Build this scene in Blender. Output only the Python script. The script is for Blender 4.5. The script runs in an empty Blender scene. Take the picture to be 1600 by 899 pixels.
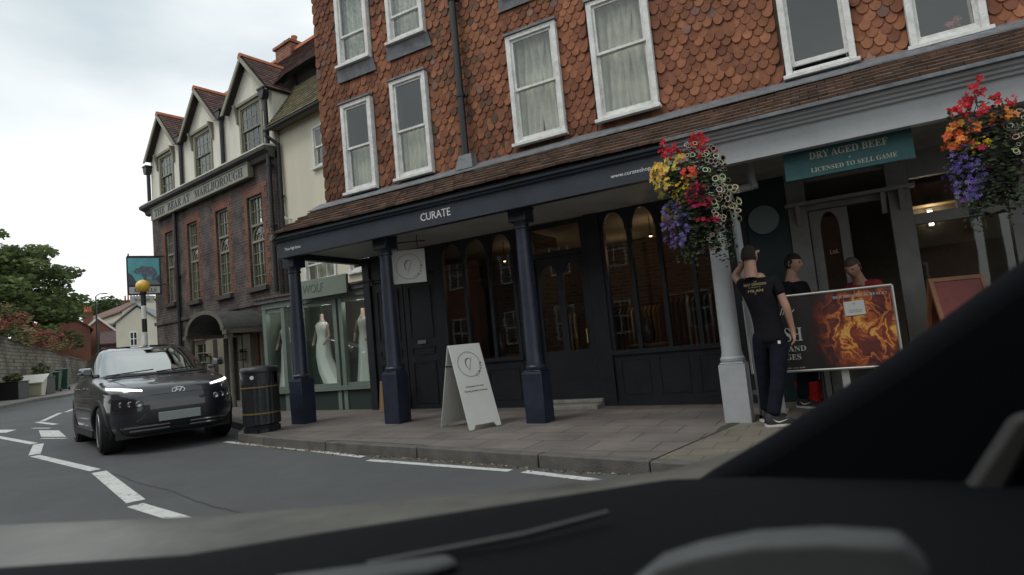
import bpy, bmesh, math, random
from math import sin, cos, pi, radians as rad, sqrt
from mathutils import Vector, Matrix, noise
random.seed(7)
SC = bpy.context.scene
COL = SC.collection

# ------------------------------------------------------------------ camera
cd = bpy.data.cameras.new('dash_camera'); cam = bpy.data.objects.new('dash_camera', cd); COL.objects.link(cam); SC.camera = cam
cd.sensor_width = 36; cd.lens = 36 * 950 / 1600; cd.clip_start = 0.05; cd.clip_end = 2000
a = rad(61.5); p = rad(5.0); r = rad(-5.5)
fw = Vector((-cos(a), sin(a), 0)); rt = Vector((sin(a), cos(a), 0)); up = Vector((0, 0, 1))
f2 = fw * cos(p) + up * sin(p); u2 = -fw * sin(p) + up * cos(p)
cx = rt * cos(r) + u2 * sin(r); cy = -rt * sin(r) + u2 * cos(r)
cam.matrix_world = Matrix(((cx.x, cy.x, -f2.x, 0), (cx.y, cy.y, -f2.y, 0), (cx.z, cy.z, -f2.z, 1.2), (0, 0, 0, 1)))
cd.dof.use_dof = True; cd.dof.focus_distance = 11.0; cd.dof.aperture_fstop = 3.4

# ------------------------------------------------------------------ world, sun, exposure
W = bpy.data.worlds.new('World'); SC.world = W; W.use_nodes = True
nt = W.node_tree; N = nt.nodes; L = nt.links; N.clear()
wo = N.new('ShaderNodeOutputWorld'); bg = N.new('ShaderNodeBackground'); L.new(bg.outputs[0], wo.inputs[0]); bg.inputs[1].default_value = 0.10
sky = N.new('ShaderNodeTexSky'); sky.sky_type = 'NISHITA'; sky.sun_disc = False; sky.sun_elevation = rad(52); sky.sun_rotation = rad(215); sky.dust_density = 3
tc = N.new('ShaderNodeTexCoord'); mp = N.new('ShaderNodeMapping'); mp.inputs['Scale'].default_value = (1.0, 1.0, 2.6); L.new(tc.outputs['Generated'], mp.inputs[0])
nz = N.new('ShaderNodeTexNoise'); nz.inputs['Scale'].default_value = 1.7; nz.inputs['Detail'].default_value = 7; nz.inputs['Roughness'].default_value = 0.48; L.new(mp.outputs[0], nz.inputs[0])
cr = N.new('ShaderNodeValToRGB'); cr.color_ramp.elements[0].position = 0.36; cr.color_ramp.elements[0].color = (5.4, 6.15, 6.5, 1); cr.color_ramp.elements[1].position = 0.64; cr.color_ramp.elements[1].color = (9.6, 9.8, 9.7, 1)
L.new(nz.outputs[0], cr.inputs[0])
sx = N.new('ShaderNodeSeparateXYZ'); L.new(tc.outputs['Generated'], sx.inputs[0])
hr = N.new('ShaderNodeMapRange'); hr.inputs[1].default_value = 0.0; hr.inputs[2].default_value = 0.42; hr.inputs[3].default_value = 1.0; hr.inputs[4].default_value = 0.0; L.new(sx.outputs[2], hr.inputs[0])
hm = N.new('ShaderNodeMixRGB'); hm.inputs[2].default_value = (10.2, 10.4, 10.3, 1); L.new(hr.outputs[0], hm.inputs[0]); L.new(cr.outputs[0], hm.inputs[1])
mx = N.new('ShaderNodeMixRGB'); mx.inputs[0].default_value = 0.93; L.new(sky.outputs[0], mx.inputs[1]); L.new(hm.outputs[0], mx.inputs[2]); L.new(mx.outputs[0], bg.inputs[0])
sl = bpy.data.lights.new('sun', 'SUN'); so = bpy.data.objects.new('sun', sl); COL.objects.link(so); sl.energy = 0.8; sl.angle = rad(18); sl.color = (1, .97, .93)
so.rotation_euler = Vector((0.30, 0.55, -0.95)).to_track_quat('-Z', 'Y').to_euler()
SC.view_settings.view_transform = 'Standard'; SC.view_settings.look = 'None'; SC.view_settings.exposure = 0.30; SC.view_settings.gamma = 1
SC.cycles.max_bounces = 6; SC.cycles.transparent_max_bounces = 12; SC.cycles.use_denoising = True; SC.cycles.caustics_reflective = False; SC.cycles.caustics_refractive = False
SC.cycles.sample_clamp_indirect = 4

# ------------------------------------------------------------------ materials
def mat(name, col, rough=.7, metal=0., var=0., vs=4., bump=0., bs=40., spec=.5, emit=None, es=1., streak=False, coat=0., detail=5, col2=None):
    m = bpy.data.materials.new(name); m.use_nodes = True; t = m.node_tree; b = t.nodes['Principled BSDF']
    c4 = (*col, 1); b.inputs['Base Color'].default_value = c4; b.inputs['Roughness'].default_value = rough; b.inputs['Metallic'].default_value = metal
    b.inputs['Specular IOR Level'].default_value = spec
    if coat: b.inputs['Coat Weight'].default_value = coat; b.inputs['Coat Roughness'].default_value = .04
    if emit: b.inputs['Emission Color'].default_value = (*emit, 1); b.inputs['Emission Strength'].default_value = es
    tc = t.nodes.new('ShaderNodeTexCoord')
    if var:
        n = t.nodes.new('ShaderNodeTexNoise'); n.inputs['Scale'].default_value = vs; n.inputs['Detail'].default_value = detail; n.inputs['Roughness'].default_value = .65
        if streak:
            q = t.nodes.new('ShaderNodeMapping'); q.inputs['Scale'].default_value = (1, 1, .15); t.links.new(tc.outputs['Object'], q.inputs[0]); t.links.new(q.outputs[0], n.inputs[0])
        else: t.links.new(tc.outputs['Object'], n.inputs[0])
        rp = t.nodes.new('ShaderNodeValToRGB'); rp.color_ramp.elements[0].position = .3; rp.color_ramp.elements[1].position = .7
        rp.color_ramp.elements[0].color = (*[x * (1 - var) for x in col], 1); rp.color_ramp.elements[1].color = (*(col2 if col2 else [min(1, x * (1 + var)) for x in col]), 1)
        t.links.new(n.outputs[0], rp.inputs[0]); t.links.new(rp.outputs[0], b.inputs['Base Color'])
        m['_col'] = 1
    if bump:
        n2 = t.nodes.new('ShaderNodeTexNoise'); n2.inputs['Scale'].default_value = bs; n2.inputs['Detail'].default_value = 6; t.links.new(tc.outputs['Object'], n2.inputs[0])
        bp = t.nodes.new('ShaderNodeBump'); bp.inputs['Strength'].default_value = bump; bp.inputs['Distance'].default_value = .02
        t.links.new(n2.outputs[0], bp.inputs['Height']); t.links.new(bp.outputs[0], b.inputs['Normal'])
    return m

def brickmat(name, c1, c2, mortar, bw=.225, bh=.075, var=.35, ms=.012, vs=1.3, rough=.9, off=.5, xy=False, bumpd=.01):
    m = bpy.data.materials.new(name); m.use_nodes = True; t = m.node_tree; b = t.nodes['Principled BSDF']; b.inputs['Roughness'].default_value = rough; b.inputs['Specular IOR Level'].default_value = .25
    tc = t.nodes.new('ShaderNodeTexCoord'); s = t.nodes.new('ShaderNodeSeparateXYZ'); t.links.new(tc.outputs['Object'], s.inputs[0])
    c = t.nodes.new('ShaderNodeCombineXYZ')
    if xy: t.links.new(s.outputs[0], c.inputs[0]); t.links.new(s.outputs[1], c.inputs[1])
    else:
        ad = t.nodes.new('ShaderNodeMath'); ad.operation = 'ADD'; t.links.new(s.outputs[0], ad.inputs[0]); t.links.new(s.outputs[1], ad.inputs[1])
        t.links.new(ad.outputs[0], c.inputs[0]); t.links.new(s.outputs[2], c.inputs[1])
    k = t.nodes.new('ShaderNodeTexBrick'); k.inputs['Scale'].default_value = 1; k.inputs['Brick Width'].default_value = bw; k.inputs['Row Height'].default_value = bh; k.inputs['Mortar Size'].default_value = ms
    k.inputs['Mortar Smooth'].default_value = .3; k.offset = off; k.inputs['Bias'].default_value = -.1
    k.inputs['Color1'].default_value = (*c1, 1); k.inputs['Color2'].default_value = (*c2, 1); k.inputs['Mortar'].default_value = (*mortar, 1); t.links.new(c.outputs[0], k.inputs[0])
    n = t.nodes.new('ShaderNodeTexNoise'); n.inputs['Scale'].default_value = vs; n.inputs['Detail'].default_value = 8; t.links.new(tc.outputs['Object'], n.inputs[0])
    rp = t.nodes.new('ShaderNodeMapRange'); rp.inputs[1].default_value = .3; rp.inputs[2].default_value = .7; rp.inputs[3].default_value = 1 - var; rp.inputs[4].default_value = 1 + var; t.links.new(n.outputs[0], rp.inputs[0])
    mu = t.nodes.new('ShaderNodeVectorMath'); mu.operation = 'SCALE'; t.links.new(k.outputs[0], mu.inputs[0]); t.links.new(rp.outputs[0], mu.inputs['Scale']); t.links.new(mu.outputs[0], b.inputs['Base Color'])
    bp = t.nodes.new('ShaderNodeBump'); bp.inputs['Strength'].default_value = .6; bp.inputs['Distance'].default_value = bumpd; iv = t.nodes.new('ShaderNodeMath'); iv.operation = 'SUBTRACT'; iv.inputs[0].default_value = 1
    t.links.new(k.outputs['Fac'], iv.inputs[1]); t.links.new(iv.outputs[0], bp.inputs['Height']); t.links.new(bp.outputs[0], b.inputs['Normal'])
    return m

def vcolmat(name, rough=.85, var=.3, vs=2., spec=.3, moss=None, trans=0., patch=None):
    """colour of each tile/petal/leaf comes from the mesh attribute 'tint'"""
    m = bpy.data.materials.new(name); m.use_nodes = True; t = m.node_tree; b = t.nodes['Principled BSDF']; b.inputs['Roughness'].default_value = rough; b.inputs['Specular IOR Level'].default_value = spec
    at = t.nodes.new('ShaderNodeAttribute'); at.attribute_name = 'tint'; tc = t.nodes.new('ShaderNodeTexCoord')
    n = t.nodes.new('ShaderNodeTexNoise'); n.inputs['Scale'].default_value = vs; n.inputs['Detail'].default_value = 7; n.inputs['Roughness'].default_value = .65; t.links.new(tc.outputs['Object'], n.inputs[0])
    rp = t.nodes.new('ShaderNodeMapRange'); rp.inputs[1].default_value = .3; rp.inputs[2].default_value = .7; rp.inputs[3].default_value = 1 - var; rp.inputs[4].default_value = 1 + var; t.links.new(n.outputs[0], rp.inputs[0])
    mu = t.nodes.new('ShaderNodeVectorMath'); mu.operation = 'SCALE'; t.links.new(at.outputs[0], mu.inputs[0]); t.links.new(rp.outputs[0], mu.inputs['Scale']); out = mu.outputs[0]
    if moss:
        n3 = t.nodes.new('ShaderNodeTexNoise'); n3.inputs['Scale'].default_value = 9; n3.inputs['Detail'].default_value = 8; t.links.new(tc.outputs['Object'], n3.inputs[0])
        r3 = t.nodes.new('ShaderNodeMapRange'); r3.inputs[1].default_value = .54; r3.inputs[2].default_value = .66; r3.inputs[3].default_value = 0; r3.inputs[4].default_value = .8; t.links.new(n3.outputs[0], r3.inputs[0])
        mm = t.nodes.new('ShaderNodeMixRGB'); mm.inputs[2].default_value = (*moss, 1); t.links.new(r3.outputs[0], mm.inputs[0]); t.links.new(out, mm.inputs[1]); out = mm.outputs[0]
    t.links.new(out, b.inputs['Base Color'])
    if trans:
        tr = t.nodes.new('ShaderNodeBsdfTranslucent'); t.links.new(out, tr.inputs[0]); ms = t.nodes.new('ShaderNodeMixShader'); ms.inputs[0].default_value = trans
        t.links.new(b.outputs[0], ms.inputs[1]); t.links.new(tr.outputs[0], ms.inputs[2]); t.links.new(ms.outputs[0], t.nodes['Material Output'].inputs[0])
    return m

def glassmat(name, tint=(.8, .85, .85), refl=.12, rough=.02, trans=1.):
    m = bpy.data.materials.new(name); m.use_nodes = True; t = m.node_tree; t.nodes.remove(t.nodes['Principled BSDF']); o = t.nodes['Material Output']
    g = t.nodes.new('ShaderNodeBsdfGlossy'); g.inputs['Roughness'].default_value = rough; g.inputs[0].default_value = (.95, 1, 1, 1)
    tr = t.nodes.new('ShaderNodeBsdfTransparent'); tr.inputs[0].default_value = (*tint, 1)
    fr = t.nodes.new('ShaderNodeFresnel'); fr.inputs[0].default_value = 1.5; ad = t.nodes.new('ShaderNodeMath'); ad.operation = 'ADD'; ad.inputs[1].default_value = refl; ad.use_clamp = True; t.links.new(fr.outputs[0], ad.inputs[0])
    ge = t.nodes.new('ShaderNodeNewGeometry'); ib = t.nodes.new('ShaderNodeMath'); ib.operation = 'SUBTRACT'; ib.inputs[0].default_value = 1; t.links.new(ge.outputs['Backfacing'], ib.inputs[1]); ml = t.nodes.new('ShaderNodeMath'); ml.operation = 'MULTIPLY'; t.links.new(ad.outputs[0], ml.inputs[0]); t.links.new(ib.outputs[0], ml.inputs[1])  # the far face of a thin pane reflects nothing more
    n = t.nodes.new('ShaderNodeTexNoise'); n.inputs['Scale'].default_value = 1.5; tc = t.nodes.new('ShaderNodeTexCoord'); t.links.new(tc.outputs['Object'], n.inputs[0]); bp = t.nodes.new('ShaderNodeBump'); bp.inputs['Strength'].default_value = .05; bp.inputs['Distance'].default_value = .03
    t.links.new(n.outputs[0], bp.inputs['Height']); t.links.new(bp.outputs[0], g.inputs['Normal'])
    ms = t.nodes.new('ShaderNodeMixShader'); t.links.new(ml.outputs[0], ms.inputs[0]); t.links.new(tr.outputs[0], ms.inputs[1]); t.links.new(g.outputs[0], ms.inputs[2]); t.links.new(ms.outputs[0], o.inputs[0])
    return m

NAVY = mat('navy_paint', (.016, .022, .040), .42, var=.4, vs=3.5, bump=.2, bs=25, detail=9)
CHAR = mat('charcoal_navy_paint', (.012, .0155, .021), .5, var=.4, vs=3, bump=.2, bs=25, detail=9)
NAVYF = mat('navy_fascia_paint', (.022, .03, .042), .5, var=.3, vs=2, bump=.1, bs=20)
GREYP = mat('grey_paint', (.36, .375, .385), .55, var=.14, vs=2.2, bump=.12, bs=30)
GREYD = mat('grey_frame_paint', (.20, .20, .19), .6, var=.18, vs=3)
WHITEP = mat('white_paint', (.70, .71, .68), .55, var=.22, vs=9, bump=.35, bs=60, detail=11)
SAGE = mat('sage_paint', (.16, .20, .17), .5, var=.12, vs=3)
SAGEL = mat('sage_sign_paint', (.20, .245, .20), .55, var=.08, vs=3)
SOFFIT = mat('soffit_paint', (.50, .50, .46), .7, var=.12, vs=2)
LEAD = mat('lead', (.16, .17, .18), .6, metal=.2, var=.35, vs=8, bump=.3, bs=20)
BLACKM = mat('black_iron', (.012, .012, .014), .45, var=.3, vs=10)
TEAL = mat('teal_paint', (.022, .105, .11), .5, var=.3, vs=2.5, bump=.1)
CREAMR = mat('cream_render', (.66, .63, .50), .85, var=.10, vs=1.1, bump=.25, bs=35, streak=True)
WHITER = mat('white_render', (.66, .65, .56), .9, var=.16, vs=2.0, bump=.35, bs=25, streak=True)
STONEG = mat('stone_grey_paint', (.22, .215, .16), .7, var=.15, vs=4)
DARKW = mat('dark_interior', (.03, .026, .022), .9, var=.3, vs=1.5)
WARMW = mat('warm_shop_wall', (.13, .095, .06), .9, var=.5, vs=1.1)
CURT = mat('net_curtain', (.60, .60, .52), .9, var=.25, vs=3.5)
GLASS = glassmat('window_glass', (.90, .91, .89), .045)
BRG = glassmat('dress_shop_glass', (.9, .93, .91), .0)
SHOPG = glassmat('shop_glass', (.84, .85, .84), .012)
BRED = brickmat('brick_red_orange', (.26, .085, .045), (.17, .06, .04), (.22, .18, .14))
BHOT = brickmat('brick_blue_grey', (.105, .078, .07), (.05, .046, .048), (.12, .11, .10), bw=.115, bh=.075, var=.5, vs=2.2)
BDRESS = brickmat('brick_red_dressing', (.22, .075, .045), (.14, .055, .038), (.16, .12, .10), bw=.115, bh=.075)
BSHOP = brickmat('brick_warm_inside', (.13, .095, .07), (.08, .06, .045), (.15, .13, .11))
BLACKP = mat('black_plastic', (.012, .012, .012), .5)
TXTW = mat('white_lettering', (.72, .72, .70), .6); TXTD = mat('dark_lettering', (.03, .03, .035), .6); TXTG = mat('gold_lettering', (.55, .45, .22), .5)
SKIN = mat('skin', (.42, .24, .17), .55, var=.1, vs=10); HAIR = mat('dark_hair', (.018, .013, .010), .6, bump=.8, bs=160)

# ------------------------------------------------------------------ mesh builder
class MB:
    def __init__(s): s.v = []; s.f = []; s.c = []; s.M = Matrix.Identity(4)
    def add(s, vs, fs, col=None):
        o = len(s.v); s.v += [s.M @ Vector(q) for q in vs]; s.f += [tuple(i + o for i in q) for q in fs]; s.c += [col] * len(fs); return s
    def box(s, x0, y0, z0, x1, y1, z1, col=None):
        if x0 > x1: x0, x1 = x1, x0
        if y0 > y1: y0, y1 = y1, y0
        if z0 > z1: z0, z1 = z1, z0
        v = [(x, y, z) for z in (z0, z1) for y in (y0, y1) for x in (x0, x1)]
        return s.add(v, [(0, 2, 3, 1), (4, 5, 7, 6), (0, 1, 5, 4), (2, 6, 7, 3), (0, 4, 6, 2), (1, 3, 7, 5)], col)
    def cyl(s, p0, p1, r0, r1=None, n=12, cap=True, col=None):
        r1 = r0 if r1 is None else r1; p0 = Vector(p0); p1 = Vector(p1); d = (p1 - p0).normalized(); q = d.to_track_quat('Z', 'Y')
        v = []
        for P, R in ((p0, r0), (p1, r1)):
            for i in range(n): v.append(P + q @ Vector((R * cos(2 * pi * i / n), R * sin(2 * pi * i / n), 0)))
        f = [(i, (i + 1) % n, n + (i + 1) % n, n + i) for i in range(n)]
        if cap: f += [tuple(range(n - 1, -1, -1)), tuple(range(n, 2 * n))]
        return s.add(v, f, col)
    def tube(s, pts, r, n=8, col=None):
        for i in range(len(pts) - 1):
            s.cyl(pts[i], pts[i + 1], r if not isinstance(r, (list, tuple)) else r[i], r if not isinstance(r, (list, tuple)) else r[i + 1], n, True, col)
        return s
    def lathe(s, prof, c=(0, 0, 0), n=20, axis='Z', col=None):
        v = []
        for (R, z) in prof:
            for i in range(n):
                A = 2 * pi * i / n
                q = (R * cos(A), R * sin(A), z) if axis == 'Z' else ((R * cos(A), z, R * sin(A)) if axis == 'Y' else (z, R * cos(A), R * sin(A)))
                v.append((q[0] + c[0], q[1] + c[1], q[2] + c[2]))
        m = len(prof); f = []
        for k in range(m - 1):
            for i in range(n): f.append((k * n + i, k * n + (i + 1) % n, (k + 1) * n + (i + 1) % n, (k + 1) * n + i))
        f.append(tuple(range(n - 1, -1, -1))); f.append(tuple((m - 1) * n + i for i in range(n)))
        return s.add(v, f, col)
    def prism(s, pts, d, col=None):
        """pts: planar 3D polygon, d: extrusion vector"""
        n = len(pts); d = Vector(d); v = [Vector(q) for q in pts] + [Vector(q) + d for q in pts]
        f = [tuple(range(n - 1, -1, -1)), tuple(range(n, 2 * n))] + [(i, (i + 1) % n, n + (i + 1) % n, n + i) for i in range(n)]
        return s.add(v, f, col)
    def grid(s, P, closed_u=False, col=None):
        h = len(P); w = len(P[0]); v = [q for row in P for q in row]; f = []
        for j in range(h - 1):
            for i in range(w if closed_u else w - 1): f.append((j * w + i, j * w + (i + 1) % w, (j + 1) * w + (i + 1) % w, (j + 1) * w + i))
        return s.add(v, f, col)
    def build(s, name, m, parent=None, world=False, label=None, cat=None, group=None, kind=None, smooth=None, fixn=True):
        V = s.v
        if parent is not None and world:
            Q = WM[parent.name].inverted(); V = [Q @ q for q in V]
        org = Vector((0, 0, 0))
        if parent is None and V:
            xs = [q.x for q in V]; ys = [q.y for q in V]; zs = [q.z for q in V]
            org = Vector(((min(xs) + max(xs)) / 2, (min(ys) + max(ys)) / 2, min(zs))); V = [q - org for q in V]
        me = bpy.data.meshes.new(name); me.from_pydata([tuple(q) for q in V], [], s.f); me.validate()
        if fixn:
            bm = bmesh.new(); bm.from_mesh(me); bmesh.ops.recalc_face_normals(bm, faces=bm.faces); bm.to_mesh(me); bm.free()
        if any(c is not None for c in s.c) and len(me.polygons) == len(s.c):
            at = me.color_attributes.new('tint', 'FLOAT_COLOR', 'CORNER'); k = 0
            arr = []
            for q, c in zip(me.polygons, s.c): arr += list((*(c or (1, 1, 1)), 1)) * q.loop_total
            at.data.foreach_set('color', arr)
        me.materials.append(m)
        if smooth is not None: me.shade_smooth() if smooth >= 180 else me.set_sharp_from_angle(angle=rad(smooth)) or None
        if smooth is not None:
            for q in me.polygons: q.use_smooth = True
        o = bpy.data.objects.new(name, me); COL.objects.link(o); o.location = org
        WM[o.name] = Matrix.Translation(org)
        if parent is not None: o.parent = parent; WM[o.name] = WM[parent.name].copy()
        return tag(o, label, cat, group, kind)
WM = {}
def tag(o, label=None, cat=None, group=None, kind=None):
    for k, v in (('label', label), ('category', cat), ('group', group), ('kind', kind)):
        if v: o[k] = v
    return o
def empty(name, loc, label, cat, rz=0, group=None, kind=None):
    o = bpy.data.objects.new(name, None); COL.objects.link(o); o.location = loc; o.rotation_euler = (0, 0, rz); o.empty_display_size = .1
    WM[o.name] = Matrix.Translation(Vector(loc)) @ Matrix.Rotation(rz, 4, 'Z'); return tag(o, label, cat, group, kind)
def bevel(o, w, seg=2, ang=35):
    b = o.modifiers.new('bevel', 'BEVEL'); b.width = w; b.segments = seg; b.limit_method = 'ANGLE'; b.angle_limit = rad(ang)
    for q in o.data.polygons: q.use_smooth = True
    o.data.set_sharp_from_angle(angle=rad(50)); return o
def copy_tree(o, parent=None):
    c = o.copy(); COL.objects.link(c); c.parent = parent; WM[c.name] = WM[o.name].copy()
    for ch in list(o.children): copy_tree(ch, c)
    return c

def serif(s): return ''.join(chr(0x1D400 + ord(c) - 65) if 'A' <= c <= 'Z' else (chr(0x1D41A + ord(c) - 97) if 'a' <= c <= 'z' else c) for c in s)
def text(parent, s, box, y, m, rot=None, name='lettering', th=.004, world=False, shear=0, pre=None, label=None):
    """lettering mesh stretched to box (x0,z0,x1,z1), standing at depth y, facing -y"""
    cu = bpy.data.curves.new(name, 'FONT'); cu.body = s; cu.extrude = .01; cu.resolution_u = 3; cu.shear = shear
    t = bpy.data.objects.new('t', cu); COL.objects.link(t); dg = bpy.context.evaluated_depsgraph_get(); me = bpy.data.meshes.new_from_object(t.evaluated_get(dg)); bpy.data.objects.remove(t)
    xs = [v.co.x for v in me.vertices]; ys = [v.co.y for v in me.vertices]; x0, z0, x1, z1 = box
    ax, bx, ay, by = min(xs), max(xs), min(ys), max(ys)
    M = MB(); 
    if pre is not None: M.M = pre
    vv = []
    for v in me.vertices:
        vv.append((x0 + (v.co.x - ax) / (bx - ax) * (x1 - x0), y - th * (.5 + v.co.z / .02), z0 + (v.co.y - ay) / max(1e-6, by - ay) * (z1 - z0)))
    M.add(vv, [tuple(q.vertices) for q in me.polygons]); bpy.data.meshes.remove(me)
    return M.build(name, m, parent, world=world, fixn=False, label=label)

S0 = .016
def g(X):
    if X > -1: return 0.
    if X > -30: return S0 * (-X - 1)
    if X > -80: return .464 + .03 * (-X - 30)
    return 1.964 + .013 * (-X - 80)

# ------------------------------------------------------------------ ground
ASPH = mat('asphalt', (.092, .096, .098), .85, var=.22, vs=.55, bump=.6, bs=230, detail=12)
for nd in ASPH.node_tree.nodes:
    if nd.type == 'TEX_NOISE' and nd.inputs['Scale'].default_value < 1: nd.inputs['Roughness'].default_value = .82
xs = [60, 20, 5, -1, -6, -12, -18, -24, -30, -45, -60, -80, -150, -400]; ys = [-60, -20, 0, 10, 20, 40, 100, 400]
M = MB(); M.grid([[(x, y, g(x)) for x in xs] for y in ys]); o = M.build('road', ASPH, kind='structure', smooth=180)

kerb = [(7, 3.75), (2, 4.35), (-.4, 4.70), (-1.55, 4.88), (-2.63, 5.02), (-4.2, 5.25), (-5.75, 5.45), (-7.2, 5.72), (-8.1, 6.0), (-8.9, 6.75), (-10, 7.25), (-12, 7.5), (-15, 8.0), (-18, 9.4), (-22, 12.3), (-28, 17), (-36, 24), (-60, 42)]
def strip_poly(pts, far, zo, n=None):
    P = [[(x, y, g(x) + zo) for x, y in pts], [(x2, y2, g(x2) + zo) for x2, y2 in far]]
    return P
PAVE = brickmat('pavement_slabs', (.165, .145, .13), (.135, .12, .112), (.08, .072, .066), bw=.62, bh=.45, var=.22, ms=.008, vs=1.6, xy=True, bumpd=.006)
SAND = brickmat('pavement_setts_buff', (.165, .148, .118), (.15, .134, .108), (.11, .10, .08), bw=.3, bh=.3, var=.22, ms=.008, vs=2.2, xy=True, bumpd=.006)
kin = []
for i, (x, y) in enumerate(kerb):
    a0 = kerb[max(0, i - 1)]; a1 = kerb[min(len(kerb) - 1, i + 1)]; d = Vector((a1[0] - a0[0], a1[1] - a0[1])).normalized(); n_ = Vector((d.y, -d.x)); n_ = n_ if n_.y > 0 else -n_
    kin.append((x + n_.x * .13, y + n_.y * .13))
M = MB()
k2 = kin[3:]
fl = [(x, (16 if x > -30 else y + 3)) for x, y in k2]; fl[0] = (-1.05, 7.3); fl[1] = (-1.05, 16)
M.grid(strip_poly(k2, fl, .12)); M.build('pavement', PAVE, kind='structure')
M = MB(); M.grid([[(x, y, .12) for x, y in kin[:4]], [(7, 16, .12), (2, 16, .12), (0, 16, .12), (-1.05, 7.3, .12)]]); M.add([(-1.05, 7.3, .12), (0, 16, .12), (-1.05, 16, .12)], [(0, 1, 2)])
M.build('pavement', SAND, kind='structure')
KST = mat('kerb_granite', (.105, .10, .092), .85, var=.3, vs=5, bump=.4, bs=80)
M = MB()
for i in range(len(kerb) - 1):
    A, B, A2, B2 = Vector(kerb[i]), Vector(kerb[i + 1]), Vector(kin[i]), Vector(kin[i + 1]); n = max(1, int((B - A).length / .9))
    if A.x > 5 or A.x < -30: n = 1
    for k in range(n):
        t0, t1 = k / n + .006, (k + 1) / n - .006; jz = random.uniform(-.006, .004)
        q = [A.lerp(B, t0), A.lerp(B, t1), A2.lerp(B2, t1), A2.lerp(B2, t0)]; o_ = len(M.v)
        lo = [(v.x, v.y, g(v.x) - .05) for v in q]; hi = [(v.x, v.y, g(v.x) + .125 + jz) for v in q]
        M.add(lo + hi, [(0, 1, 2, 3), (4, 5, 6, 7), (0, 1, 5, 4), (1, 2, 6, 5), (2, 3, 7, 6), (3, 0, 4, 7)])
bevel(M.build('kerb', KST, kind='structure'), .012)
# drain channel between the two pavements
M = MB(); M.prism([(-1.66, 4.92, .1), (-1.56, 4.90, .1), (-1.00, 7.3, .1), (-1.10, 7.3, .1)], (0, 0, .0245)); M.build('drain_channel', mat('channel_dirt', (.05, .045, .03), .95, var=.5, vs=12, bump=.6), kind='structure')
# leaf litter in the gutter
M = MB()
for i in range(900):
    t = random.random() ** .8 * 6.6; x = -1.4 - t
    j = next(k for k in range(len(kerb) - 1) if kerb[k][0] >= x >= kerb[k + 1][0]); u = (x - kerb[j][0]) / (kerb[j + 1][0] - kerb[j][0]); y = kerb[j][1] + (kerb[j + 1][1] - kerb[j][1]) * u - abs(random.gauss(0, .05)) - .01
    q = random.uniform(.006, .02); A = random.random() * 6; z = g(x) + .004
    M.add([(x + q * cos(A), y + q * sin(A), z), (x + q * .5 * cos(A + 1.6), y + q * .5 * sin(A + 1.6), z + q * .6), (x - q * cos(A), y - q * sin(A), z)], [(0, 1, 2)], random.choice([(.25, .2, .1), (.3, .26, .13), (.14, .09, .04), (.2, .2, .08)]))
M.build('leaf_litter', vcolmat('litter_tint'), label='dry leaf litter gathered in the gutter along the kerb', cat='leaf litter', kind='stuff')

# ------------------------------------------------------------------ markings
PAINT = mat('road_paint', (.56, .57, .55), .7, var=.16, vs=9, bump=.2, bs=120)
def mark(pts, dz=.004, name='road_marking'):
    M = MB(); M.prism([(x, y, g(x) + dz - .002) for x, y in pts], (0, 0, .003)); return M.build(name, PAINT, kind='structure')
def stripe(p0, p1, w0, w1=None):
    A, B = Vector(p0), Vector(p1); d = (B - A).normalized(); n_ = Vector((-d.y, d.x)); w1 = w1 or w0
    mark([A + n_ * w0 / 2, B + n_ * w1 / 2, B - n_ * w1 / 2, A - n_ * w0 / 2])
stripe((-15.9, 6.05), (-12.95, 5.48), .12); stripe((-12.75, 5.46), (-11.2, 4.74), .15); stripe((-11.0, 4.66), (-8.25, 4.12), .12); stripe((-8.05, 4.06), (-5.85, 3.25), .15); stripe((-5.7, 3.16), (-3.4, 2.72), .13)
stripe((-18.7, 8.0), (-16.9, 7.6), .13); stripe((-21.5, 9.8), (-18.8, 8.15), .12); stripe((-24.5, 12.0), (-21.6, 10.0), .12)
mark([(-17.9, 6.86), (-17.05, 6.87), (-16.6, 6.5), (-17.4, 6.45)]); mark([(-15.86, 6.80), (-15.02, 6.81), (-13.28, 6.14), (-14.13, 6.10)])
mark([(-16.78, 7.04), (-16.0, 7.04), (-16.0, 7.12), (-16.78, 7.12)]); mark([(-13.77, 5.92), (-12.96, 5.96), (-12.95, 6.02), (-13.77, 5.98)]); mark([(-14.6, 7.3), (-13.6, 7.3), (-13.6, 7.38), (-14.6, 7.38)]); mark([(-12.5, 6.0), (-11.6, 6.0), (-11.6, 6.08), (-12.5, 6.08)])
stripe((-8.3, 5.93), (-6.1, 5.50), .08); stripe((-6.0, 5.48), (-4.95, 5.24), .08); stripe((-4.75, 5.10), (-2.85, 4.88), .08); stripe((-2.7, 4.87), (-1.2, 4.50), .09); stripe((-1.1, 4.45), (2, 4.1), .08)
# worn paint shows asphalt through
pt_ = PAINT.node_tree; pb = pt_.nodes['Principled BSDF']; ptc = pt_.nodes.new('ShaderNodeTexCoord'); pg = pt_.nodes.new('ShaderNodeNewGeometry'); pn = pt_.nodes.new('ShaderNodeTexNoise'); pn.inputs['Scale'].default_value = 14; pn.inputs['Detail'].default_value = 9; pn.inputs['Roughness'].default_value = .7; pt_.links.new(pg.outputs['Position'], pn.inputs[0])
prr_ = pt_.nodes.new('ShaderNodeMapRange'); prr_.inputs[1].default_value = .57; prr_.inputs[2].default_value = .63; pt_.links.new(pn.outputs[0], prr_.inputs[0]); pm = pt_.nodes.new('ShaderNodeMixRGB'); pm.inputs[2].default_value = (.16, .165, .165, 1)
pt_.links.new(prr_.outputs[0], pm.inputs[0]); pt_.links.new(pb.inputs['Base Color'].links[0].from_socket, pm.inputs[1]); pt_.links.new(pm.outputs[0], pb.inputs['Base Color'])
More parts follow.
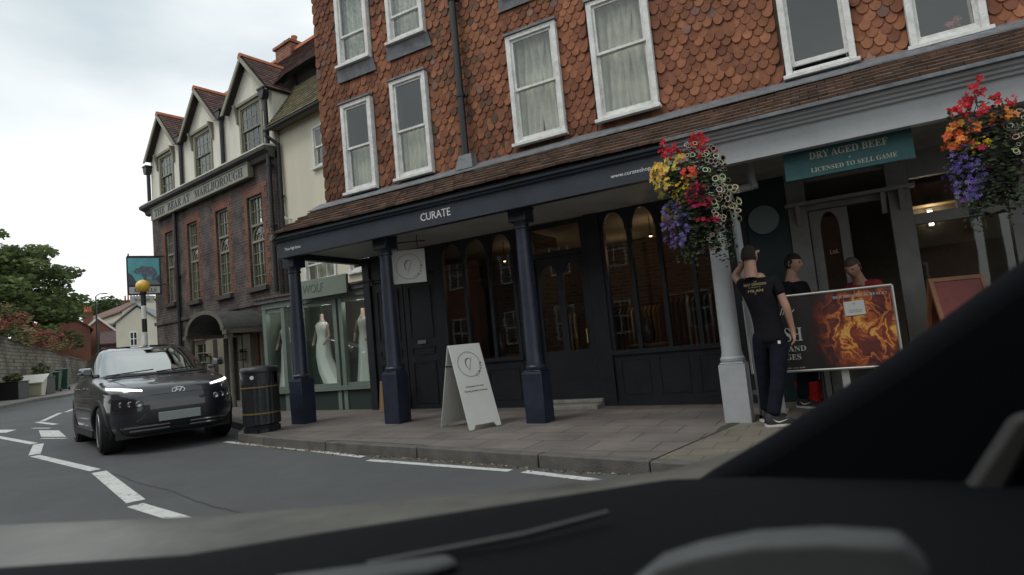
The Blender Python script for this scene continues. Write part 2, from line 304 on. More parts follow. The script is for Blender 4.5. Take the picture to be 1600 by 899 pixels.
# trench patch and drain cover
PATCH = mat('asphalt_patch', (.066, .069, .071), .9, var=.2, vs=2, bump=.7, bs=200, detail=10)
def flat(pts, m_, nm, dz=.002): M = MB(); M.prism([(x, y, g(x) + dz - .001) for x, y in pts], (0, 0, .001)); return M.build(nm, m_, kind='structure')
flat([(-13.5, 3.6), (-8.4, 2.4), (-8.3, 2.75), (-13.4, 3.98)], PATCH, 'road_patch', .0022); flat([(-20, 6.2), (-15.5, 4.6), (-15.3, 5.1), (-19.8, 6.8)], PATCH, 'road_patch', .0022)
# tar joint in the road
TAR = mat('tar_joint', (.035, .035, .037), .6)
M = MB(); pr = None
for i in range(24):
    t = i / 23; x = -7.9 + t * 4.4; y = 4.05 - t * 1.05 + .02 * sin(t * 17) + random.uniform(-.015, .015)
    if pr: M.add([(pr[0], pr[1], g(pr[0]) + .003), (x, y, g(x) + .003), (x, y + .022, g(x) + .003), (pr[0], pr[1] + .022, g(pr[0]) + .003)], [(0, 1, 2, 3)])
    pr = (x, y)
M.build('road_crack', TAR, kind='structure')

# ------------------------------------------------------------------ generic building pieces (facade faces -y)
def gridwall(M, x0, x1, z0, z1, y0, y1, holes):
    xs = sorted({x0, x1, *[h[0] for h in holes], *[h[1] for h in holes]}); xs = [x for x in xs if x0 <= x <= x1]
    for i in range(len(xs) - 1):
        mid = (xs[i] + xs[i + 1]) / 2; z = z0
        for h in sorted([h for h in holes if h[0] < mid < h[1]], key=lambda h: h[2]):
            if h[2] > z + 1e-4: M.box(xs[i], y0, z, xs[i + 1], y1, h[2])
            z = h[3]
        if z < z1 - 1e-4: M.box(xs[i], y0, z, xs[i + 1], y1, z1)
def sash_window(parent, x0, x1, z0, z1, y, fr=WHITEP, fw_=.07, sill=True, muntins=None, curtain=True, meet=.5, openb=0., glass=GLASS, sillm=None, hood=None, depth=.10, lookcurt=CURT, flower=False, label=None, draw=None):
    M = MB(); M.box(x0, y, z0, x0 + fw_, y + depth, z1); M.box(x1 - fw_, y, z0, x1, y + depth, z1); M.box(x0 + fw_, y, z1 - fw_, x1 - fw_, y + depth, z1); M.box(x0 + fw_, y + .01, z0, x1 - fw_, y + depth, z0 + fw_ * .6)
    w = M.build('window', fr, parent, label=label); bevel(w, .006)
    zi0, zi1 = z0 + fw_ * .6, z1 - fw_; xm0, xm1 = x0 + fw_, x1 - fw_; zm = zi0 + (zi1 - zi0) * meet
    M = MB(); s = .035
    for (a0, b0, yy) in ((zm - .018, zi1, y + .03), (zi0 + openb, zm + .018, y + .062)):
        bt = s if b0 == zi1 else s * 1.5
        M.box(xm0, yy, a0, xm0 + s, yy + .03, b0); M.box(xm1 - s, yy, a0, xm1, yy + .03, b0); M.box(xm0 + s, yy, b0 - s, xm1 - s, yy + .03, b0); M.box(xm0 + s, yy, a0, xm1 - s, yy + .03, a0 + bt)
        if muntins:
            nx, nz_ = muntins
            for k in range(1, nx): xx = xm0 + (xm1 - xm0) * k / nx; M.box(xx - .009, yy + .004, a0 + s, xx + .009, yy + .026, b0 - s)
            for k in range(1, nz_): zz = a0 + (b0 - a0) * k / nz_; M.box(xm0 + s, yy + .006, zz - .009, xm1 - s, yy + .024, zz + .009)
    M.build('sash', fr, w)
    M = MB(); M.box(xm0 + .01, y + .043, zm, xm1 - .01, y + .047, zi1 - .01); M.box(xm0 + .01, y + .075, zi0 + openb + .01, xm1 - .01, y + .079, zm); M.build('pane', glass, w)
    if sill:
        M = MB(); M.box(x0 - .03, y - .05, z0 - .05, x1 + .03, y + .04, z0 - .003); bevel(M.build('sill', sillm or fr, w), .006)
    if hood:
        M = MB(); M.box(x0 - .02, y - .025, z1 + .003, x1 + .02, y + .05, z1 + .035); M.build('hood', LEAD, w)
    if curtain:
        rows = [(z0 - .05, z1 + .05)] ; M = MB(); n = 40; P = []
        for zz in (z0 - .05, z1 + .05): P.append([(x0 + (x1 - x0) * i / n, y + .19 + .030 * sin(i * 1.1 + x0 * 5) + .022 * sin(i * .45), zz) for i in range(n + 1)])
        if draw == 'low':
            M.grid([[(x0 + (x1 - x0) * i / n, y + .19 + .032 * sin(i * 1.1), zz) for i in range(n + 1)] for zz in (z0 - .05, z0 + (z1 - z0) * meet + .02)])
        elif draw: # two half-drawn curtains
            for sgn in (0, 1):
                Q = []
                for zz, ww in ((z0 - .05, draw * (.75)), (z0 + (z1 - z0) * .5, draw * .9), (z1 + .05, draw * 1.15)):
                    Q.append([((x0 + ww * (x1 - x0) * i / 20) if sgn == 0 else (x1 - ww * (x1 - x0) * i / 20), y + .19 + .035 * sin(i * 1.25 + sgn), zz) for i in range(21)])
                M.grid(Q)
        else: M.grid(P)
        o = M.build('curtain', lookcurt, w, smooth=180)
    return w
def downpipe(parent, pts, r=.05, m=BLACKM, clips=(), hopper=None, name='downpipe'):
    M = MB(); M.tube(pts, r, 12)
    for q in pts[1:-1]: M.lathe([(r * 1.15, -.03), (r * 1.15, .03)], q, 12)
    for q in clips: M.lathe([(r * 1.25, -.025), (r * 1.25, .025)], q, 12); M.box(q[0] - r * 1.9, q[1] + r * .4, q[2] - .02, q[0] + r * 1.9, q[1] + r * 1.3, q[2] + .02)
    o = M.build(name, m, parent, smooth=40)
    if hopper:
        M = MB(); x, y, z = hopper; M.prism([(x - .12, y - .09, z + .11), (x + .12, y - .09, z + .11), (x + .12, y - .09, z + .02), (x + .06, y - .09, z - .12), (x - .06, y - .09, z - .12), (x - .12, y - .09, z + .02)], (0, .16, 0)); M.box(x - .14, y - .11, z + .11, x + .14, y + .09, z + .15); M.build('hopper', m, o)
    return o
def rtile(cols): c = random.choice(cols); k = random.uniform(.75, 1.2); return tuple(q * k for q in c)

# ------------------------------------------------------------------ THE TILE-HUNG BUILDING
TH = empty('tile_hung_building', (-2.2, 7.6, 0), 'red tile-hung building over a colonnade with navy and grey shop halves', 'building')
def P_(M, name, m, **k): return M.build(name, m, TH, world=True, **k)
XL, XR = -7.62, 6.0
wins = [(-7.07, -6.41, 3.92, 5.44), (-5.99, -5.28, 3.93, 5.53), (-3.82, -3.03, 3.97, 5.56), (-2.56, -1.74, 3.99, 5.62), (-.27, .44, 3.90, 5.62), (.93, 1.60, 3.86, 5.60)]
tops = [(-7.04, -6.35, 6.12, 7.5), (-5.94, -5.22, 6.17, 7.55), (-3.82, -3.05, 6.25, 7.6)]
M = MB(); gridwall(M, XL, XR, 3.0, 8.0, 7.63, 7.86, [w for w in wins + tops]); M.box(XL, 7.864, 3.0, XL + .22, 14, 8.0); M.box(XR - .22, 7.864, 0, XR, 14, 8.0); M.box(XL, 14.003, 0, XR, 14.2, 8.0)
M.box(XL, 8.6, .1, XL + .2, 14, 2.997); P_(M, 'wall', mat('tile_batten_wall', (.09, .05, .035), .9))
M = MB(); M.box(XL + .23, 7.865, 3.31, XR - .23, 13.99, 3.36); M.box(XL + .23, 7.865, 5.82, XR - .23, 13.99, 5.87); M.box(XL + .23, 7.865, 7.9, XR - .23, 13.99, 7.98); M.box(-4.5, 7.865, 3.37, -4.4, 13.99, 5.8); M.box(-1.1, 7.865, 3.37, -1.0, 13.99, 5.8); M.box(XL + .23, 9.8, 3.37, XR - .23, 9.86, 7.88)
P_(M, 'room_partition', mat('room_plaster', (.16, .15, .13), .9))
# roof above
M = MB(); M.prism([(XL - .15, 7.4, 8.0), (XL - .15, 14.4, 8.0), (XL - .15, 10.9, 10.6)], (XR - XL + .3, 0, 0)); P_(M, 'roof', mat('old_clay_roof', (.11, .065, .045), .9, var=.4, vs=6, bump=.5))
# hung fish-scale tiles
TC = [(.27, .112, .06), (.245, .10, .054), (.22, .09, .05), (.29, .125, .066), (.195, .08, .047), (.17, .072, .045), (.13, .065, .044), (.22, .095, .058)]
holes = [(w[0] - .015, w[1] + .015, w[2] - .06, w[3] + .04) for w in wins] + [(w[0] - .015, w[1] + .015, w[2] - .28, w[3] + .04) for w in tops]
M = MB(); tw, ex = .124, .099; row = 0; z = 3.70
prof = [(-.5, .20), (-.5, .085), (-.44, .045), (-.30, .014), (-.12, .0), (.12, .0), (.30, .014), (.44, .045), (.5, .085), (.5, .20)]
while z < 7.95:
    x = XL - .005 + (tw / 2 if row % 2 else 0); wob = .006 * sin(row * 1.7)
    while x < 4.4:
        cxm = x + tw / 2
        if not any(h[0] - .03 < cxm < h[1] + .03 and h[2] - .02 < z + .06 < h[3] + .0 for h in holes):
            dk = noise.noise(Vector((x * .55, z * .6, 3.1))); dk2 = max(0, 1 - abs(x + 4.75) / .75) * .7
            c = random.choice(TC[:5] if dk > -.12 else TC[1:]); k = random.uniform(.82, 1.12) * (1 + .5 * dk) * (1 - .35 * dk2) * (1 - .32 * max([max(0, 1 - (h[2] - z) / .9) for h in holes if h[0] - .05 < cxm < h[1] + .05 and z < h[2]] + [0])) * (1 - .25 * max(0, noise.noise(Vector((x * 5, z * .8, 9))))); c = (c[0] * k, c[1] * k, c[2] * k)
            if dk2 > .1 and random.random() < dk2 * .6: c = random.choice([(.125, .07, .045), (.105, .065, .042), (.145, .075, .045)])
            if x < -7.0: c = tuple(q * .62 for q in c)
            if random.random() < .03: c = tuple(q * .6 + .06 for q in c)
            jx, jz, jt, jr = random.uniform(-.005, .005), random.uniform(-.007, .006) + wob, random.uniform(-.006, .008), random.uniform(-.04, .04)
            if random.random() < .015: jz -= .022; jr += random.choice((-.12, .12))
            vs = []
            hw = tw * .485
            for (u, w_) in prof:
                dz = w_; out = .034 + jt - (w_ / .20) * .022 ; vs.append((cxm + jx + u * 2 * hw * 1.0 - 0 + jr * w_, 7.63 - out, z + jz + dz + jr * u * tw))
            n = len(vs); vs2 = [(a_, b_ + .013, c_) for a_, b_, c_ in vs]
            M.add(vs + vs2, [tuple(range(n))] + [(i, i + 1, n + i + 1, n + i) for i in range(n - 1)], c)
        x += tw
    z += ex; row += 1
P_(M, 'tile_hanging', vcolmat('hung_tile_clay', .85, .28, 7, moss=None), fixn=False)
# windows
glz = [dict(meet=.5), dict(meet=.48), dict(meet=.5), dict(meet=.56), dict(meet=.60, openb=.07), dict(meet=.55)]
for i, w in enumerate(wins):
    kw = glz[i]; dr = {0: 'low', 1: 'low', 2: .62, 3: .64, 4: .16, 5: .2}.get(i)
    sash_window(TH, w[0] + 2.2, w[1] + 2.2, w[2], w[3], -.07, hood=True, draw=dr, label=['white sash window with a curtain behind the lower sash', None, None, None, 'white sash window with lower sash raised a little', None][i], **kw)
for i, w in enumerate(tops):
    sash_window(TH, w[0] + 2.2, w[1] + 2.2, w[2], w[3], -.07, meet=.36 if i == 0 else .30, hood=True, lookcurt=mat('lace_curtain', (.6, .62, .58), .9, var=.4, vs=14) if i < 2 else CURT)
    M = MB(); M.prism([(w[0] - .08, 7.575, w[2] - .27), (w[1] + .1, 7.575, w[2] - .27), (w[1] + .06, 7.54, w[2] - .055), (w[0] - .04, 7.54, w[2] - .055)], (0, .012, 0)); P_(M, 'lead_apron', LEAD)
# window flower pot (pink) behind glass
# pent roof over the colonnade
def pent(M, x0, x1, cols, y0=6.52, z0=3.185, y1=7.6, z1=3.80, tw=.165, rows=8, ragged=True):
    for r_ in range(rows):
        t = r_ / rows; x = x0 + (tw / 2 if r_ % 2 else 0)
        xl = x0
        while x < x1:
            yb = y0 + (y1 - y0) * t; zb = z0 + (z1 - z0) * t; L_ = 1.7 / rows; yt = y0 + (y1 - y0) * min(1, t + L_); zt = z0 + (z1 - z0) * min(1, t + L_)
            j = random.uniform(0, .014); jj = random.uniform(-.008, .008); c = rtile(cols)
            ln = .035 * noise.noise(Vector((x * .9, t * 3, 0)))
            a0, a1 = x + .003, x + tw - .003; sag = .012 * sin(x * 1.3) + .01 * noise.noise(Vector((x * 2, 1, 1)))
            v = [(a0, yb + jj, zb + .055 + j * .5 + sag), (a1, yb - jj, zb + .055 + j * .5 + sag), (a1, yt, zt + .012 + sag), (a0, yt, zt + .012 + sag)]
            w_ = [(q[0], q[1] + .012, q[2] - .030) for q in v]
            M.add(v + w_, [(0, 1, 2, 3), (0, 1, 5, 4), (1, 2, 6, 5), (0, 4, 7, 3)], c)
            x += tw
RC = [(.125, .080, .060), (.14, .086, .062), (.11, .073, .056), (.15, .088, .062), (.10, .07, .056), (.13, .088, .068)]
M = MB(); pent(M, -7.74, 4.8, RC); P_(M, 'pent_roof_tiles', vcolmat('pent_tile_clay', .9, .3, 3.5, moss=(.10, .085, .065)), fixn=False)
M = MB(); M.prism([(-7.72, 6.56, 3.18), (-7.72, 7.6, 3.78), (-7.72, 7.6, 3.18)], (12.6, 0, 0)); P_(M, 'pent_roof_deck', DARKW)
M = MB(); M.prism([(-7.74, 7.50, 3.785), (-7.74, 7.59, 3.86), (-7.74, 7.59, 3.80)], (12.5, 0, 0)); M.prism([(-7.74, 7.30, 3.70), (-7.74, 7.58, 3.862), (-7.74, 7.58, 3.84), (-7.74, 7.30, 3.685)], (12.5, 0, 0)); P_(M, 'flashing', LEAD)
M = MB(); M.prism([(-7.76, 6.50, 3.19), (-7.76, 7.58, 3.81), (-7.76, 7.58, 3.74), (-7.76, 6.50, 3.12)], (.05, 0, 0)); P_(M, 'verge', mat('verge_mortar', (.18, .15, .12), .9, bump=.4))
M = MB(); P_(M.box(-1.50, 6.46, 3.165, 4.8, 6.62, 3.20), 'lead_gutter', LEAD)
# cornice + fascia
def cornice(M, x0, x1, prof_, y=6.65):
    M.prism([(x0, y + q[0], q[1]) for q in prof_], (x1 - x0, 0, 0))
CP = [(.0, 3.07), (-.025, 3.07), (-.03, 3.09), (-.06, 3.10), (-.065, 3.125), (-.10, 3.135), (-.105, 3.165), (.0, 3.165)]
M = MB(); cornice(M, -7.80, -1.515, CP); M.box(-7.80, 6.60, 3.085, -7.70, 7.6, 3.165); P_(M, 'cornice', NAVYF, label='navy cornice of the left shop')
M = MB(); M.box(-7.72, 6.62, 2.84, -1.515, 6.74, 3.07); M.box(-7.725, 6.605, 2.835, -1.515, 6.62, 2.865); M.box(-7.72, 6.742, 2.84, -7.60, 8.3, 3.07); P_(M, 'fascia', NAVYF, label='navy fascia board with white lettering')
M = MB(); CG = [(.0, 3.03), (-.02, 3.03), (-.025, 3.05), (-.055, 3.06), (-.06, 3.085), (-.09, 3.095), (-.095, 3.12), (-.13, 3.13), (-.135, 3.163), (.0, 3.163)]
cornice(M, -1.512, 4.8, CG); P_(M, 'cornice', GREYP, label='pale grey stepped cornice of the right shop')
M = MB(); M.box(-1.512, 6.62, 2.82, 4.8, 6.74, 3.03); M.box(-1.51, 6.608, 2.815, 4.8, 6.62, 2.84); P_(M, 'fascia', GREYP, label='pale grey plain fascia board')
M = MB(); M.box(-7.59, 6.745, 2.93, -1.512, 8.28, 2.97); P_(M, 'soffit', SOFFIT)
M = MB(); M.box(-1.508, 6.745, 2.93, 4.8, 8.28, 2.97); P_(M, 'soffit', mat('soffit_grey', (.25, .24, .22), .8, var=.2, vs=2))
text(TH, 'CURATE', (-4.90 + 2.2, 2.93, -4.41 + 2.2, 3.035), 6.62 - 7.6, TXTW)
text(TH, 'www.curateshop.com', (-2.17 + 2.2, 2.925, -1.57 + 2.2, 2.985), 6.62 - 7.6, TXTW)
text(TH, 'Three High Street', (-7.57 + 2.2, 2.925, -7.22 + 2.2, 2.985), 6.62 - 7.6, TXTW)
# columns
def column(x, y, ph, m, lab=None, top=2.94):
    zb = g(x) + .12 - .01
    M = MB(); s = .115
    M.lathe([(.118, ph + .03), (.128, ph + .045), (.128, ph + .075), (.112, ph + .095), (.112, ph + .11), (.104, ph + .14), (.100, 1.6), (.088, top - .34), (.088, top - .33), (.104, top - .32), (.104, top - .295), (.092, top - .285), (.095, top - .26), (.115, top - .235)], (x, y, 0), 24)
    o = P_(M, 'column', m, smooth=35, label=lab)
    M = MB(); k = .135; M.box(x - k, y - k, zb, x + k, y + k, ph); M.prism([(x - k, y - k, ph), (x + k, y - k, ph), (x + k, y + k, ph), (x - k, y + k, ph)], (0, 0, .012)); M.box(x - .12, y - .12, ph + .013, x + .12, y + .12, ph + .032); bevel(M.build('plinth', m, o, world=True), .012)
    M = MB(); k = .125; M.box(x - k, y - k, top - .235, x + k, y + k, top - .012); M.box(x - k - .015, y - k - .015, top - .07, x + k + .015, y + k + .015, top - .04); bevel(M.build('capital', m, o, world=True), .008)
for x, ph in ((-7.80 + .1, .90), (-5.80, .90), (-3.52, .78)): column(x, 6.90, ph, NAVY)
column(-1.14, 6.90, .72, GREYP, 'pale grey column on square plinth'); column(1.75, 6.90, .72, GREYP)
# rainwater pipe on tile wall
downpipe(TH, [(-4.62 + 2.2, -.12, 3.92), (-4.62 + 2.2, -.12, 7.9)], .052, clips=[(-4.62 + 2.2, -.12, 4.9), (-4.62 + 2.2, -.12, 6.4)])
M = MB(); M.prism([(-4.76, 7.38, 3.76), (-4.46, 7.38, 3.76), (-4.50, 7.42, 3.98), (-4.72, 7.42, 3.98)], (0, .15, .03)); P_(M, 'pipe_shoe', LEAD)
# grey pipe by the grey column
downpipe(TH, [(-.76 + 2.2, -.4, 2.92), (-.74 + 2.2, -.4, 2.66), (-1.02 + 2.2, -.42, 2.64), (-.97 + 2.2, -.42, 2.45), (-.93 + 2.2, -.42, .14)], .045, GREYP, clips=[(-.94 + 2.2, -.42, .38)])

# ---- Curate shopfront (plane Y 8.3)
YS = 8.30
def arch_light(M, x0, x1, zt, spring, y, th=.06, post=.045):
    """spandrels above a round-headed light between x0,x1"""
    c = (x0 + x1) / 2; R = (x1 - x0) / 2 - post; n = 12
    M.box(x0, y, spring, x0 + post, y + th, zt); M.box(x1 - post, y, spring, x1, y + th, zt)
    rz = zt - spring - .03
    for i in range(n):
        a0, a1 = pi - pi * i / n, pi - pi * (i + 1) / n
        p0 = (c + R * cos(a0), spring + rz * sin(a0)); p1 = (c + R * cos(a1), spring + rz * sin(a1))
        M.prism([(p0[0], y, p0[1]), (p1[0], y, p1[1]), (p1[0], y, zt), (p0[0], y, zt)], (0, th, 0))
SF = MB().box(-7.58, YS + .04, .12, -7.57, YS + .05, .13); 
M = MB()
M.box(-7.55, YS, .1, -7.40, YS + .12, 2.93); M.box(-5.98, YS, .1, -5.83, YS + .12, 2.93); M.box(-4.42, YS, .1, -4.20, YS + .14, 2.93); M.box(-3.20, YS - .04, .1, -2.98, YS + .14, 2.93); M.box(-1.30, YS - .02, .1, -1.10, YS + .14, 2.93)
M.box(-5.82, YS - .03, .1, -4.43, YS + .10, .20); M.box(-5.82, YS, .2, -4.43, YS + .08, .90); M.box(-5.86, YS - .05, .90, -4.40, YS + .12, .96)
M.box(-2.97, YS - .03, .1, -1.31, YS + .10, .22); M.box(-2.97, YS, .22, -1.31, YS + .08, .86); M.box(-2.99, YS - .05, .86, -1.29, YS + .12, .92)
M.box(-7.39, YS + .002, 2.45, -1.0, YS + .10, 2.45 + .001)
for (x0, x1, n) in ((-5.83, -4.42, 3), (-2.98, -1.30, 4)):
    w = (x1 - x0) / n
    for k in range(n): arch_light(M, x0 + k * w + .002, x0 + (k + 1) * w - .002, 2.93, 2.62, YS)
    for k in range(n + 1): xx = min(max(x0 + k * w, x0 + .03), x1 - .03); M.box(xx - .028, YS - .015, .92, xx + .028, YS + .075, 2.62)
    for k in range(n): pass
# panels on the stallrisers
for (x0, x1, n) in ((-5.8, -4.45, 2), (-2.95, -1.33, 3)):
    w = (x1 - x0) / n
    for k in range(n):
        a0, a1 = x0 + k * w + .06, x0 + (k + 1) * w - .06
        for q in ((a0, .30, a1, .325), (a0, .775, a1, .80)): M.box(q[0], YS - .012, q[1], q[2], YS - .001, q[3])
        for q in ((a0, a0 + .025), (a1 - .025, a1)): M.box(q[0], YS - .012, .325, q[1], YS - .001, .775)
M.box(-7.4, YS + .03, 2.5, -6.0, YS + .09, 2.93)
shop = P_(M, 'shopfront', CHAR, label='navy timber shopfront with round-headed lights'); 
M = MB(); M.box(-5.83, YS + .035, .93, -4.43, YS + .041, 2.9); M.box(-2.97, YS + .035, .93, -1.31, YS + .041, 2.9); M.build('pane', SHOPG, shop, world=True)
# panelled double door at left
M = MB()
for x0 in (-7.38, -6.68):
    M.box(x0, YS + .04, .16, x0 + .68, YS + .09, 2.48)
    for (za, zb) in ((.3, 1.0), (1.12, 1.25), (1.4, 2.3)):
        for q in ((x0 + .1, x0 + .58, za, za + .02), (x0 + .1, x0 + .58, zb - .02, zb), (x0 + .1, x0 + .12, za + .021, zb - .021), (x0 + .56, x0 + .58, za + .021, zb - .021)): M.box(q[0], YS + .025, q[2], q[1], YS + .04, q[3])
d = P_(M, 'door', CHAR, label='navy panelled double door'); mat('steel_plate', (.45, .45, .45), .3, metal=.8)
for xx in (-7.13, -6.43): M = MB(); M.box(xx, YS + .012, 1.30, xx + .17, YS + .024, 1.36); M.build('letter_plate', bpy.data.materials['steel_plate'], d, world=True)
# shop door with arched glazing
M = MB(); dx0, dx1 = -4.18, -3.22
M.box(dx0, YS + .01, .2, dx0 + .08, YS + .1, 2.92); M.box(dx1 - .08, YS + .01, .2, dx1, YS + .1, 2.92); M.box(dx0 + .08, YS + .01, 2.40, dx1 - .08, YS + .1, 2.48); M.box(dx0 + .08, YS + .01, 2.86, dx1 - .08, YS + .1, 2.92)
P_(M, 'door_frame', CHAR)
M = MB(); M.box(dx0 + .085, YS + .05, .24, dx1 - .085, YS + .1, .98); M.box(dx0 + .085, YS + .05, 2.32, dx1 - .085, YS + .1, 2.395)
for k in range(2):
    w = (dx1 - dx0 - .17) / 2; arch_light(M, dx0 + .086 + k * w, dx0 + .084 + (k + 1) * w, 2.319, 2.10, YS + .05, .05, .05); xx = dx0 + .085 + k * w; M.box(xx, YS + .05, .981, xx + .05, YS + .1, 2.099); M.box(xx + w - .05, YS + .05, .981, xx + w - .001, YS + .1, 2.099)
d = P_(M, 'door', CHAR, label='navy shop door with twin arched panes'); M = MB(); M.box(dx0 + .1, YS + .07, 1.0, dx1 - .1, YS + .075, 2.3); M.box(dx0 + .09, YS + .07, 2.49, dx1 - .09, YS + .075, 2.85); M.build('pane', SHOPG, d, world=True)
M = MB(); M.tube([(dx1 - .12, YS + .03, 1.05), (dx1 - .12, YS - .0, 1.07), (dx1 - .12, YS - .0, 1.27), (dx1 - .12, YS + .03, 1.29)], .012); M.build('handle', mat('brass', (.5, .38, .15), .3, metal=1), d, world=True)
M = MB(); M.box(dx0 - .05, YS - .34, .14, dx1 + .05, YS + .01, .215); M.box(dx0 - .05, YS - .12, .215, dx1 + .05, YS + .01, .27); bevel(P_(M, 'doorstep', mat('worn_stone', (.24, .23, .20), .85, var=.3, vs=5, bump=.3)), .012)
# interior of the shop
M = MB(); M.box(-7.38, YS + .15, .12, -1.10, 13.9, .20); P_(M, 'shop_floor', mat('oak_floor', (.16, .10, .06), .5, var=.3, vs=3))
M = MB(); M.box(-7.38, 12.4, .2, -1.20, 12.5, 2.99); M.box(-4.35, 8.5, .2, -4.25, 9.6, 2.9); P_(M, 'shop_wall', BSHOP)
M = MB(); M.box(-7.38, YS + .15, 2.985, 4.8, 13.95, 3.0); P_(M, 'shop_ceiling', mat('shop_ceiling', (.3, .28, .24), .9))
M = MB(); M.box(-1.09, YS + .02, .1, -1.0, 13.9, 2.98); P_(M, 'party_wall', NAVYF)
for k, (x, y, z) in enumerate([(-5.2, 9.4, 2.62), (-3.7, 9.8, 2.72), (-3.5, 9.2, 2.45), (-2.6, 9.6, 2.66), (-1.9, 10.2, 2.6), (-5.0, 10.6, 2.7)]):
    E_ = empty('pendant_lamp', (x, y, z), 'small lit ceiling lamp inside the navy shop', 'lamp', group='lit lamps inside the navy shop')
    M = MB(); M.cyl((0, 0, .05), (0, 0, 2.98 - z), .006, n=6); M.build('cord', BLACKM, E_)
    M = MB(); M.lathe([(.012, .05), (.04, .02), (.045, 0)], n=12); M.build('lamp_shade', BLACKM, E_)
    M = MB(); M.lathe([(.001, -.025), (.018, -.015), (.022, 0), (.01, .012)], n=10); M.build('bulb', mat('warm_bulb_%d' % k, (1, .8, .5), emit=(1, .70, .36), es=9) if k == 0 else bpy.data.materials['warm_bulb_0'], E_)
for (x, y, e) in ((-5.0, 10.0, 2.6), (-2.6, 9.9, 4.0), (-3.7, 11.2, 2)):
    pl = bpy.data.lights.new('shop_lamp_light', 'POINT'); po = bpy.data.objects.new('shop_lamp_light', pl); COL.objects.link(po); pl.energy = e; pl.color = (1, .66, .36); pl.shadow_soft_size = .15; po.location = (x, y, 2.5)
GC = [(.20, .14, .07), (.28, .22, .12), (.05, .035, .03), (.12, .05, .03), (.22, .20, .16), (.03, .03, .035), (.34, .25, .12)]
def rail(x, y, lab, n=14, rz=0):
    E_ = empty('clothes_rail', (x, y, .20), lab, 'clothes rail', rz)
    M = MB(); M.tube([(-.6, 0, 0), (-.6, 0, 1.45), (.6, 0, 1.45), (.6, 0, 0)], .014); M.box(-.62, -.25, 0, -.58, .25, .03); M.box(.58, -.25, 0, .62, .25, .03); M.build('rail', BLACKM, E_)
    for k in range(n):
        xx = -.54 + 1.08 * k / (n - 1); L_ = random.uniform(.65, 1.0); c = random.choice(GC)
        M = MB(); w = .2
        M.prism([(xx, -w, 1.33), (xx, -.04, 1.41), (xx, .04, 1.41), (xx, w, 1.33), (xx, w * random.uniform(.8, 1.1), 1.41 - L_), (xx, -w * random.uniform(.8, 1.1), 1.41 - L_)], (.035, 0, 0)); M.tube([(xx + .017, 0, 1.40), (xx + .017, 0, 1.47)], .004, 5)
        bevel(M.build('garment', mat('garment_cloth_%d' % (GC.index(c)), c, .9) if 'garment_cloth_%d' % (GC.index(c)) not in bpy.data.materials else bpy.data.materials['garment_cloth_%d' % (GC.index(c))], E_), .012)
rail(-1.85, 9.25, 'rail of tan and brown garments in the right-hand window of the navy shop'); rail(-3.6, 11.3, 'clothes rail deep inside the navy shop seen through its door'); rail(-5.2, 10.9, 'clothes rail inside the navy shop behind the three-arched window', rz=.3)
def table(x, y, lab):
    E_ = empty('display_table', (x, y, .20), lab, 'table')
    M = MB(); M.lathe([(.38, .72), (.40, .73), (.40, .76), (.38, .77)], n=24); M.build('tabletop', mat('dark_wood', (.05, .03, .02), .5, var=.3), E_, smooth=40)
    for k in range(4): A = k * pi / 2 + .5; M = MB(); M.cyl((.24 * cos(A), .24 * sin(A), .72), (.33 * cos(A), .33 * sin(A), 0), .02, .013, 8); M.build('leg', bpy.data.materials['dark_wood'], E_)
    E2 = empty('vase', (x - .08, y, .20 + .77), 'dark vase standing on ' + lab.replace('with a vase ', ''), 'vase')
    M = MB(); M.lathe([(.05, 0), (.10, .08), (.11, .18), (.05, .30), (.035, .36), (.05, .40)], n=18); M.build('vase_body', mat('dark_glaze', (.03, .03, .035), .25), E2, smooth=180)
table(-2.55, 8.95, 'round display table behind the right-hand arched window'); table(-5.1, 8.98, 'round display table behind the three-arched window')

# ---- butcher's shopfront
M = MB()
M.box(-.99, YS, .1, -.50, YS + .1, 2.93); shopd = P_(M, 'side_panel', mat('dark_teal_panel', (.012, .03, .034), .5, var=.2), label='dark teal panel between the two shops')
M = MB(); M.lathe([(.0, -.012), (.185, -.012), (.19, -.006), (.19, .012), (0, .012)], (-.78, YS - .025, 2.42), 36, 'Y'); s_ = P_(M, 'roundel', mat('roundel_teal', (.035, .075, .085), .5, var=.15))
M = MB(); prr = [(.170, -.018), (.180, -.018), (.180, -.0125), (.170, -.0125)]; M.lathe(prr, (-.78, YS - .025, 2.42), 36, 'Y'); M.build('roundel_rim', mat('roundel_line', (.16, .22, .22), .5), s_, world=True)
M = MB(); M.box(-.49, YS - .03, .1, -.28, YS + .12, 2.93); M.box(.58, YS - .03, .1, .80, YS + .12, 2.93); M.box(1.66, YS - .03, .1, 1.86, YS + .12, 2.93); M.box(-.275, YS - .01, 2.44, .575, YS + .10, 2.56); M.box(.805, YS - .01, 2.08, 1.655, YS + .10, 2.20); M.box(.805, YS - .01, 2.62, 1.655, YS + .10, 2.93)
M.box(.805, YS - .02, .1, 1.655, YS + .10, .86); M.box(-.275, YS, 2.80, .575, YS + .1, 2.93)
M.box(-.49 - .02, YS - .16, 2.50, .84, YS - .035, 2.54)
for xx in (-.40, .50, .68): M.prism([(xx, YS - .14, 2.499), (xx, YS - .032, 2.499), (xx, YS - .032, 2.26), (xx, YS - .06, 2.30)], (.05, 0, 0))
bshop = P_(M, 'shopfront', GREYD, label='grey-framed shopfront with glazed door and window')
M = MB(); M.box(.81, YS + .04, .87, 1.65, YS + .045, 2.07); M.box(.81, YS + .04, 2.21, 1.65, YS + .045, 2.61); M.box(-.27, YS + .04, 2.57, .57, YS + .045, 2.79); M.build('pane', SHOPG, bshop, world=True)
M = MB(); M.box(1.215, YS + .0, 2.205, 1.245, YS + .09, 2.615); M.build('mullion', GREYD, bshop, world=True)
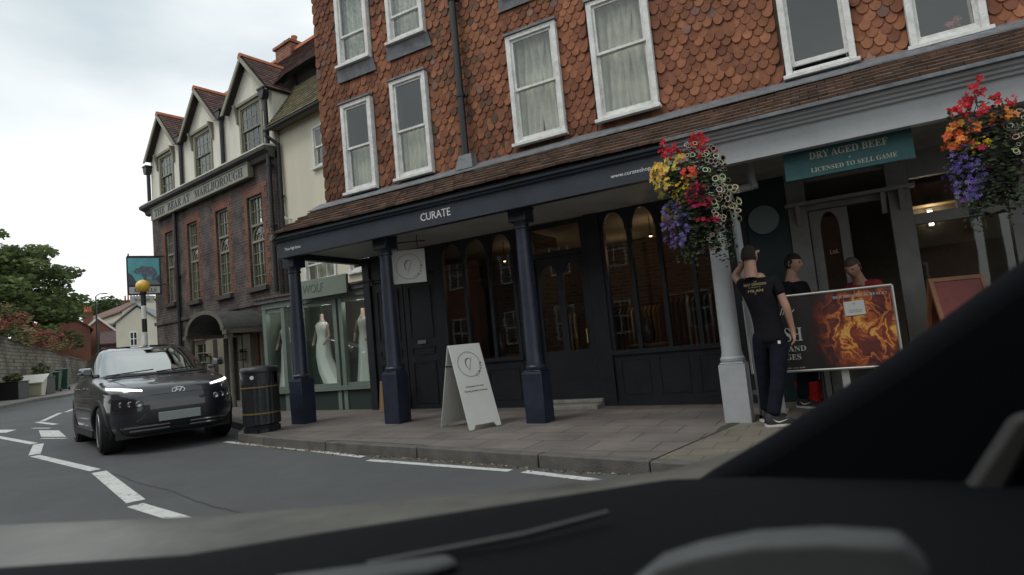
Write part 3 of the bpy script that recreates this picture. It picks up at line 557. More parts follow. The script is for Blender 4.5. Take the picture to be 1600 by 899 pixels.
# door leaf, ajar
M = MB(); M.box(-.265, YS + .03, .15, .0 + .15, YS + .08, .9); M.box(-.265, YS + .03, .901, -.16, YS + .08, 2.43); M.box(.045, YS + .03, .901, .15, YS + .08, 2.43); arch_light(M, -.16, .045, 2.43, 2.2, YS + .03, .05, .002)
bd = P_(M, 'door', GREYD, label='narrow glazed door leaf with an arched pane'); M = MB(); M.box(-.16, YS + .05, .9, .045, YS + .055, 2.4); M.build('pane', SHOPG, bd, world=True)
text(bd, 'Ltd.', (-.09 + 2.2, 1.88, .0 + 2.2, 1.93), YS + .045 - 7.6, TXTG)
M = MB(); M.box(-.98, YS + .12, .12, 4.7, 13.9, .17); P_(M, 'shop_floor', mat('tile_floor', (.12, .12, .11), .5))
M = MB(); M.box(-.98, 11.5, .17, 4.7, 11.6, 2.98); M.box(.9, 9.6, 1.9, 2.2, 9.68, 2.75); P_(M, 'shop_wall', mat('butcher_back_wall', (.12, .10, .07), .8, var=.35, vs=2))
E_ = empty('strip_light', (1.10, 9.55, 2.16), 'lit white strip light behind the transom of the grey shop window', 'lamp')
M = MB()
for k in range(3): M.box(-.022, -.02, .015 + k * .075, .022, .02, .055 + k * .075)
M.build('tube', mat('white_lamp', (1, 1, 1), emit=(1, .95, .85), es=7), E_); M = MB(); M.box(-.035, .021, 0, .035, .04, .24); M.build('housing', GREYD, E_)
pl = bpy.data.lights.new('strip_light_glow', 'POINT'); po = bpy.data.objects.new('strip_light_glow', pl); COL.objects.link(po); pl.energy = 3.5; pl.color = (1, .85, .6); pl.shadow_soft_size = .12; po.location = (1.1, 9.45, 2.3)
M = MB()
for zz in (2.22, 2.42): M.box(.85, 9.3, zz, 1.6, 9.58, zz + .02)
M.box(.84, 9.3, 2.0, .86, 9.58, 2.6); M.box(1.6, 9.3, 2.0, 1.62, 9.58, 2.6); M.build('shelf_unit', mat('pine_shelf', (.3, .22, .12), .7), label='pine shelf unit lit inside the grey shop window', cat='shelf')
# teal hanging sign under grey fascia
E_ = empty('shop_sign', (.18, 6.80, 2.55), 'teal sign board reading DRY AGED BEEF hanging under the grey fascia', 'sign')
M = MB(); M.box(-.56, -.02, .0, .56, .02, .315); M.box(-.565, -.026, -.003, .565, .026, .006); bevel(M.build('sign_board', TEAL, E_), .003)
text(E_, serif('DRY AGED BEEF'), (-.32, .175, .36, .245), -.021, mat('cream_lettering', (.5, .5, .42), .6)); text(E_, serif('LICENSED TO SELL GAME'), (-.32, .04, .42, .085), -.021, bpy.data.materials['cream_lettering'])
M = MB(); M.lathe([(0, -.024), (.007, -.024), (.007, -.021)], (.03, 0, .125), 10, 'Y'); M.build('dot', bpy.data.materials['cream_lettering'], E_)
M = MB(); M.cyl((-.4, 0, .315), (-.4, 0, .40), .008, n=6); M.cyl((.4, 0, .315), (.4, 0, .40), .008, n=6); M.build('hanger', BLACKM, E_)

# ---- Curate hanging sign
def curate_logo(E_, cxx, cz, R, y, pre=None, m=TXTD):
    """thin ring, high-contrast letter C with a slash, and the name set round the ring"""
    M = MB();
    if pre is not None: M.M = pre
    n = 60
    for i in range(n):
        a0 = rad(10) + rad(275) * i / n; a1 = rad(10) + rad(275) * (i + 1) / n
        q = [(cxx + rr * cos(t), y - .003, cz + rr * sin(t)) for rr, t in ((R, a0), (R * .975, a0), (R * .975, a1), (R, a1))]; M.prism(q, (0, .0025, 0))
    C0 = (cxx - R * .02, cz + R * .05)
    for i in range(30):
        def pt(t, o_):
            A = rad(42) + rad(218) * t; w = R * (.012 + .085 * max(0, sin(pi * t)) ** 1.6); rr = (.40 + (o_ - .5) * 2 * w / R * .5); return (C0[0] + R * rr * .72 * cos(A), y - .003, C0[1] + R * rr * 1.05 * sin(A))
        M.prism([pt(i / 30, 0), pt(i / 30, 1), pt((i + 1) / 30, 1), pt((i + 1) / 30, 0)], (0, .0025, 0))
    A_ = Vector((C0[0] + R * .30, 0, C0[1] + R * .46)); B_ = Vector((C0[0] - R * .10, 0, C0[1] - R * .62)); w = R * .013
    M.prism([(A_.x - w, y - .003, A_.z), (A_.x + w, y - .003, A_.z), (B_.x + w, y - .003, B_.z), (B_.x - w, y - .003, B_.z)], (0, .0025, 0))
    M.build('logo', m, E_)
    for k, ch in enumerate('CURATE'):
        A = rad(-66 + k * 13.5); c_ = (cxx + R * cos(A), cz + R * sin(A)); T = Matrix.Translation((c_[0], 0, c_[1])) @ Matrix.Rotation(-(A + pi / 2), 4, 'Y')
        if pre is not None: T = pre @ T
        text(E_, ch, (-R * .085, -R * .09, R * .085, R * .09), y - .001, m, pre=T, th=.003)
SIGNW = mat('sign_white', (.56, .57, .54), .6, var=.06, vs=3)
E_ = empty('hanging_sign', (-5.62, 7.20, 2.20), 'square white hanging sign with a large C logo under the navy canopy', 'sign', rz=rad(28))
M = MB(); M.box(-.25, -.012, 0, .25, .012, .50); bevel(M.build('sign_board', SIGNW, E_), .003); curate_logo(E_, 0, .25, .19, -.013)
M = MB(); M.tube([(-.15, 0, .50), (-.15, 0, .72)], .006, 6); M.tube([(.15, 0, .50), (.15, 0, .72)], .006, 6); M.tube([(-.32, 0, .62), (.28, 0, .62)], .010, 6); M.build('bracket', BLACKM, E_)

# ------------------------------------------------------------------ A-BOARD
def a_board():
    c = Vector((-4.35, 6.56)); wd = Vector((.42, .907)); nd = Vector((.907, -.42)); H_ = 1.04; sp = .34; hw = .235
    E_ = empty('pavement_sign', (c.x, c.y, g(c.x) + .12), 'white folding A-board with a large ringed C logo standing by the middle navy column', 'sign board', rz=math.atan2(wd.y, wd.x))
    # local x = width, local -y = facing direction (front)
    t = math.atan2(sp, H_); Ls = sqrt(H_ * H_ + sp * sp)
    for sgn, nm in ((-1, 'front_panel'), (1, 'back_panel')):
        Q = Matrix.Translation((0, 0, H_)) @ Matrix.Rotation(t * sgn, 4, 'X')
        M = MB(); M.M = Q; y0, y1 = (-.014, 0) if sgn < 0 else (0, .014)
        out = [(-hw, 0), (hw, 0), (hw, -Ls), (hw - .07, -Ls), (hw - .10, -Ls + .05), (-hw + .10, -Ls + .05), (-hw + .07, -Ls), (-hw, -Ls)]
        M.prism([(q[0], y0, q[1]) for q in out], (0, y1 - y0, 0)); o = M.build(nm, SIGNW, E_); bevel(o, .004)
        if sgn < 0:
            curate_logo(E_, 0.0, -.27, .165, -.0145, pre=Q)
            text(E_, 'Independent Womens', (-.13, -.575, .13, -.55), -.0145, TXTD, pre=Q, th=.002); text(E_, 'Clothing, Jewellery & Lifestyle', (-.17, -.635, .17, -.607), -.0145, TXTD, pre=Q, th=.002)
    M = MB(); M.box(-hw - .006, -sp * .25, H_ * .74, -hw - .001, sp * .25, H_ * .74 + .02); M.box(hw + .001, -sp * .25, H_ * .74, hw + .006, sp * .25, H_ * .74 + .02); M.build('hinge_strap', BLACKP, E_)
a_board()

# cardboard box by the navy column
E_ = empty('cardboard_box', (-6.93, 8.02, g(-6.9) + .12), 'flat brown cardboard box leaning behind the second navy column', 'box', rz=.1)
M = MB(); M.M = Matrix.Rotation(rad(-8), 4, 'X'); M.box(-.17, -.03, 0, .17, .03, .52); bevel(M.build('carton', mat('cardboard', (.30, .19, .10), .85, var=.12), E_), .004); M = MB(); M.M = Matrix.Rotation(rad(-8), 4, 'X'); M.box(-.03, -.033, .0, .03, -.0305, .52); M.build('tape', mat('parcel_tape', (.36, .27, .16), .4), E_)

# ------------------------------------------------------------------ LITTER BIN
E_ = empty('litter_bin', (-7.75, 6.16, g(-7.75) + .12), 'round black litter bin with two gold bands on the kerbside pavement', 'litter bin')
BINM = mat('bin_black', (.014, .015, .017), .38, var=.3, vs=12, bump=.15)
M = MB(); n = 48; P = []
for (R, z_) in ((.225, .05), (.235, .10), (.262, .12), (.265, .14), (.262, .36), (.262, .70)):
    P.append([((R + (.006 if i % 2 and .13 < z_ < .69 else 0)) * cos(2 * pi * i / n) if 0 else (R - (.007 if i % 2 and z_ > .13 else 0)) * cos(2 * pi * i / n), (R - (.007 if i % 2 and z_ > .13 else 0)) * sin(2 * pi * i / n), z_) for i in range(n)])
M.grid(P, True); M.build('body', BINM, E_)
M = MB(); M.lathe([(.17, 0), (.215, .0), (.215, .06), (.17, .06)], n=30)
for k in range(6): A = k * pi / 3; M.box(.2 * cos(A) - .04, .2 * sin(A) - .04, 0, .2 * cos(A) + .04, .2 * sin(A) + .04, .08)
M.build('base', BINM, E_, smooth=40)
M = MB()
for i in range(32):
    A = 2 * pi * i / 32
    if not any(abs((A - q + pi) % (2 * pi) - pi) < .42 for q in (rad(-160), rad(20))):
        B = A + 2 * pi / 32; q = [(.262 * cos(A), .262 * sin(A), .70), (.262 * cos(B), .262 * sin(B), .70), (.262 * cos(B), .262 * sin(B), .86), (.262 * cos(A), .262 * sin(A), .86)]; M.prism(q, (-.02 * cos(A), -.02 * sin(A), 0))
M.build('hood_wall', BINM, E_)
M = MB(); M.lathe([(.02, .865), (.27, .86), (.275, .88), (.27, .925), (.24, .95), (.15, .962), (.02, .966)], n=40); M.build('lid', BINM, E_, smooth=60)
M = MB(); M.lathe([(.20, .69), (.20, .86)], n=24); M.build('liner', DARKW, E_)
for zz in (.275, .655): M = MB(); M.lathe([(.262, zz - .011), (.2695, zz - .009), (.2695, zz + .009), (.262, zz + .011)], n=48); M.build('gold_band', mat('gold_band', (.20, .13, .05), .5, metal=.3), E_, smooth=50)
A = rad(-62); M = MB(); M.M = Matrix.Rotation(A, 4, 'Z'); M.lathe([(0, .262), (.028, .262), (.028, .272), (0, .272)], (0, 0, .80), 20, 'X'); M.build('sticker', mat('white_sticker', (.6, .6, .58), .5), E_)

# ------------------------------------------------------------------ HANGING BASKETS
PET = vcolmat('petal_tint', .6, .12, 9, trans=.25); LEAF = vcolmat('leaf_tint', .6, .3, 9, trans=.25)
def bloom(M, c, d, s, col, kind='five', eye=None):
    q = Vector(d).normalized().to_track_quat('Z', 'Y'); c = Vector(c); roll = random.random() * 6
    if kind == 'ring':
        n = 8
        for i in range(n):
            a0, a1 = roll + 2 * pi * i / n, roll + 2 * pi * (i + 1) / n
            P = [c + q @ Vector((rr * s * cos(t), rr * s * sin(t), h * s)) for rr, t, h in ((1, a0, .12), (1, a1, .12), (.72, a1, .05), (.72, a0, .05))]; M.add(P, [(0, 1, 2, 3)], col)
            P = [c + q @ Vector((rr * s * cos(t), rr * s * sin(t), h * s)) for rr, t, h in ((.72, a0, .05), (.72, a1, .05), (0, a0, -.3))]; M.add(P, [(0, 1, 2)], eye)
        return
    n = 5
    for i in range(n):
        t = roll + 2 * pi * i / n; w = .62 if kind == 'five' else .32; k = random.uniform(.85, 1.12); cc = tuple(x * k for x in col); cu_ = random.uniform(-.1, .35)
        P = [c, c + q @ Vector((s * .62 * cos(t - w), s * .62 * sin(t - w), s * .15)), c + q @ Vector((s * cos(t - w * .35), s * sin(t - w * .35), s * cu_)), c + q @ Vector((s * cos(t + w * .35), s * sin(t + w * .35), s * cu_)), c + q @ Vector((s * .62 * cos(t + w), s * .62 * sin(t + w), s * .15))]
        M.add(P, [(0, 1, 2, 3, 4)], cc)
    if eye:
        P = [c + q @ Vector((s * .2 * cos(k * 1.57), s * .2 * sin(k * 1.57), s * .08)) for k in range(4)]; M.add(P, [(0, 1, 2, 3)], eye)
def basket(x, y, zc, lab, flip, seed):
    random.seed(seed); E_ = empty('hanging_basket', (x, y, zc), lab, 'hanging basket', group='hanging flower baskets on the shop fronts')
    F = 1 if not flip else 1
    M = MB(); M.lathe([(.03, -.28), (.12, -.24), (.19, -.12), (.21, 0), (.20, .01), (.17, -.1)], n=20); M.build('basket', mat('basket_moss', (.03, .035, .02), .95, bump=.8) if 'basket_moss' not in bpy.data.materials else bpy.data.materials['basket_moss'], E_, smooth=180)
    M = MB(); tz = .60
    for k in range(3): A = k * 2.1 + .4; M.cyl((.2 * cos(A), .2 * sin(A), 0), (0, 0, .45), .004, n=5)
    M.tube([(0, 0, .45), (0, .0, .53), (0, .34, .53), (0, .36, .49), (0, .36, .67)], .011, 6); M.build('bracket', BLACKM, E_)
    # foliage
    M = MB()
    def inside(): # random point on the bulk of the plant, with its outward direction
        while 1:
            A = random.uniform(0, 2 * pi); z_ = random.uniform(-.62, .42); 
            R = .30 * sqrt(max(0, 1 - ((z_ - .02) / .55) ** 2)) if z_ > -.45 else .17
            R *= (1 + .25 * noise.noise(Vector((cos(A) * 1.6, sin(A) * 1.6, z_ * 3 + seed))))
            if R > .03: return Vector((R * cos(A), R * sin(A), z_)), Vector((cos(A), sin(A), .35))
    for i in range(2500):
        P, d_ = inside(); P = P * random.uniform(.6, 1.03); q = (d_ + Vector((random.gauss(0, .6), random.gauss(0, .6), random.gauss(0, .6)))).normalized().to_track_quat('Z', 'Y'); s = random.uniform(.018, .04); dark = P.x < -.02 and P.z < 0
        c = random.choice([(.035, .06, .02), (.05, .085, .025), (.025, .04, .018), (.07, .09, .04)]) if not (random.random() < .35) else (.03, .018, .028)
        M.add([P + q @ Vector(v) for v in ((-s, 0, 0), (0, -s * .5, .2 * s), (s, 0, 0), (0, s * .5, .2 * s))], [(0, 1, 2, 3)], c)
    for i in range(60): # trailing stems
        A = random.uniform(0, 2 * pi); R = random.uniform(.1, .26); z0 = random.uniform(-.45, -.2); L_ = random.uniform(.1, .35); pr_ = None
        for k in range(6):
            P = Vector((R * cos(A) + random.gauss(0, .012) + (.10 if cos(A) > 0 else 0) * k / 5 , R * sin(A), z0 - L_ * k / 5)); 
            s = .02; q = Vector((random.gauss(0, 1), -1, .3)).normalized().to_track_quat('Z', 'Y'); M.add([P + q @ Vector(v) for v in ((-s, 0, 0), (0, -s * .5, 0), (s, 0, 0), (0, s * .5, 0))], [(0, 1, 2, 3)], (.04, .06, .03))
    M.build('foliage', LEAF, E_, fixn=False, kind='stuff')
    # blooms: dir towards the street
    RED, ORG, YEL, CRI, PUR, LIL, CRM = (.52, .02, .03), (.68, .16, .04), (.70, .50, .10), (.40, .012, .05), (.085, .06, .26), (.22, .18, .45), (.58, .58, .38)
    def put(M, cx_, cz_, rx, rz_, n, s, cols, kind='five', eye=None, depth=.26):
        for i in range(n):
            A = random.uniform(0, 2 * pi); R = sqrt(random.random()); px, pz = cx_ + rx * R * cos(A), cz_ + rz_ * R * sin(A)
            dd = sqrt(max(.0, 1 - min(1, (px / .42) ** 2))) * depth; py = -dd * random.uniform(.75, 1.1)
            if random.random() < .25: py = -py * .9
            bloom(M, (px, py, pz), (px * 2 + random.gauss(0, .35), py * 3 + (-.3 if py < 0 else .3) + random.gauss(0, .3), .25 + random.gauss(0, .35)), s * random.uniform(.75, 1.3), tuple(v_ * random.uniform(.7, 1.2) for v_ in random.choice(cols)), kind, eye)
    M = MB()
    if not flip:
        put(M, -.18, .50, .10, .10, 34, .024, [RED]); put(M, .13, .48, .10, .10, 40, .024, [RED]); M.build('red_blooms', PET, E_, fixn=False, kind='stuff')
        M = MB(); put(M, -.28, .22, .13, .16, 46, .038, [YEL, (.70, .42, .08), (.8, .6, .15)]); put(M, -.12, .34, .12, .07, 14, .034, [YEL]); put(M, -.05, .02, .12, .14, 70, .014, [(.75, .5, .02)]); M.build('yellow_blooms', PET, E_, fixn=False, kind='stuff')
        M = MB(); put(M, .0, .18, .10, .08, 24, .032, [ORG, (.75, .08, .05)]); M.build('orange_blooms', PET, E_, fixn=False, kind='stuff')
        M = MB(); put(M, .08, -.06, .12, .15, 70, .026, [CRI, (.6, .02, .1)]); put(M, .12, -.32, .14, .05, 12, .024, [CRI]); put(M, -.2, .10, .03, .03, 3, .03, [(.6, .05, .35)]); M.build('crimson_blooms', PET, E_, fixn=False, kind='stuff')
        M = MB(); put(M, -.20, -.28, .16, .24, 170, .020, [PUR, LIL, LIL, (.17, .12, .42)], 'star'); M.build('violet_blooms', PET, E_, fixn=False, kind='stuff')
        M = MB(); put(M, .24, .15, .10, .28, 48, .027, [CRM], 'ring', (.03, .01, .02)); put(M, .30, -.12, .12, .24, 52, .027, [CRM], 'ring', (.03, .01, .02)); put(M, .06, .42, .09, .08, 14, .022, [CRM], 'ring', (.03, .01, .02)); put(M, .22, -.50, .12, .12, 16, .018, [(.3, .3, .2)], 'ring', (.02, .01, .02)); M.build('picotee_blooms', PET, E_, fixn=False, kind='stuff')
    else:
        put(M, -.02, .40, .16, .12, 50, .026, [RED]); put(M, -.02, .56, .05, .07, 14, .026, [RED]); put(M, -.2, .42, .05, .05, 10, .024, [RED]); put(M, .2, .38, .05, .06, 12, .024, [RED]); M.build('red_blooms', PET, E_, fixn=False, kind='stuff')
        M = MB(); put(M, -.18, .14, .12, .14, 44, .034, [ORG, (.75, .1, .08), (.75, .28, .05)]); put(M, .12, .22, .12, .07, 16, .034, [(.75, .35, .06), ORG]); M.build('orange_blooms', PET, E_, fixn=False, kind='stuff')
        M = MB(); put(M, -.06, .0, .08, .08, 40, .014, [(.7, .5, .02)]); M.build('yellow_blooms', PET, E_, fixn=False, kind='stuff')
        M = MB(); put(M, -.10, -.02, .04, .04, 5, .03, [CRI]); put(M, -.04, -.20, .03, .03, 4, .03, [CRI]); M.build('crimson_blooms', PET, E_, fixn=False, kind='stuff')
        M = MB(); put(M, -.20, -.22, .14, .28, 190, .020, [PUR, LIL, (.17, .12, .42)], 'star'); M.build('violet_blooms', PET, E_, fixn=False, kind='stuff')
        M = MB(); put(M, .24, .06, .12, .20, 46, .024, [CRM], 'ring', (.03, .01, .02)); put(M, .28, -.25, .12, .15, 10, .02, [(.35, .35, .25)], 'ring', (.02, .01, .02)); M.build('picotee_blooms', PET, E_, fixn=False, kind='stuff')
    if flip: E_.scale = (.88, .88, .88)
basket(-1.20, 6.28, 2.48, 'hanging basket with yellow and crimson blooms by the seam of navy and grey fascias', False, 3)
basket(1.16, 6.28, 2.40, 'hanging basket with orange and violet blooms on the grey fascia beyond the teal sign', True, 11)
E_ = empty('potted_flower', (1.36, 7.80, 3.90), 'pink potted flower on the sill inside the last tile-wall window', 'plant')
M = MB(); M.lathe([(.035, 0), (.05, .09), (.055, .09), (.055, .10), (.02, .10)], n=14); M.build('pot', mat('terracotta_pot', (.3, .12, .07), .8), E_)
M = MB()
for k in range(26): bloom(M, (random.gauss(0, .035), random.gauss(-.02, .03), .17 + random.gauss(0, .03)), (random.gauss(0, 1), -1, random.gauss(0, 1)), .028, (.55, .22, .24))
M.build('pink_blooms', PET, E_, fixn=False, kind='stuff')
random.seed(5)
#PART2
# ------------------------------------------------------------------ THE HOTEL (local x = -s along the front, y into the building)
HT = empty('hotel', (-11.8, 10.1, 0), 'old blue-grey brick hotel with three white gabled dormers and a long name board', 'building', rz=rad(-9))
def Hb(M, name, m, par=None, **k): return M.build(name, m, par or HT, **k)
hw = [(.55, 1.27, 3.15, 5.47), (2.27, 2.92, 3.15, 5.47), (4.00, 4.60, 3.2, 5.45), (5.52, 6.05, 3.3, 5.45)]
hh = [(-b, -a, c, d) for a, b, c, d in hw]; gf = [(-4.62, -3.75, .85, 2.05), (-1.15, -.42, .85, 2.02), (-2.62, -1.98, .1, 2.05)]
M = MB(); gridwall(M, -6.9, .12, 0.1, 6.18, 0, .35, hh + gf); M.box(-6.9, .352, .1, -6.6, 9, 6.18); Hb(M, 'wall', BHOT)
M = MB(); M.box(-6.55, 3.2, .1, .1, 3.3, 6.1); M.box(-6.55, .4, 2.7, .1, 3.19, 2.8); Hb(M, 'room_partition', DARKW)
for (x0, x1, z0, z1) in hh + gf[:2]: # toothed red dressings
    M = MB(); z = z0 - .1; k = 0
    while z < z1 + .15:
        e = .24 if k % 2 else .14; zt = min(z + .15, z1 + .26); M.box(x0 - e, -.006, z, x0 - .001, .01, zt - .004); M.box(x1 + .001, -.006, z, x1 + e, .01, zt - .004); z += .15; k += 1
    M.box(x0 - .0, -.007, z1 + .001, x1, .01, z1 + .24); Hb(M, 'brick_dressing', BDRESS)
M = MB(); M.box(-6.95, -.05, 2.70, .12, -.001, 2.80); Hb(M, 'string_course', BHOT)
for (x0, x1, z0, z1) in hh:
    M = MB(); f = .05; M.box(x0, .06, z0, x0 + f, .16, z1); M.box(x1 - f, .06, z0, x1, .16, z1); M.box(x0 + f, .06, z1 - f, x1 - f, .16, z1); M.box(x0 + f, .06, z0, x1 - f, .16, z0 + f)
    zA = z0 + (z1 - z0) * .50; zB = z0 + (z1 - z0) * .68
    M.box(x0 + f, .05, zA - .03, x1 - f, .15, zA + .03); M.box(x0 + f, .05, zB - .03, x1 - f, .15, zB + .03)
    xm = (x0 + x1) / 2; M.box(xm - .02, .07, z0 + f, xm + .02, .14, zA - .031)
    for xx in (x0 + f + (xm - x0 - f) / 2, x1 - f - (xm - x0 - f) / 2): M.box(xx - .009, .08, z0 + f, xx + .009, .13, zA - .031)
    for k in range(1, 4): zz = z0 + (zA - z0) * k / 4; M.box(x0 + f, .085, zz - .009, x1 - f, .125, zz + .009)
    for k in range(1, 4): xx = x0 + f + (x1 - x0 - 2 * f) * k / 4; M.box(xx - .009, .08, zB + .031, xx + .009, .13, z1 - f)
    M.box(x0 + f, .085, (zB + z1) / 2 - .009, x1 - f, .125, (zB + z1) / 2 + .009)
    R = (x1 - x0) / 2 - f; 
    for rr in (1., .55):
        for i in range(10):
            a0, a1 = pi * i / 10, pi * (i + 1) / 10; hz = zB - zA - .06
            M.prism([(xm + R * rr * cos(a0), .08, zA + .03 + hz * rr * sin(a0)), (xm + R * rr * cos(a1), .08, zA + .03 + hz * rr * sin(a1)), (xm + (R * rr - .025) * cos(a1), .08, zA + .03 + (hz * rr - .02) * sin(a1)), (xm + (R * rr - .025) * cos(a0), .08, zA + .03 + (hz * rr - .02) * sin(a0))], (0, .04, 0))
    for A in (.35, .65): M.cyl((xm, .10, zA + .03), (xm + R * .95 * cos(A * pi), .10, zA + .03 + (zB - zA - .06) * .95 * sin(A * pi)), .009, n=5)
    w = Hb(M, 'window', STONEG); M = MB(); M.box(x0 + .02, .105, z0 + .02, x1 - .02, .108, z1 - .02); Hb(M, 'pane', GLASS, w); M = MB(); M.box(x0 - .1, -.1, z0 - .12, x1 + .1, .05, z0 - .005); Hb(M, 'sill', mat('dark_sill', (.06, .055, .05), .8) if 'dark_sill' not in bpy.data.materials else bpy.data.materials['dark_sill'], w)
sash_window(HT, -4.62, -3.75, .85, 2.05, .06, STONEG, muntins=(2, 2), curtain=False); sash_window(HT, -1.15, -.42, .85, 2.02, .06, STONEG, muntins=(2, 2), curtain=False)
# doorway and pilasters, lamps
M = MB(); M.box(-3.55, -.14, .1, -3.15, -.002, 2.0); M.box(-2.98, -.10, .1, -2.66, -.002, 2.0); M.box(-1.94, -.10, .1, -1.74, -.002, 2.0); M.box(-1.60, -.14, .1, -1.25, -.002, 2.0); M.box(-2.655, -.1, 1.98, -1.945, -.002, 2.02); Hb(M, 'pilaster', mat('buff_stone_paint', (.20, .185, .14), .8, var=.2, vs=4))
M = MB(); M.box(-2.60, .2, .1, -2.33, .25, 2.03); Hb(M, 'door', mat('olive_door', (.07, .07, .05), .5), label='olive door leaf standing open')
for s_ in (3.30, 1.48):
    M = MB(); M.box(-s_ - .01, -.30, 1.62, -s_ + .01, -.14, 1.64); M.box(-s_ - .07, -.32, 1.36, -s_ + .07, -.18, 1.38); M.prism([(-s_ - .085, -.335, 1.56), (-s_ + .085, -.335, 1.56), (-s_ + .085, -.165, 1.56), (-s_ - .085, -.165, 1.56)], (0, 0, .03)); M.box(-s_ - .03, -.28, 1.59, -s_ + .03, -.22, 1.63)
    for dx in (-.065, .055):
        for dy in (-.315, -.195): M.box(-s_ + dx, dy, 1.381, -s_ + dx + .01, dy + .01, 1.559)
    w = Hb(M, 'wall_lantern', BLACKM); M = MB(); M.box(-s_ - .055, -.303, 1.382, -s_ + .055, -.2, 1.558); Hb(M, 'lantern_glass', GLASS, w)
# barrel porch
M = MB(); pc, pr_, y0 = -1.52, .94, -1.12; n = 20; P0 = []; P1 = []
for i in range(n + 1):
    A = pi * i / n; P0.append((pc + pr_ * cos(A), 2.08 + .52 * sin(A) * 1.0)); P1.append((pc + (pr_ - .05) * cos(A), 2.08 + .48 * sin(A)))
for i in range(n): M.prism([(P0[i][0], y0, P0[i][1]), (P0[i + 1][0], y0, P0[i + 1][1]), (P1[i + 1][0], y0, P1[i + 1][1]), (P1[i][0], y0, P1[i][1])], (0, 1.115, 0))
o = Hb(M, 'porch_canopy', mat('porch_lead', (.065, .068, .064), .55, var=.35, vs=6, bump=.3)); 
M = MB()
for i in range(n): M.prism([(pc + q[0] * cos(pi * j / n), y0 - .03, 2.08 + q[1] * sin(pi * j / n)) for j, q in ((i, (.96, .54)), (i + 1, (.96, .54)), (i + 1, (.84, .45)), (i, (.84, .45)))], (0, .028, 0))
M.box(-.52, y0, 2.0, -.44, -.145, 2.09); M.box(-2.60, y0, 2.0, -2.52, -.145, 2.09); M.box(-2.60, y0 - .03, 1.99, -2.42, y0 + .05, 2.075); M.box(-.62, y0 - .03, 1.99, -.44, y0 + .05, 2.075)
PORT = mat('weathered_porch_paint', (.12, .115, .088), .75, var=.25, vs=5); Hb(M, 'arch_trim', PORT, o)
for x in (-2.50, -.54): M = MB(); M.lathe([(.07, .3), (.07, .4), (.055, .45), (.05, 1.9), (.07, 1.94), (.07, 1.99)], (x, y0 + .12, 0), 14); Hb(M, 'porch_column', PORT, smooth=40)
# cornice and name board
M = MB(); M.prism([(-7.1, 0, 6.17), (-7.1, -.10, 6.20), (-7.1, -.14, 6.30), (-7.1, -.28, 6.36), (-7.1, -.30, 6.44), (-7.1, 0, 6.47)], (7.25, 0, 0)); Hb(M, 'cornice', mat('dark_stone_cornice', (.07, .068, .062), .7, var=.3, vs=4))
M = MB(); M.prism([(-7.08, -.02, 6.472), (-7.08, -.27, 6.45), (-7.08, -.27, 6.49), (-7.08, -.02, 6.53)], (7.2, 0, 0)); Hb(M, 'lead_ledge', WHITER)
M = MB(); M.box(-6.47, -.17, 5.93, -.83, -.02, 6.27); o = Hb(M, 'name_board', mat('name_board_grey', (.27, .28, .235), .65, var=.15, vs=3)); bevel(o, .01)
M = MB(); M.box(-6.50, -.19, 5.90, -.80, -.10, 5.93); M.box(-6.50, -.19, 6.272, -.80, -.10, 6.30); M.box(-6.50, -.19, 5.93, -6.472, -.1, 6.27); M.box(-.828, -.19, 5.93, -.80, -.1, 6.27); Hb(M, 'board_frame', STONEG, o)
text(o, serif('THE  BEAR AT'), (-6.28, 5.985, -3.98, 6.21), -.172, TXTD); text(o, serif('MARLBOROUGH'), (-3.68, 5.985, -1.08, 6.21), -.172, TXTD)
# dormer storey
dw = [(.36, 1.47, 6.6, 7.93), (2.96, 4.02, 6.6, 7.92), (5.35, 6.33, 6.6, 7.9)]
gpk = [(.94, 1.06), (3.46, 1.06), (5.88, 1.04)]
M = MB(); gridwall(M, -6.95, .10, 6.475, 7.97, .05, .25, [(-b, -a, c, d) for a, b, c, d in dw]); M.box(-6.95, .252, 6.475, -6.75, 5, 7.97); M.box(-.1, .252, 6.3, .10, 5, 8.0)
for c_, w_ in gpk: M.prism([(-c_ - w_ + .08, .05, 7.972), (-c_ + w_ - .08, .05, 7.972), (-c_, .05, 9.02)], (0, .2, 0))
Hb(M, 'rendered_wall', WHITER)
for a_, b_, c_, d_ in dw:
    w = sash_window(HT, -b_, -a_, c_, d_, .02, STONEG, fw_=.09, muntins=(4, 2), curtain=False, depth=.12)
    M = MB(); M.box(-b_ - .08, -.03, d_ + .002, -a_ + .08, .049, d_ + .07)
    for xx in (-b_ - .10, -a_ + .04): M.prism([(xx, -.10, d_ + .07), (xx, .048, d_ + .07), (xx, .048, d_ - .42), (xx, .0, d_ - .40), (xx, -.02, d_ - .2)], (.06, 0, 0))
    Hb(M, 'lintel', STONEG, w)
M = MB(); M.box(-6.75, 1.8, 6.3, -.1, 1.9, 8.2); Hb(M, 'room_partition', DARKW)
HR = vcolmat('hotel_roof_clay', .9, .3, 5, moss=(.05, .045, .035)); HC = [(.12, .07, .06), (.10, .06, .055), (.15, .08, .06), (.085, .06, .055), (.13, .085, .075)]
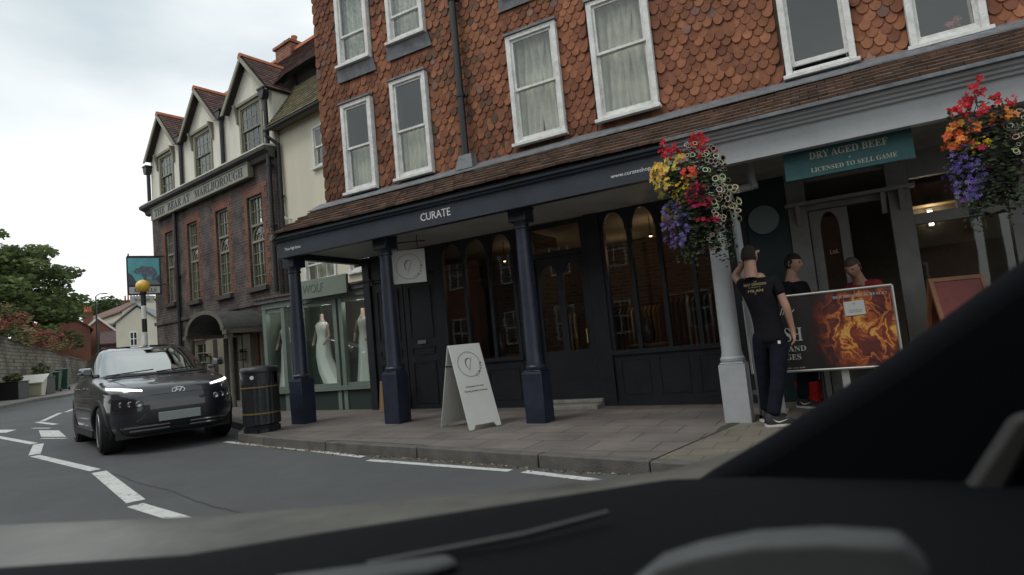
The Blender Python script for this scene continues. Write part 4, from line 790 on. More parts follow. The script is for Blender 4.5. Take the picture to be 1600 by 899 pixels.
def slope_tiles(M, A, B, C, D, nu, nv, cols, jit=.01):
    """tiles on the quad A(eave start) B(eave end) C(ridge end) D(ridge start)"""
    A, B, C, D = map(Vector, (A, B, C, D)); nrm = (B - A).cross(D - A).normalized(); nrm = nrm if nrm.z > 0 else -nrm
    for j in range(nv):
        for i in range(nu):
            u0, u1 = (i + .03) / nu, (i + .97) / nu; v0, v1 = j / nv, min(1, (j + 1.35) / nv)
            def q(u, v, h): return A.lerp(B, u).lerp(D.lerp(C, u), v) + nrm * h
            jj = random.uniform(-jit, jit) / 3; P = [q(u0, v0 + jj, .028), q(u1, v0 + jj, .028), q(u1, v1, .008), q(u0, v1, .008)]; P2 = [q(u0, v0 + jj, .008), q(u1, v0 + jj, .008)]
            M.add(P + P2, [(0, 1, 2, 3), (0, 1, 5, 4)], rtile(cols))
M3 = MB()
for c_, w_ in gpk:
    M = MB()
    yb = 1.15
    for sg in (-1, 1): slope_tiles(M, (-c_ + sg * (w_ + .06), -.14, 7.92), (-c_ + sg * (w_ + .06), yb, 7.92), (-c_, yb, 9.14), (-c_, -.14, 9.14), 10, 13, HC); M3.prism([(-c_ + sg * (w_ + .05), -.13, 7.905), (-c_, -.13, 9.13), (-c_, -.13, 9.05), (-c_ + sg * (w_ - .05), -.13, 7.905)], (0, yb + .2, 0))
    Hb(M, 'gable_roof', HR, fixn=False)
Hb(M3, 'roof_boarding', DARKW)
RTM = mat('orange_ridge_tile', (.40, .13, .06), .85, var=.2, vs=6)
for c_, w_ in gpk:
    M = MB(); n = 4
    for k in range(n): ya = -.16 + k * .34; M.prism([(-c_ - .11, ya, 9.08), (-c_ - .07, ya, 9.17), (-c_, ya, 9.205), (-c_ + .07, ya, 9.17), (-c_ + .11, ya, 9.08)], (0, .33, 0))
    Hb(M, 'ridge_tiles', RTM)
    M = MB()
    for sg in (-1, 1): M.prism([(-c_ + sg * (w_ + .08), -.17, 7.85), (-c_, -.17, 9.10), (-c_, -.17, 8.97), (-c_ + sg * (w_ - .05), -.17, 7.85)], (0, .035, 0))
    Hb(M, 'bargeboard', mat('bargeboard_paint', (.27, .26, .20), .7) if 'bargeboard_paint' not in bpy.data.materials else bpy.data.materials['bargeboard_paint'])
# main roof behind
M = MB(); slope_tiles(M, (-6.9, .1, 8.02), (.1, .1, 8.02), (.1, 2.2, 10.42), (-6.9, 2.2, 10.42), 34, 26, HC); slope_tiles(M, (.1, .5, 8.48), (2.6, .5, 8.48), (2.6, 2.2, 10.42), (.1, 2.2, 10.42), 12, 20, HC); Hb(M, 'main_roof', HR, fixn=False)
M = MB(); M.prism([(-6.95, .3, 8.0), (-6.95, 2.2, 10.38), (-6.95, 4.6, 7.9)], (7.0, 0, 0)); M.prism([(.06, .75, 8.6), (.06, 2.2, 10.38), (.06, 4.6, 7.9), (.06, .9, 7.9)], (2.6, 0, 0)); Hb(M, 'roof_core', DARKW)
M = MB()
for k in range(24): xa = -6.95 + k * .4; M.prism([(xa, 2.08, 10.36), (xa, 2.13, 10.49), (xa, 2.2, 10.53), (xa, 2.27, 10.49), (xa, 2.32, 10.36)], (.39, 0, 0))
Hb(M, 'ridge_tiles', RTM)
M = MB(); M.box(-2.7, 2.0, 9.9, -1.9, 2.55, 10.62); M.box(-2.76, 1.94, 10.62, -1.84, 2.61, 10.70); o = Hb(M, 'chimney', BRED)
for xx in (-2.5, -2.1): M = MB(); M.lathe([(.09, 0), (.10, .05), (.08, .1), (.075, .18), (.095, .22), (.095, .25)], (xx, 2.28, 10.7), 14); M.build('chimney_pot', RTM, o, smooth=60)
# downpipes
for s_, zt, zb in ((2.30, 7.95, 6.55), (4.73, 7.95, 6.55)): downpipe(HT, [(-s_, -.02, zt), (-s_, -.02, zb)], .055, hopper=(-s_, -.04, zt + .02))
downpipe(HT, [(-6.98, -.02, 7.6), (-6.98, -.02, 6.5)], .055, hopper=(-6.98, -.04, 7.62)); downpipe(HT, [(-5.2, -.07, 6.15), (-5.2, -.07, .5)], .05, clips=[(-5.2, -.07, 4.0)])
downpipe(HT, [(.02, -.10, 7.75), (.02, -.10, 2.9)], .055, hopper=(.02, -.12, 7.78), clips=[(.02, -.1, 6.0), (.02, -.1, 4.5)])

# pub sign of the hotel, hanging out over the pavement
def HP(s, off, z): b_ = rad(9); return Vector((-11.8 - s * cos(b_) + off * sin(b_), 10.1 + s * sin(b_) + off * cos(b_), z))
B0 = Vector((-18.3, 10.2, 0)); B1 = Vector((-17.92, 10.92, 0)); mid = (B0 + B1) / 2; dv = (B1 - B0); ang = math.atan2(dv.y, dv.x)
E_ = empty('pub_sign', (mid.x, mid.y, 3.60), 'hanging pub sign painted with a grey bear on turquoise beyond the hotel front', 'sign', rz=ang)
wS = .44
M = MB(); M.box(-wS, -.03, .0, wS, .03, 1.14); bevel(M.build('sign_board', mat('sign_frame_black', (.02, .02, .035), .5), E_), .01)
M = MB(); M.box(-wS + .04, -.034, .30, wS - .04, -.0305, 1.10); M.build('painted_sky', mat('turquoise_paint', (.13, .46, .50), .6, var=.2, vs=4), E_)
M = MB(); M.prism([(-wS + .04, -.037, .30), (-.12, -.037, .30), (-.22, -.037, .42), (-.30, -.037, .58), (-wS + .04, -.037, .66)], (0, .002, 0)); M.prism([(wS - .04, -.037, .30), (wS - .04, -.037, .60), (.32, -.037, .52), (.2, -.037, .30)], (0, .002, 0)); M.build('painted_hills', mat('slate_blue_paint', (.09, .11, .13), .7), E_)
M = MB(); M.prism([(-.16, -.0385, .30), (-.08, -.0385, .42), (.10, -.0385, .48), (.30, -.0385, .44), (wS - .05, -.0385, .32), (wS - .05, -.0385, .30)], (0, .0012, 0)); M.build('painted_rock', mat('rock_paint', (.20, .26, .26), .7), E_)
bear = [(-.27, .70), (-.22, .76), (-.20, .83), (-.17, .78), (-.10, .82), (-.04, .88), (.02, .86), (.10, .84), (.22, .83), (.30, .76), (.34, .66), (.33, .56), (.28, .48), (.26, .42), (.20, .42), (.20, .50), (.14, .56), (.08, .56), (.06, .50), (.05, .42), (-.02, .42), (-.02, .52), (-.07, .60), (-.12, .64), (-.18, .64), (-.24, .66)]
M = MB(); M.prism([(x, -.041, z) for x, z in bear], (0, .002, 0)); M.build('painted_bear', mat('bear_grey_paint', (.16, .19, .24), .7, var=.6, vs=18), E_)
M = MB(); M.box(-wS + .05, -.037, .04, wS - .05, -.0305, .24); M.box(-.38, -.02, -.24, .22, .02, -.03); M.build('name_strip', mat('strip_white', (.55, .56, .52), .6), E_)
text(E_, serif('ARKELLS'), (-.28, .08, .30, .20), -.0375, TXTD); text(E_, 'Bar and Rooms', (-.26, -.18, .12, -.09), -.0205, TXTD)
M = MB(); M.tube([(-.42, 0, 1.16), (.62, 0, 1.16)], .018, 6); M.tube([(-.38, 0, 1.14), (-.38, 0, 1.24)], .02, 6); M.tube([(wS, 0, .3), (.62, 0, .3)], .015, 6); M.build('bracket', BLACKM, E_)

# ------------------------------------------------------------------ CREAM BUILDING WITH THE DRESS SHOP
CB = empty('cream_building', (-11.8, 10.1, 0), 'narrow cream rendered building with a mossy roof and a sage shopfront', 'building', rz=rad(-9))
def Cb(M, name, m, par=None, **k): return M.build(name, m, par or CB, **k)
cw = [(1.5, 2.15, 5.58, 6.56), (.86, 2.06, 2.95, 3.85), (2.5, 3.1, 3.0, 3.85)]
M = MB(); gridwall(M, .16, 4.4, .1, 6.9, .15, .4, cw + [(.4, 4.2, .3, 2.3)]); Cb(M, 'wall', CREAMR)
M = MB(); M.box(.2, 2.5, .1, 4.3, 2.6, 6.8); M.box(.2, .42, 2.62, 4.3, 2.49, 2.68); M.box(.2, .42, 4.4, 4.3, 2.49, 4.5); Cb(M, 'room_partition', DARKW)
sash_window(CB, 1.5, 2.15, 5.58, 6.56, .12, WHITEP, fw_=.06, muntins=(2, 1)); sash_window(CB, .86, 2.06, 2.95, 3.85, .12, WHITEP, fw_=.08, muntins=(3, 1), curtain=True); sash_window(CB, 2.5, 3.1, 3.0, 3.85, .12, WHITEP, curtain=False)
M = MB(); MR = [(.15, .135, .075), (.12, .11, .065), (.18, .16, .10), (.10, .09, .06)]
slope_tiles(M, (.05, -.12, 6.93), (4.4, -.12, 6.93), (4.4, .75, 8.2), (.05, .75, 8.2), 26, 14, MR); Cb(M, 'roof', vcolmat('mossy_roof', .95, .35, 6, moss=(.10, .10, .04)), fixn=False)
M = MB(); M.prism([(.06, -.08, 6.87), (.06, .75, 8.14), (.06, 2.4, 6.87)], (4.3, 0, 0)); M.prism([(.02, -.13, 6.93), (.02, .75, 8.25), (.02, .75, 8.15), (.02, -.08, 6.84)], (.06, 0, 0)); Cb(M, 'roof_core', mat('verge_mossy', (.17, .15, .10), .95))
M = MB(); n = 10; P = []
for xx in (.0, 4.4): P.append([(xx, -.14 + .06 * cos(pi + pi * i / n) , 6.86 + .06 * sin(pi + pi * i / n)) for i in range(n + 1)])
M.grid(P); M.grid([[(q[0], q[1], q[2] + .008) for q in row] for row in P]); Cb(M, 'gutter', BLACKM)
downpipe(CB, [(.05, -.14, 6.82), (.05, -.14, 6.72), (.22, .05, 6.5), (.22, .05, 2.8)], .04, clips=[(.22, .05, 5.2)])
M = MB(); M.box(.9, .02, 4.15, 4.3, .149, 4.2); M.box(.95, -.03, 4.2, 4.3, .149, 4.23); Cb(M, 'string_course', CREAMR)
M = MB(); M.tube([(.42, .14, 4.62), (.42, .0, 4.60), (.42, .0, 4.66)], .02, 8); Cb(M, 'overflow_pipe', WHITEP)
# projecting shopfront (world coordinates, plane Y 8.4)
def Cw(M, name, m, par=None, **k): return M.build(name, m, par or CB, world=True, **k)
YB = 8.40; zb = .24
M = MB(); xsP = [-10.30, -9.78, -9.66, -9.40, -9.30, -8.40, -8.30, -8.20, -7.42]
for (a_, b_) in ((-10.36, -10.26), (-9.82, -9.72), (-9.36, -9.26), (-8.42, -8.33), (-8.27, -8.18), (-7.50, -7.40)): M.box(a_, YB - .02, zb, b_, YB + .08, 2.30)
M.box(-10.36, YB - .03, 2.301, -7.40, YB + .08, 2.42); M.box(-10.36, YB - .06, .60, -7.40, YB + .08, .68); M.box(-10.36, YB - .0, 1.0, -10.34, 9.9, 2.4)
for a_, b_ in ((-10.26, -9.82), (-9.26, -8.42), (-8.18, -7.50)): M.box(a_, YB, 2.22, b_, YB + .06, 2.30); M.box(a_, YB, .681, b_, YB + .06, .73)
shopB = Cw(M, 'shopfront', SAGE)
M = MB(); M.box(-10.34, YB + .0, zb - .1, -9.74, YB + .06, .599); M.box(-9.34, YB, zb - .1, -7.42, YB + .06, .599); Cw(M, 'stallriser', mat('dark_sage_base', (.03, .045, .04), .5), shopB)
for a_, b_ in ((-10.25, -9.83), (-9.25, -8.43), (-8.17, -7.51)): M = MB(); M.box(a_, YB + .03, .7, b_, YB + .034, 2.25); Cw(M, 'pane', BRG, shopB)
M = MB(); M.box(-9.72, YB + .6, .2, -9.36, YB + .65, 2.3); M.box(-9.72, YB + .1, .2, -9.70, YB + .6, 2.3); Cw(M, 'door', SAGE, shopB)
M = MB(); M.box(-10.5, YB - .08, 2.421, -7.35, 10.2, 2.50); Cw(M, 'shop_roof', LEAD, shopB); M = MB()
for k in range(24): M.box(-10.5 + k * .131, YB - .12, 2.502, -10.5 + k * .131 + .12, YB + .06, 2.54)
Cw(M, 'tile_edging', mat('tile_edge', (.13, .10, .08), .9, var=.3), shopB)
M = MB(); M.box(-10.3, 9.55, .2, -7.35, 9.6, 2.4); M.box(-10.3, YB + .1, .3, -7.4, 9.55, .62); Cw(M, 'display_floor', mat('display_grey', (.19, .195, .18), .8, var=.2))
M = MB(); M.box(-9.12, 8.22, 2.36, -7.87, 8.28, 2.71); o = Cw(M, 'name_board', SAGEL); bevel(o, .004)
text(o, 'WOLF', (-8.98 , 2.46, -8.44, 2.62), 8.218, mat('sage_lettering', (.135, .165, .13), .6), world=True, shear=.15)
# dresses on stands
DRM = mat('dress_satin', (.80, .82, .78), .45, bump=.15, bs=8)
def dress(x, y, lab, H_=1.42, train=.0, s=1):
    E_ = empty('wedding_dress', (x, y, .62), lab, 'dress', group='bridal gowns in the sage shop window')
    M = MB(); prof = [(.26, .0), (.25, .05), (.20, .35), (.165, .65), (.150, .85), (.115, 1.0), (.13, 1.12), (.145, 1.24), (.10, 1.30)]; n = 40; P = []
    for R, z_ in prof: P.append([((R * s + .016 * (1.1 - z_ if z_ < 1 else 0) * sin(i * 5 * 2 * pi / n)) * cos(2 * pi * i / n) * 1.0 + train * max(0, .6 - z_) ** 1.5, (R * s * .8 + .012 * (1 - z_ if z_ < 1 else 0) * sin(i * 7 * 2 * pi / n)) * sin(2 * pi * i / n), z_ * H_ / 1.42) for i in range(n)])
    M.grid(P, True); M.build('gown', DRM, E_, smooth=180)
    M = MB(); M.lathe([(.085, 1.29), (.05, 1.35), (.04, 1.42), (.045, 1.46), (.0, 1.47)], (0, 0, (H_ / 1.42 - 1) * 1.3), 16); M.tube([(.13, 0, 1.24), (.2, -.03, 1.0), (.14, -.14, .85)], [.035, .03, .02], 8); M.tube([(-.13, 0, 1.24), (-.2, -.03, 1.0), (-.14, -.14, .85)], [.035, .03, .02], 8); M.build('mannequin_form', mat('mannequin_pale', (.42, .32, .26), .5) if 'mannequin_pale' not in bpy.data.materials else bpy.data.materials['mannequin_pale'], E_, smooth=40)
dress(-9.02, 8.68, 'white gown with a long train in the middle window of the sage shop', train=.75)
dress(-7.98, 8.72, 'straight pale gown in the sage shop window nearest the second navy column', s=.85)
dress(-10.10, 8.72, 'white gown in the farthest and narrowest window of the sage shop', s=.8)

E_ = empty('display_lamp', (-8.55, 8.62, 2.32), 'small lit spot lamp at the top of the sage shop window', 'lamp'); M = MB(); M.lathe([(0, 0), (.03, .0), (.035, .05), (0, .06)], n=12); M.build('lamp_shade', WHITEP, E_); M = MB(); M.lathe([(0, -.012), (.02, -.008), (.02, -.002)], n=10); M.build('bulb', mat('cool_bulb', (1, 1, 1), emit=(1, .95, .85), es=8), E_)
for x in (-8.8, -7.9, -9.9): pl = bpy.data.lights.new('display_fill_light', 'POINT'); po = bpy.data.objects.new('display_fill_light', pl); COL.objects.link(po); pl.energy = 2.4; pl.color = (1, .97, .9); pl.shadow_soft_size = .1; po.location = (x, 8.62, 2.18)  # unseen point lights added along the window to brighten the gowns, apart from the lamp
# ------------------------------------------------------------------ BELISHA BEACON
E_ = empty('crossing_beacon', (-14.68, 8.52, g(-14.68) + .12), 'crossing beacon with amber globe on a black and white banded pole', 'beacon')
zt = 3.20 - E_.location.z; nb = 9; h = zt / nb
Mb, Mw = MB(), MB()
for k in range(nb): (Mb if k % 2 == 0 else Mw).cyl((0, 0, k * h), (0, 0, (k + 1) * h), .055, n=14)
for k, (q, m_, nm) in enumerate(((Mb, BLACKM, 'black_bands'), (Mw, WHITEP, 'white_bands'))): q.build(nm, m_, E_, smooth=40)
M = MB(); M.lathe([(.06, -.06), (.075, -.03), (.075, .01), (.05, .02)], (0, 0, zt), 16); M.build('lamp_collar', BLACKM, E_)
M = MB(); M.lathe([(.02, .0)] + [(.155 * sin(A), .145 - .155 * cos(A)) for A in [pi * k / 14 for k in range(1, 14)]] + [(.01, .30)], (0, 0, zt + .01), 24)
M.build('globe', mat('amber_globe', (.78, .50, .06), .3, coat=.5), E_, smooth=180)

# ------------------------------------------------------------------ FAR LEFT: wall, bank, street
def along(pts, zt, th, m, name, **k):
    M = MB(); n = len(pts); F, B = [], []
    for i, (x, y) in enumerate(pts):
        a0, a1 = Vector(pts[max(0, i - 1)]), Vector(pts[min(n - 1, i + 1)]); d = (a1 - a0).normalized(); n_ = Vector((d.y, -d.x)); n_ = n_ if n_.x < 0 else -n_
        b0 = Vector((x, y)); F.append([(x, y, g(x) - .1), (x + n_.x * .25, y + n_.y * .25, zt[i])]); B.append([(x + n_.x * th, y + n_.y * th, zt[i]), (x + n_.x * th, y + n_.y * th, g(x) - .1)])
    M.grid([F[i] + B[i] for i in range(n)]); return M.build(name, m, **k), B
wp = [(-24, 3), (-28, 8), (-31.5, 11.3), (-35.5, 13.9), (-38, 15.4), (-40.4, 17.3), (-43.5, 19.7), (-47, 22), (-54, 26.2), (-64, 32)]; wz = [5.2, 4.8, 4.45, 4.05, 3.8, 3.5, 3.35, 3.15, 3.1, 3.2]
RW = brickmat('retaining_wall_stone', (.17, .155, .12), (.11, .10, .08), (.08, .072, .058), bw=.42, bh=.19, var=.55, ms=.03, vs=.7, bumpd=.05)
w_, back = along(wp, wz, .6, RW, 'retaining_wall', label='tall grey stone retaining wall along the far side of the bend', cat='wall', smooth=None)
# bank above the wall
BK = mat('bank_earth_grass', (.16, .14, .06), .95, var=.5, vs=1.5, bump=.6, bs=6, col2=(.12, .14, .05))
M = MB(); P = []
for i, (x, y) in enumerate(wp):
    a0, a1 = Vector(wp[max(0, i - 1)]), Vector(wp[min(len(wp) - 1, i + 1)]); d = (a1 - a0).normalized(); n_ = Vector((d.y, -d.x)); n_ = n_ if n_.x < 0 else -n_
    P.append([(x + n_.x * q, y + n_.y * q, wz[i] + hh_) for q, hh_ in ((.2, -.05), (1.5, .5), (4, 1.3), (9, 2.1), (40, 2.6))])
M.grid(P); M.build('hillside', BK, kind='structure', smooth=180)
random.seed(21)
def scatter(M, c, rad3, n, s, cols, flat=.0, shell=.5):
    for i in range(n):
        while 1:
            v = Vector((random.uniform(-1, 1), random.uniform(-1, 1), random.uniform(-1, 1)))
            if shell < v.length < 1: break
        P = Vector((c[0] + v.x * rad3[0], c[1] + v.y * rad3[1], c[2] + v.z * rad3[2])); q = Vector((random.gauss(0, 1), random.gauss(0, 1), random.gauss(0, 1) + flat)).normalized().to_track_quat('Z', 'Y'); k = s * random.uniform(.6, 1.3)
        M.add([P + q @ Vector(t) for t in ((-k, -k * .25, 0), (k * .2, -k * .6, 0), (k, .1 * k, .15 * k), (-.1 * k, k * .6, 0))], [(0, 1, 2, 3)], random.choice(cols))
VAL = vcolmat('bank_plants', .9, .2, 1)
M = MB()
for k in range(60):
    t = random.random() ** 1.3 * 6.5; i = min(int(t), len(wp) - 2); u = t - i; x = wp[i][0] + (wp[i + 1][0] - wp[i][0]) * u; y = wp[i][1] + (wp[i + 1][1] - wp[i][1]) * u; zt_ = wz[i] + (wz[i + 1] - wz[i]) * u; o_ = random.uniform(.2, 3.5)
    cc = random.choice([[(.24, .075, .055), (.19, .06, .05), (.14, .08, .045)], [(.20, .06, .05), (.25, .10, .07)], [(.22, .17, .08), (.17, .14, .065)], [(.09, .11, .04), (.06, .08, .03)]])
    scatter(M, (x - o_ * .75, y - o_ * -.5, zt_ - .05 + o_ * .28), (.6, .6, .28), 90, .08, cc)
M.build('bank_plants', VAL, label='reddish and straw-coloured wild plants spilling over the top of the retaining wall', cat='wild plants', kind='stuff', fixn=False)
# left pavement
lk = [(-20, 2), (-25, 7), (-29.4, 11.3), (-32.2, 13.6), (-33.6, 15.6), (-37, 19), (-43, 24), (-52, 31)]
M = MB(); M.grid([[(x, y, g(x) + .12) for x, y in lk], [(x, y, g(x) + .12) for x, y in ((-24, 3), (-28, 8), (-31.5, 11.3), (-35.5, 13.9), (-38, 15.4), (-43.5, 19.7), (-54, 26.2), (-64, 32))]]); M.build('pavement', mat('far_pavement', (.20, .19, .175), .9, var=.12), kind='structure')
M = MB(); M.grid([[(x, y, g(x) - .02) for x, y in lk], [(x, y, g(x) + .122) for x, y in lk], [(x - .15, y + .12, g(x - .15) + .126) for x, y in lk]]); M.build('kerb', KST, kind='structure')
M = MB(); M.grid([[(x + .35, y - .3, g(x) + .004) for x, y in lk], [(x + .45, y - .4, g(x) + .004) for x, y in lk]]); M.build('road_marking', PAINT, kind='structure')

def bx(name, m, loc, dims, lab, cat, rz=0, group=None): pass
GRNB = mat('green_bin_plastic', (.02, .055, .035), .5); 
def wheelie(x, y, lab, rz=.9, tall=1.0):
    E_ = empty('wheelie_bin', (x, y, g(x) + .12), lab, 'wheelie bin', rz, group='green wheelie bins by the retaining wall')
    M = MB(); b0, b1 = .20, .29; M.add([(-b0, -b0, .06), (b0, -b0, .06), (b0, b0, .06), (-b0, b0, .06), (-b1, -b1, tall), (b1, -b1, tall), (b1, b1, tall), (-b1, b1, tall)], [(0, 1, 2, 3), (4, 5, 6, 7), (0, 1, 5, 4), (1, 2, 6, 5), (2, 3, 7, 6), (3, 0, 4, 7)]); bevel(M.build('body', GRNB, E_), .03)
    M = MB(); M.prism([(-.31, -.33, tall + .003), (.31, -.33, tall + .003), (.31, .30, tall + .07), (-.31, .30, tall + .07)], (0, 0, .035)); M.tube([(-.2, .34, tall + .02), (.2, .34, tall + .02)], .02, 6); bevel(M.build('lid', GRNB, E_), .01)
    for sx_ in (-1, 1): M = MB(); M.cyl((sx_ * .20, .2, .1), (sx_ * .26, .2, .1), .1, n=12); M.build('wheel', BLACKP, E_)
wheelie(-37.3, 16.35, 'green wheelie bin nearest the second planter by the wall'); wheelie(-37.9, 17.05, 'green wheelie bin in the middle of the three by the wall', tall=1.02); wheelie(-38.6, 17.8, 'green wheelie bin farthest along the wall, tallest of three', tall=1.15)
random.seed(4)
for (x, y, lab, hh_) in ((-34.3, 13.75, 'black square planter nearest the camera at the foot of the grey wall', .78), (-36.3, 15.75, 'black square planter with a bush between the grit bin and green bins', .85)):
    E_ = empty('planter', (x, y, g(x) + .12), lab, 'planter', .7)
    M = MB(); M.box(-.42, -.42, 0, .42, .42, hh_); M.box(-.45, -.45, hh_, .45, .45, hh_ + .05); bevel(M.build('box', BLACKP, E_), .015)
    M = MB(); scatter(M, (0, 0, hh_ + (.2 if hh_ < .8 else .35)), (.4, .4, .22 if hh_ < .8 else .4), 260, .07, [(.07, .09, .03), (.12, .12, .05), (.05, .07, .03)], shell=0); M.build('foliage', VAL, E_, fixn=False)
E_ = empty('grit_bin', (-35.3, 14.95, g(-35.3) + .12), 'cream grit bin with a pale sloping lid by the grey wall', 'grit bin', .8)
M = MB(); M.add([(-.42, -.25, 0), (.42, -.25, 0), (.42, .25, 0), (-.42, .25, 0), (-.50, -.34, .62), (.50, -.34, .62), (.50, .34, .95), (-.50, .34, .95)], [(0, 1, 2, 3), (4, 5, 6, 7), (0, 1, 5, 4), (1, 2, 6, 5), (2, 3, 7, 6), (3, 0, 4, 7)]); bevel(M.build('body', mat('grit_bin_plastic', (.42, .40, .30), .6), E_), .03)
M = MB(); M.prism([(-.56, -.42, .60), (.56, -.42, .60), (.56, .38, 1.0), (-.56, .38, 1.0)], (0, -.03, .07)); bevel(M.build('lid', mat('grit_bin_lid', (.62, .61, .54), .6), E_), .02)

# trees
def leafmat(n): return vcolmat(n, .75, .25, .6, trans=.38)
TL = leafmat('cedar_needles'); BARK = mat('bark', (.10, .075, .055), .95, bump=.6, bs=12)
def tree(name, x, y, z0, lab, clumps, cols, leaf, trunk, lm, per=300, trunkr=.45, cat='tree', flat=1.2):
    E_ = empty(name, (x, y, z0), lab, cat)
    M = MB(); tp = [Vector(q) for q in trunk]; n = len(tp)
    for i in range(n - 1): M.cyl(tp[i], tp[i + 1], trunkr * (1 - i / n * .8), trunkr * (1 - (i + 1) / n * .8), 9)
    for c in clumps:
        b = min(tp[1:], key=lambda q: (q - Vector(c[:3])).length + .6 * max(0, q.z - c[2])); e = Vector(c[:3]); m_ = b.lerp(e, .5) + Vector((0, 0, -.3)); M.tube([b, m_, e], [.16, .10, .04], 6)
    M.build('trunk', BARK, E_, smooth=60)
    M = MB()
    for c in clumps:
        kc = random.uniform(.75, 1.2); cc = [tuple(v * kc for v in q) for q in cols]
        scatter(M, c[:3], (c[3], c[3], c[4]), int(per * c[3] * c[3] * (.6 + c[4] / c[3])), leaf, cc, flat=flat, shell=.6)
    M.build('crown', lm, E_, fixn=False)
random.seed(31)
cl = []
for k in range(120):
    A = random.uniform(0, 2 * pi); z_ = random.uniform(1.6, 8.2); R = (6.2 * sqrt(max(.05, 1 - ((z_ - 4.2) / 5.2) ** 2))) * sqrt(random.uniform(.12, 1)); cl.append((R * cos(A), R * sin(A), z_ + 0.0, random.uniform(.9, 1.7), random.uniform(.4, .75)))
GR = [(.12, .165, .06), (.14, .19, .07), (.09, .13, .05), (.19, .235, .09), (.075, .105, .045)]
tree('cedar_tree', -57.0, 20.6, 4.3, 'broad dark cedar standing on the bank above the grey wall', cl, GR, .20, [(0, 0, -1), (.1, 0, 2.2), (-.1, .1, 4.5), (.1, 0, 7.2)], TL, per=105)
cl = [(random.gauss(0, 2.6), random.gauss(0, 3.4), random.uniform(.3, 2.2), random.uniform(.8, 1.5), random.uniform(.6, 1.0)) for k in range(20)]
tree('laurel_bush', -53.0, 17.2, 3.6, 'dark green bush under the cedar behind the grey wall', cl, [(.07, .11, .035), (.09, .13, .045), (.05, .08, .03)], .18, [(0, 0, -.5), (0, 0, .6), (.1, 0, 1.6)], TL, per=90, trunkr=.15, cat='bush')
DT = leafmat('broad_leaves')
cl = [(random.gauss(0, 1.5), random.gauss(0, 1.5), random.uniform(6, 10.8), random.uniform(.9, 1.6), random.uniform(.8, 1.4)) for k in range(26)]
tree('broadleaf_tree', -97.6, 50.3, 2.2, 'light green round tree beyond the red brick houses', cl, [(.085, .13, .04), (.11, .155, .05), (.06, .10, .035)], .30, [(0, 0, -.5), (0, .1, 3), (.1, 0, 6.5), (0, .1, 9)], DT, per=40)
cl = [(random.gauss(0, 1.8), random.gauss(0, 1.8), random.uniform(6, 10.2), random.uniform(.9, 1.6), random.uniform(.8, 1.4)) for k in range(24)]
tree('broadleaf_tree', -93.5, 53.0, 2.2, 'dark green tree beside the brick chimney stacks', cl, [(.05, .075, .03), (.06, .09, .03), (.04, .06, .025)], .30, [(0, 0, -.5), (0, .1, 3), (.1, 0, 6.5), (0, .1, 9)], DT, per=40)

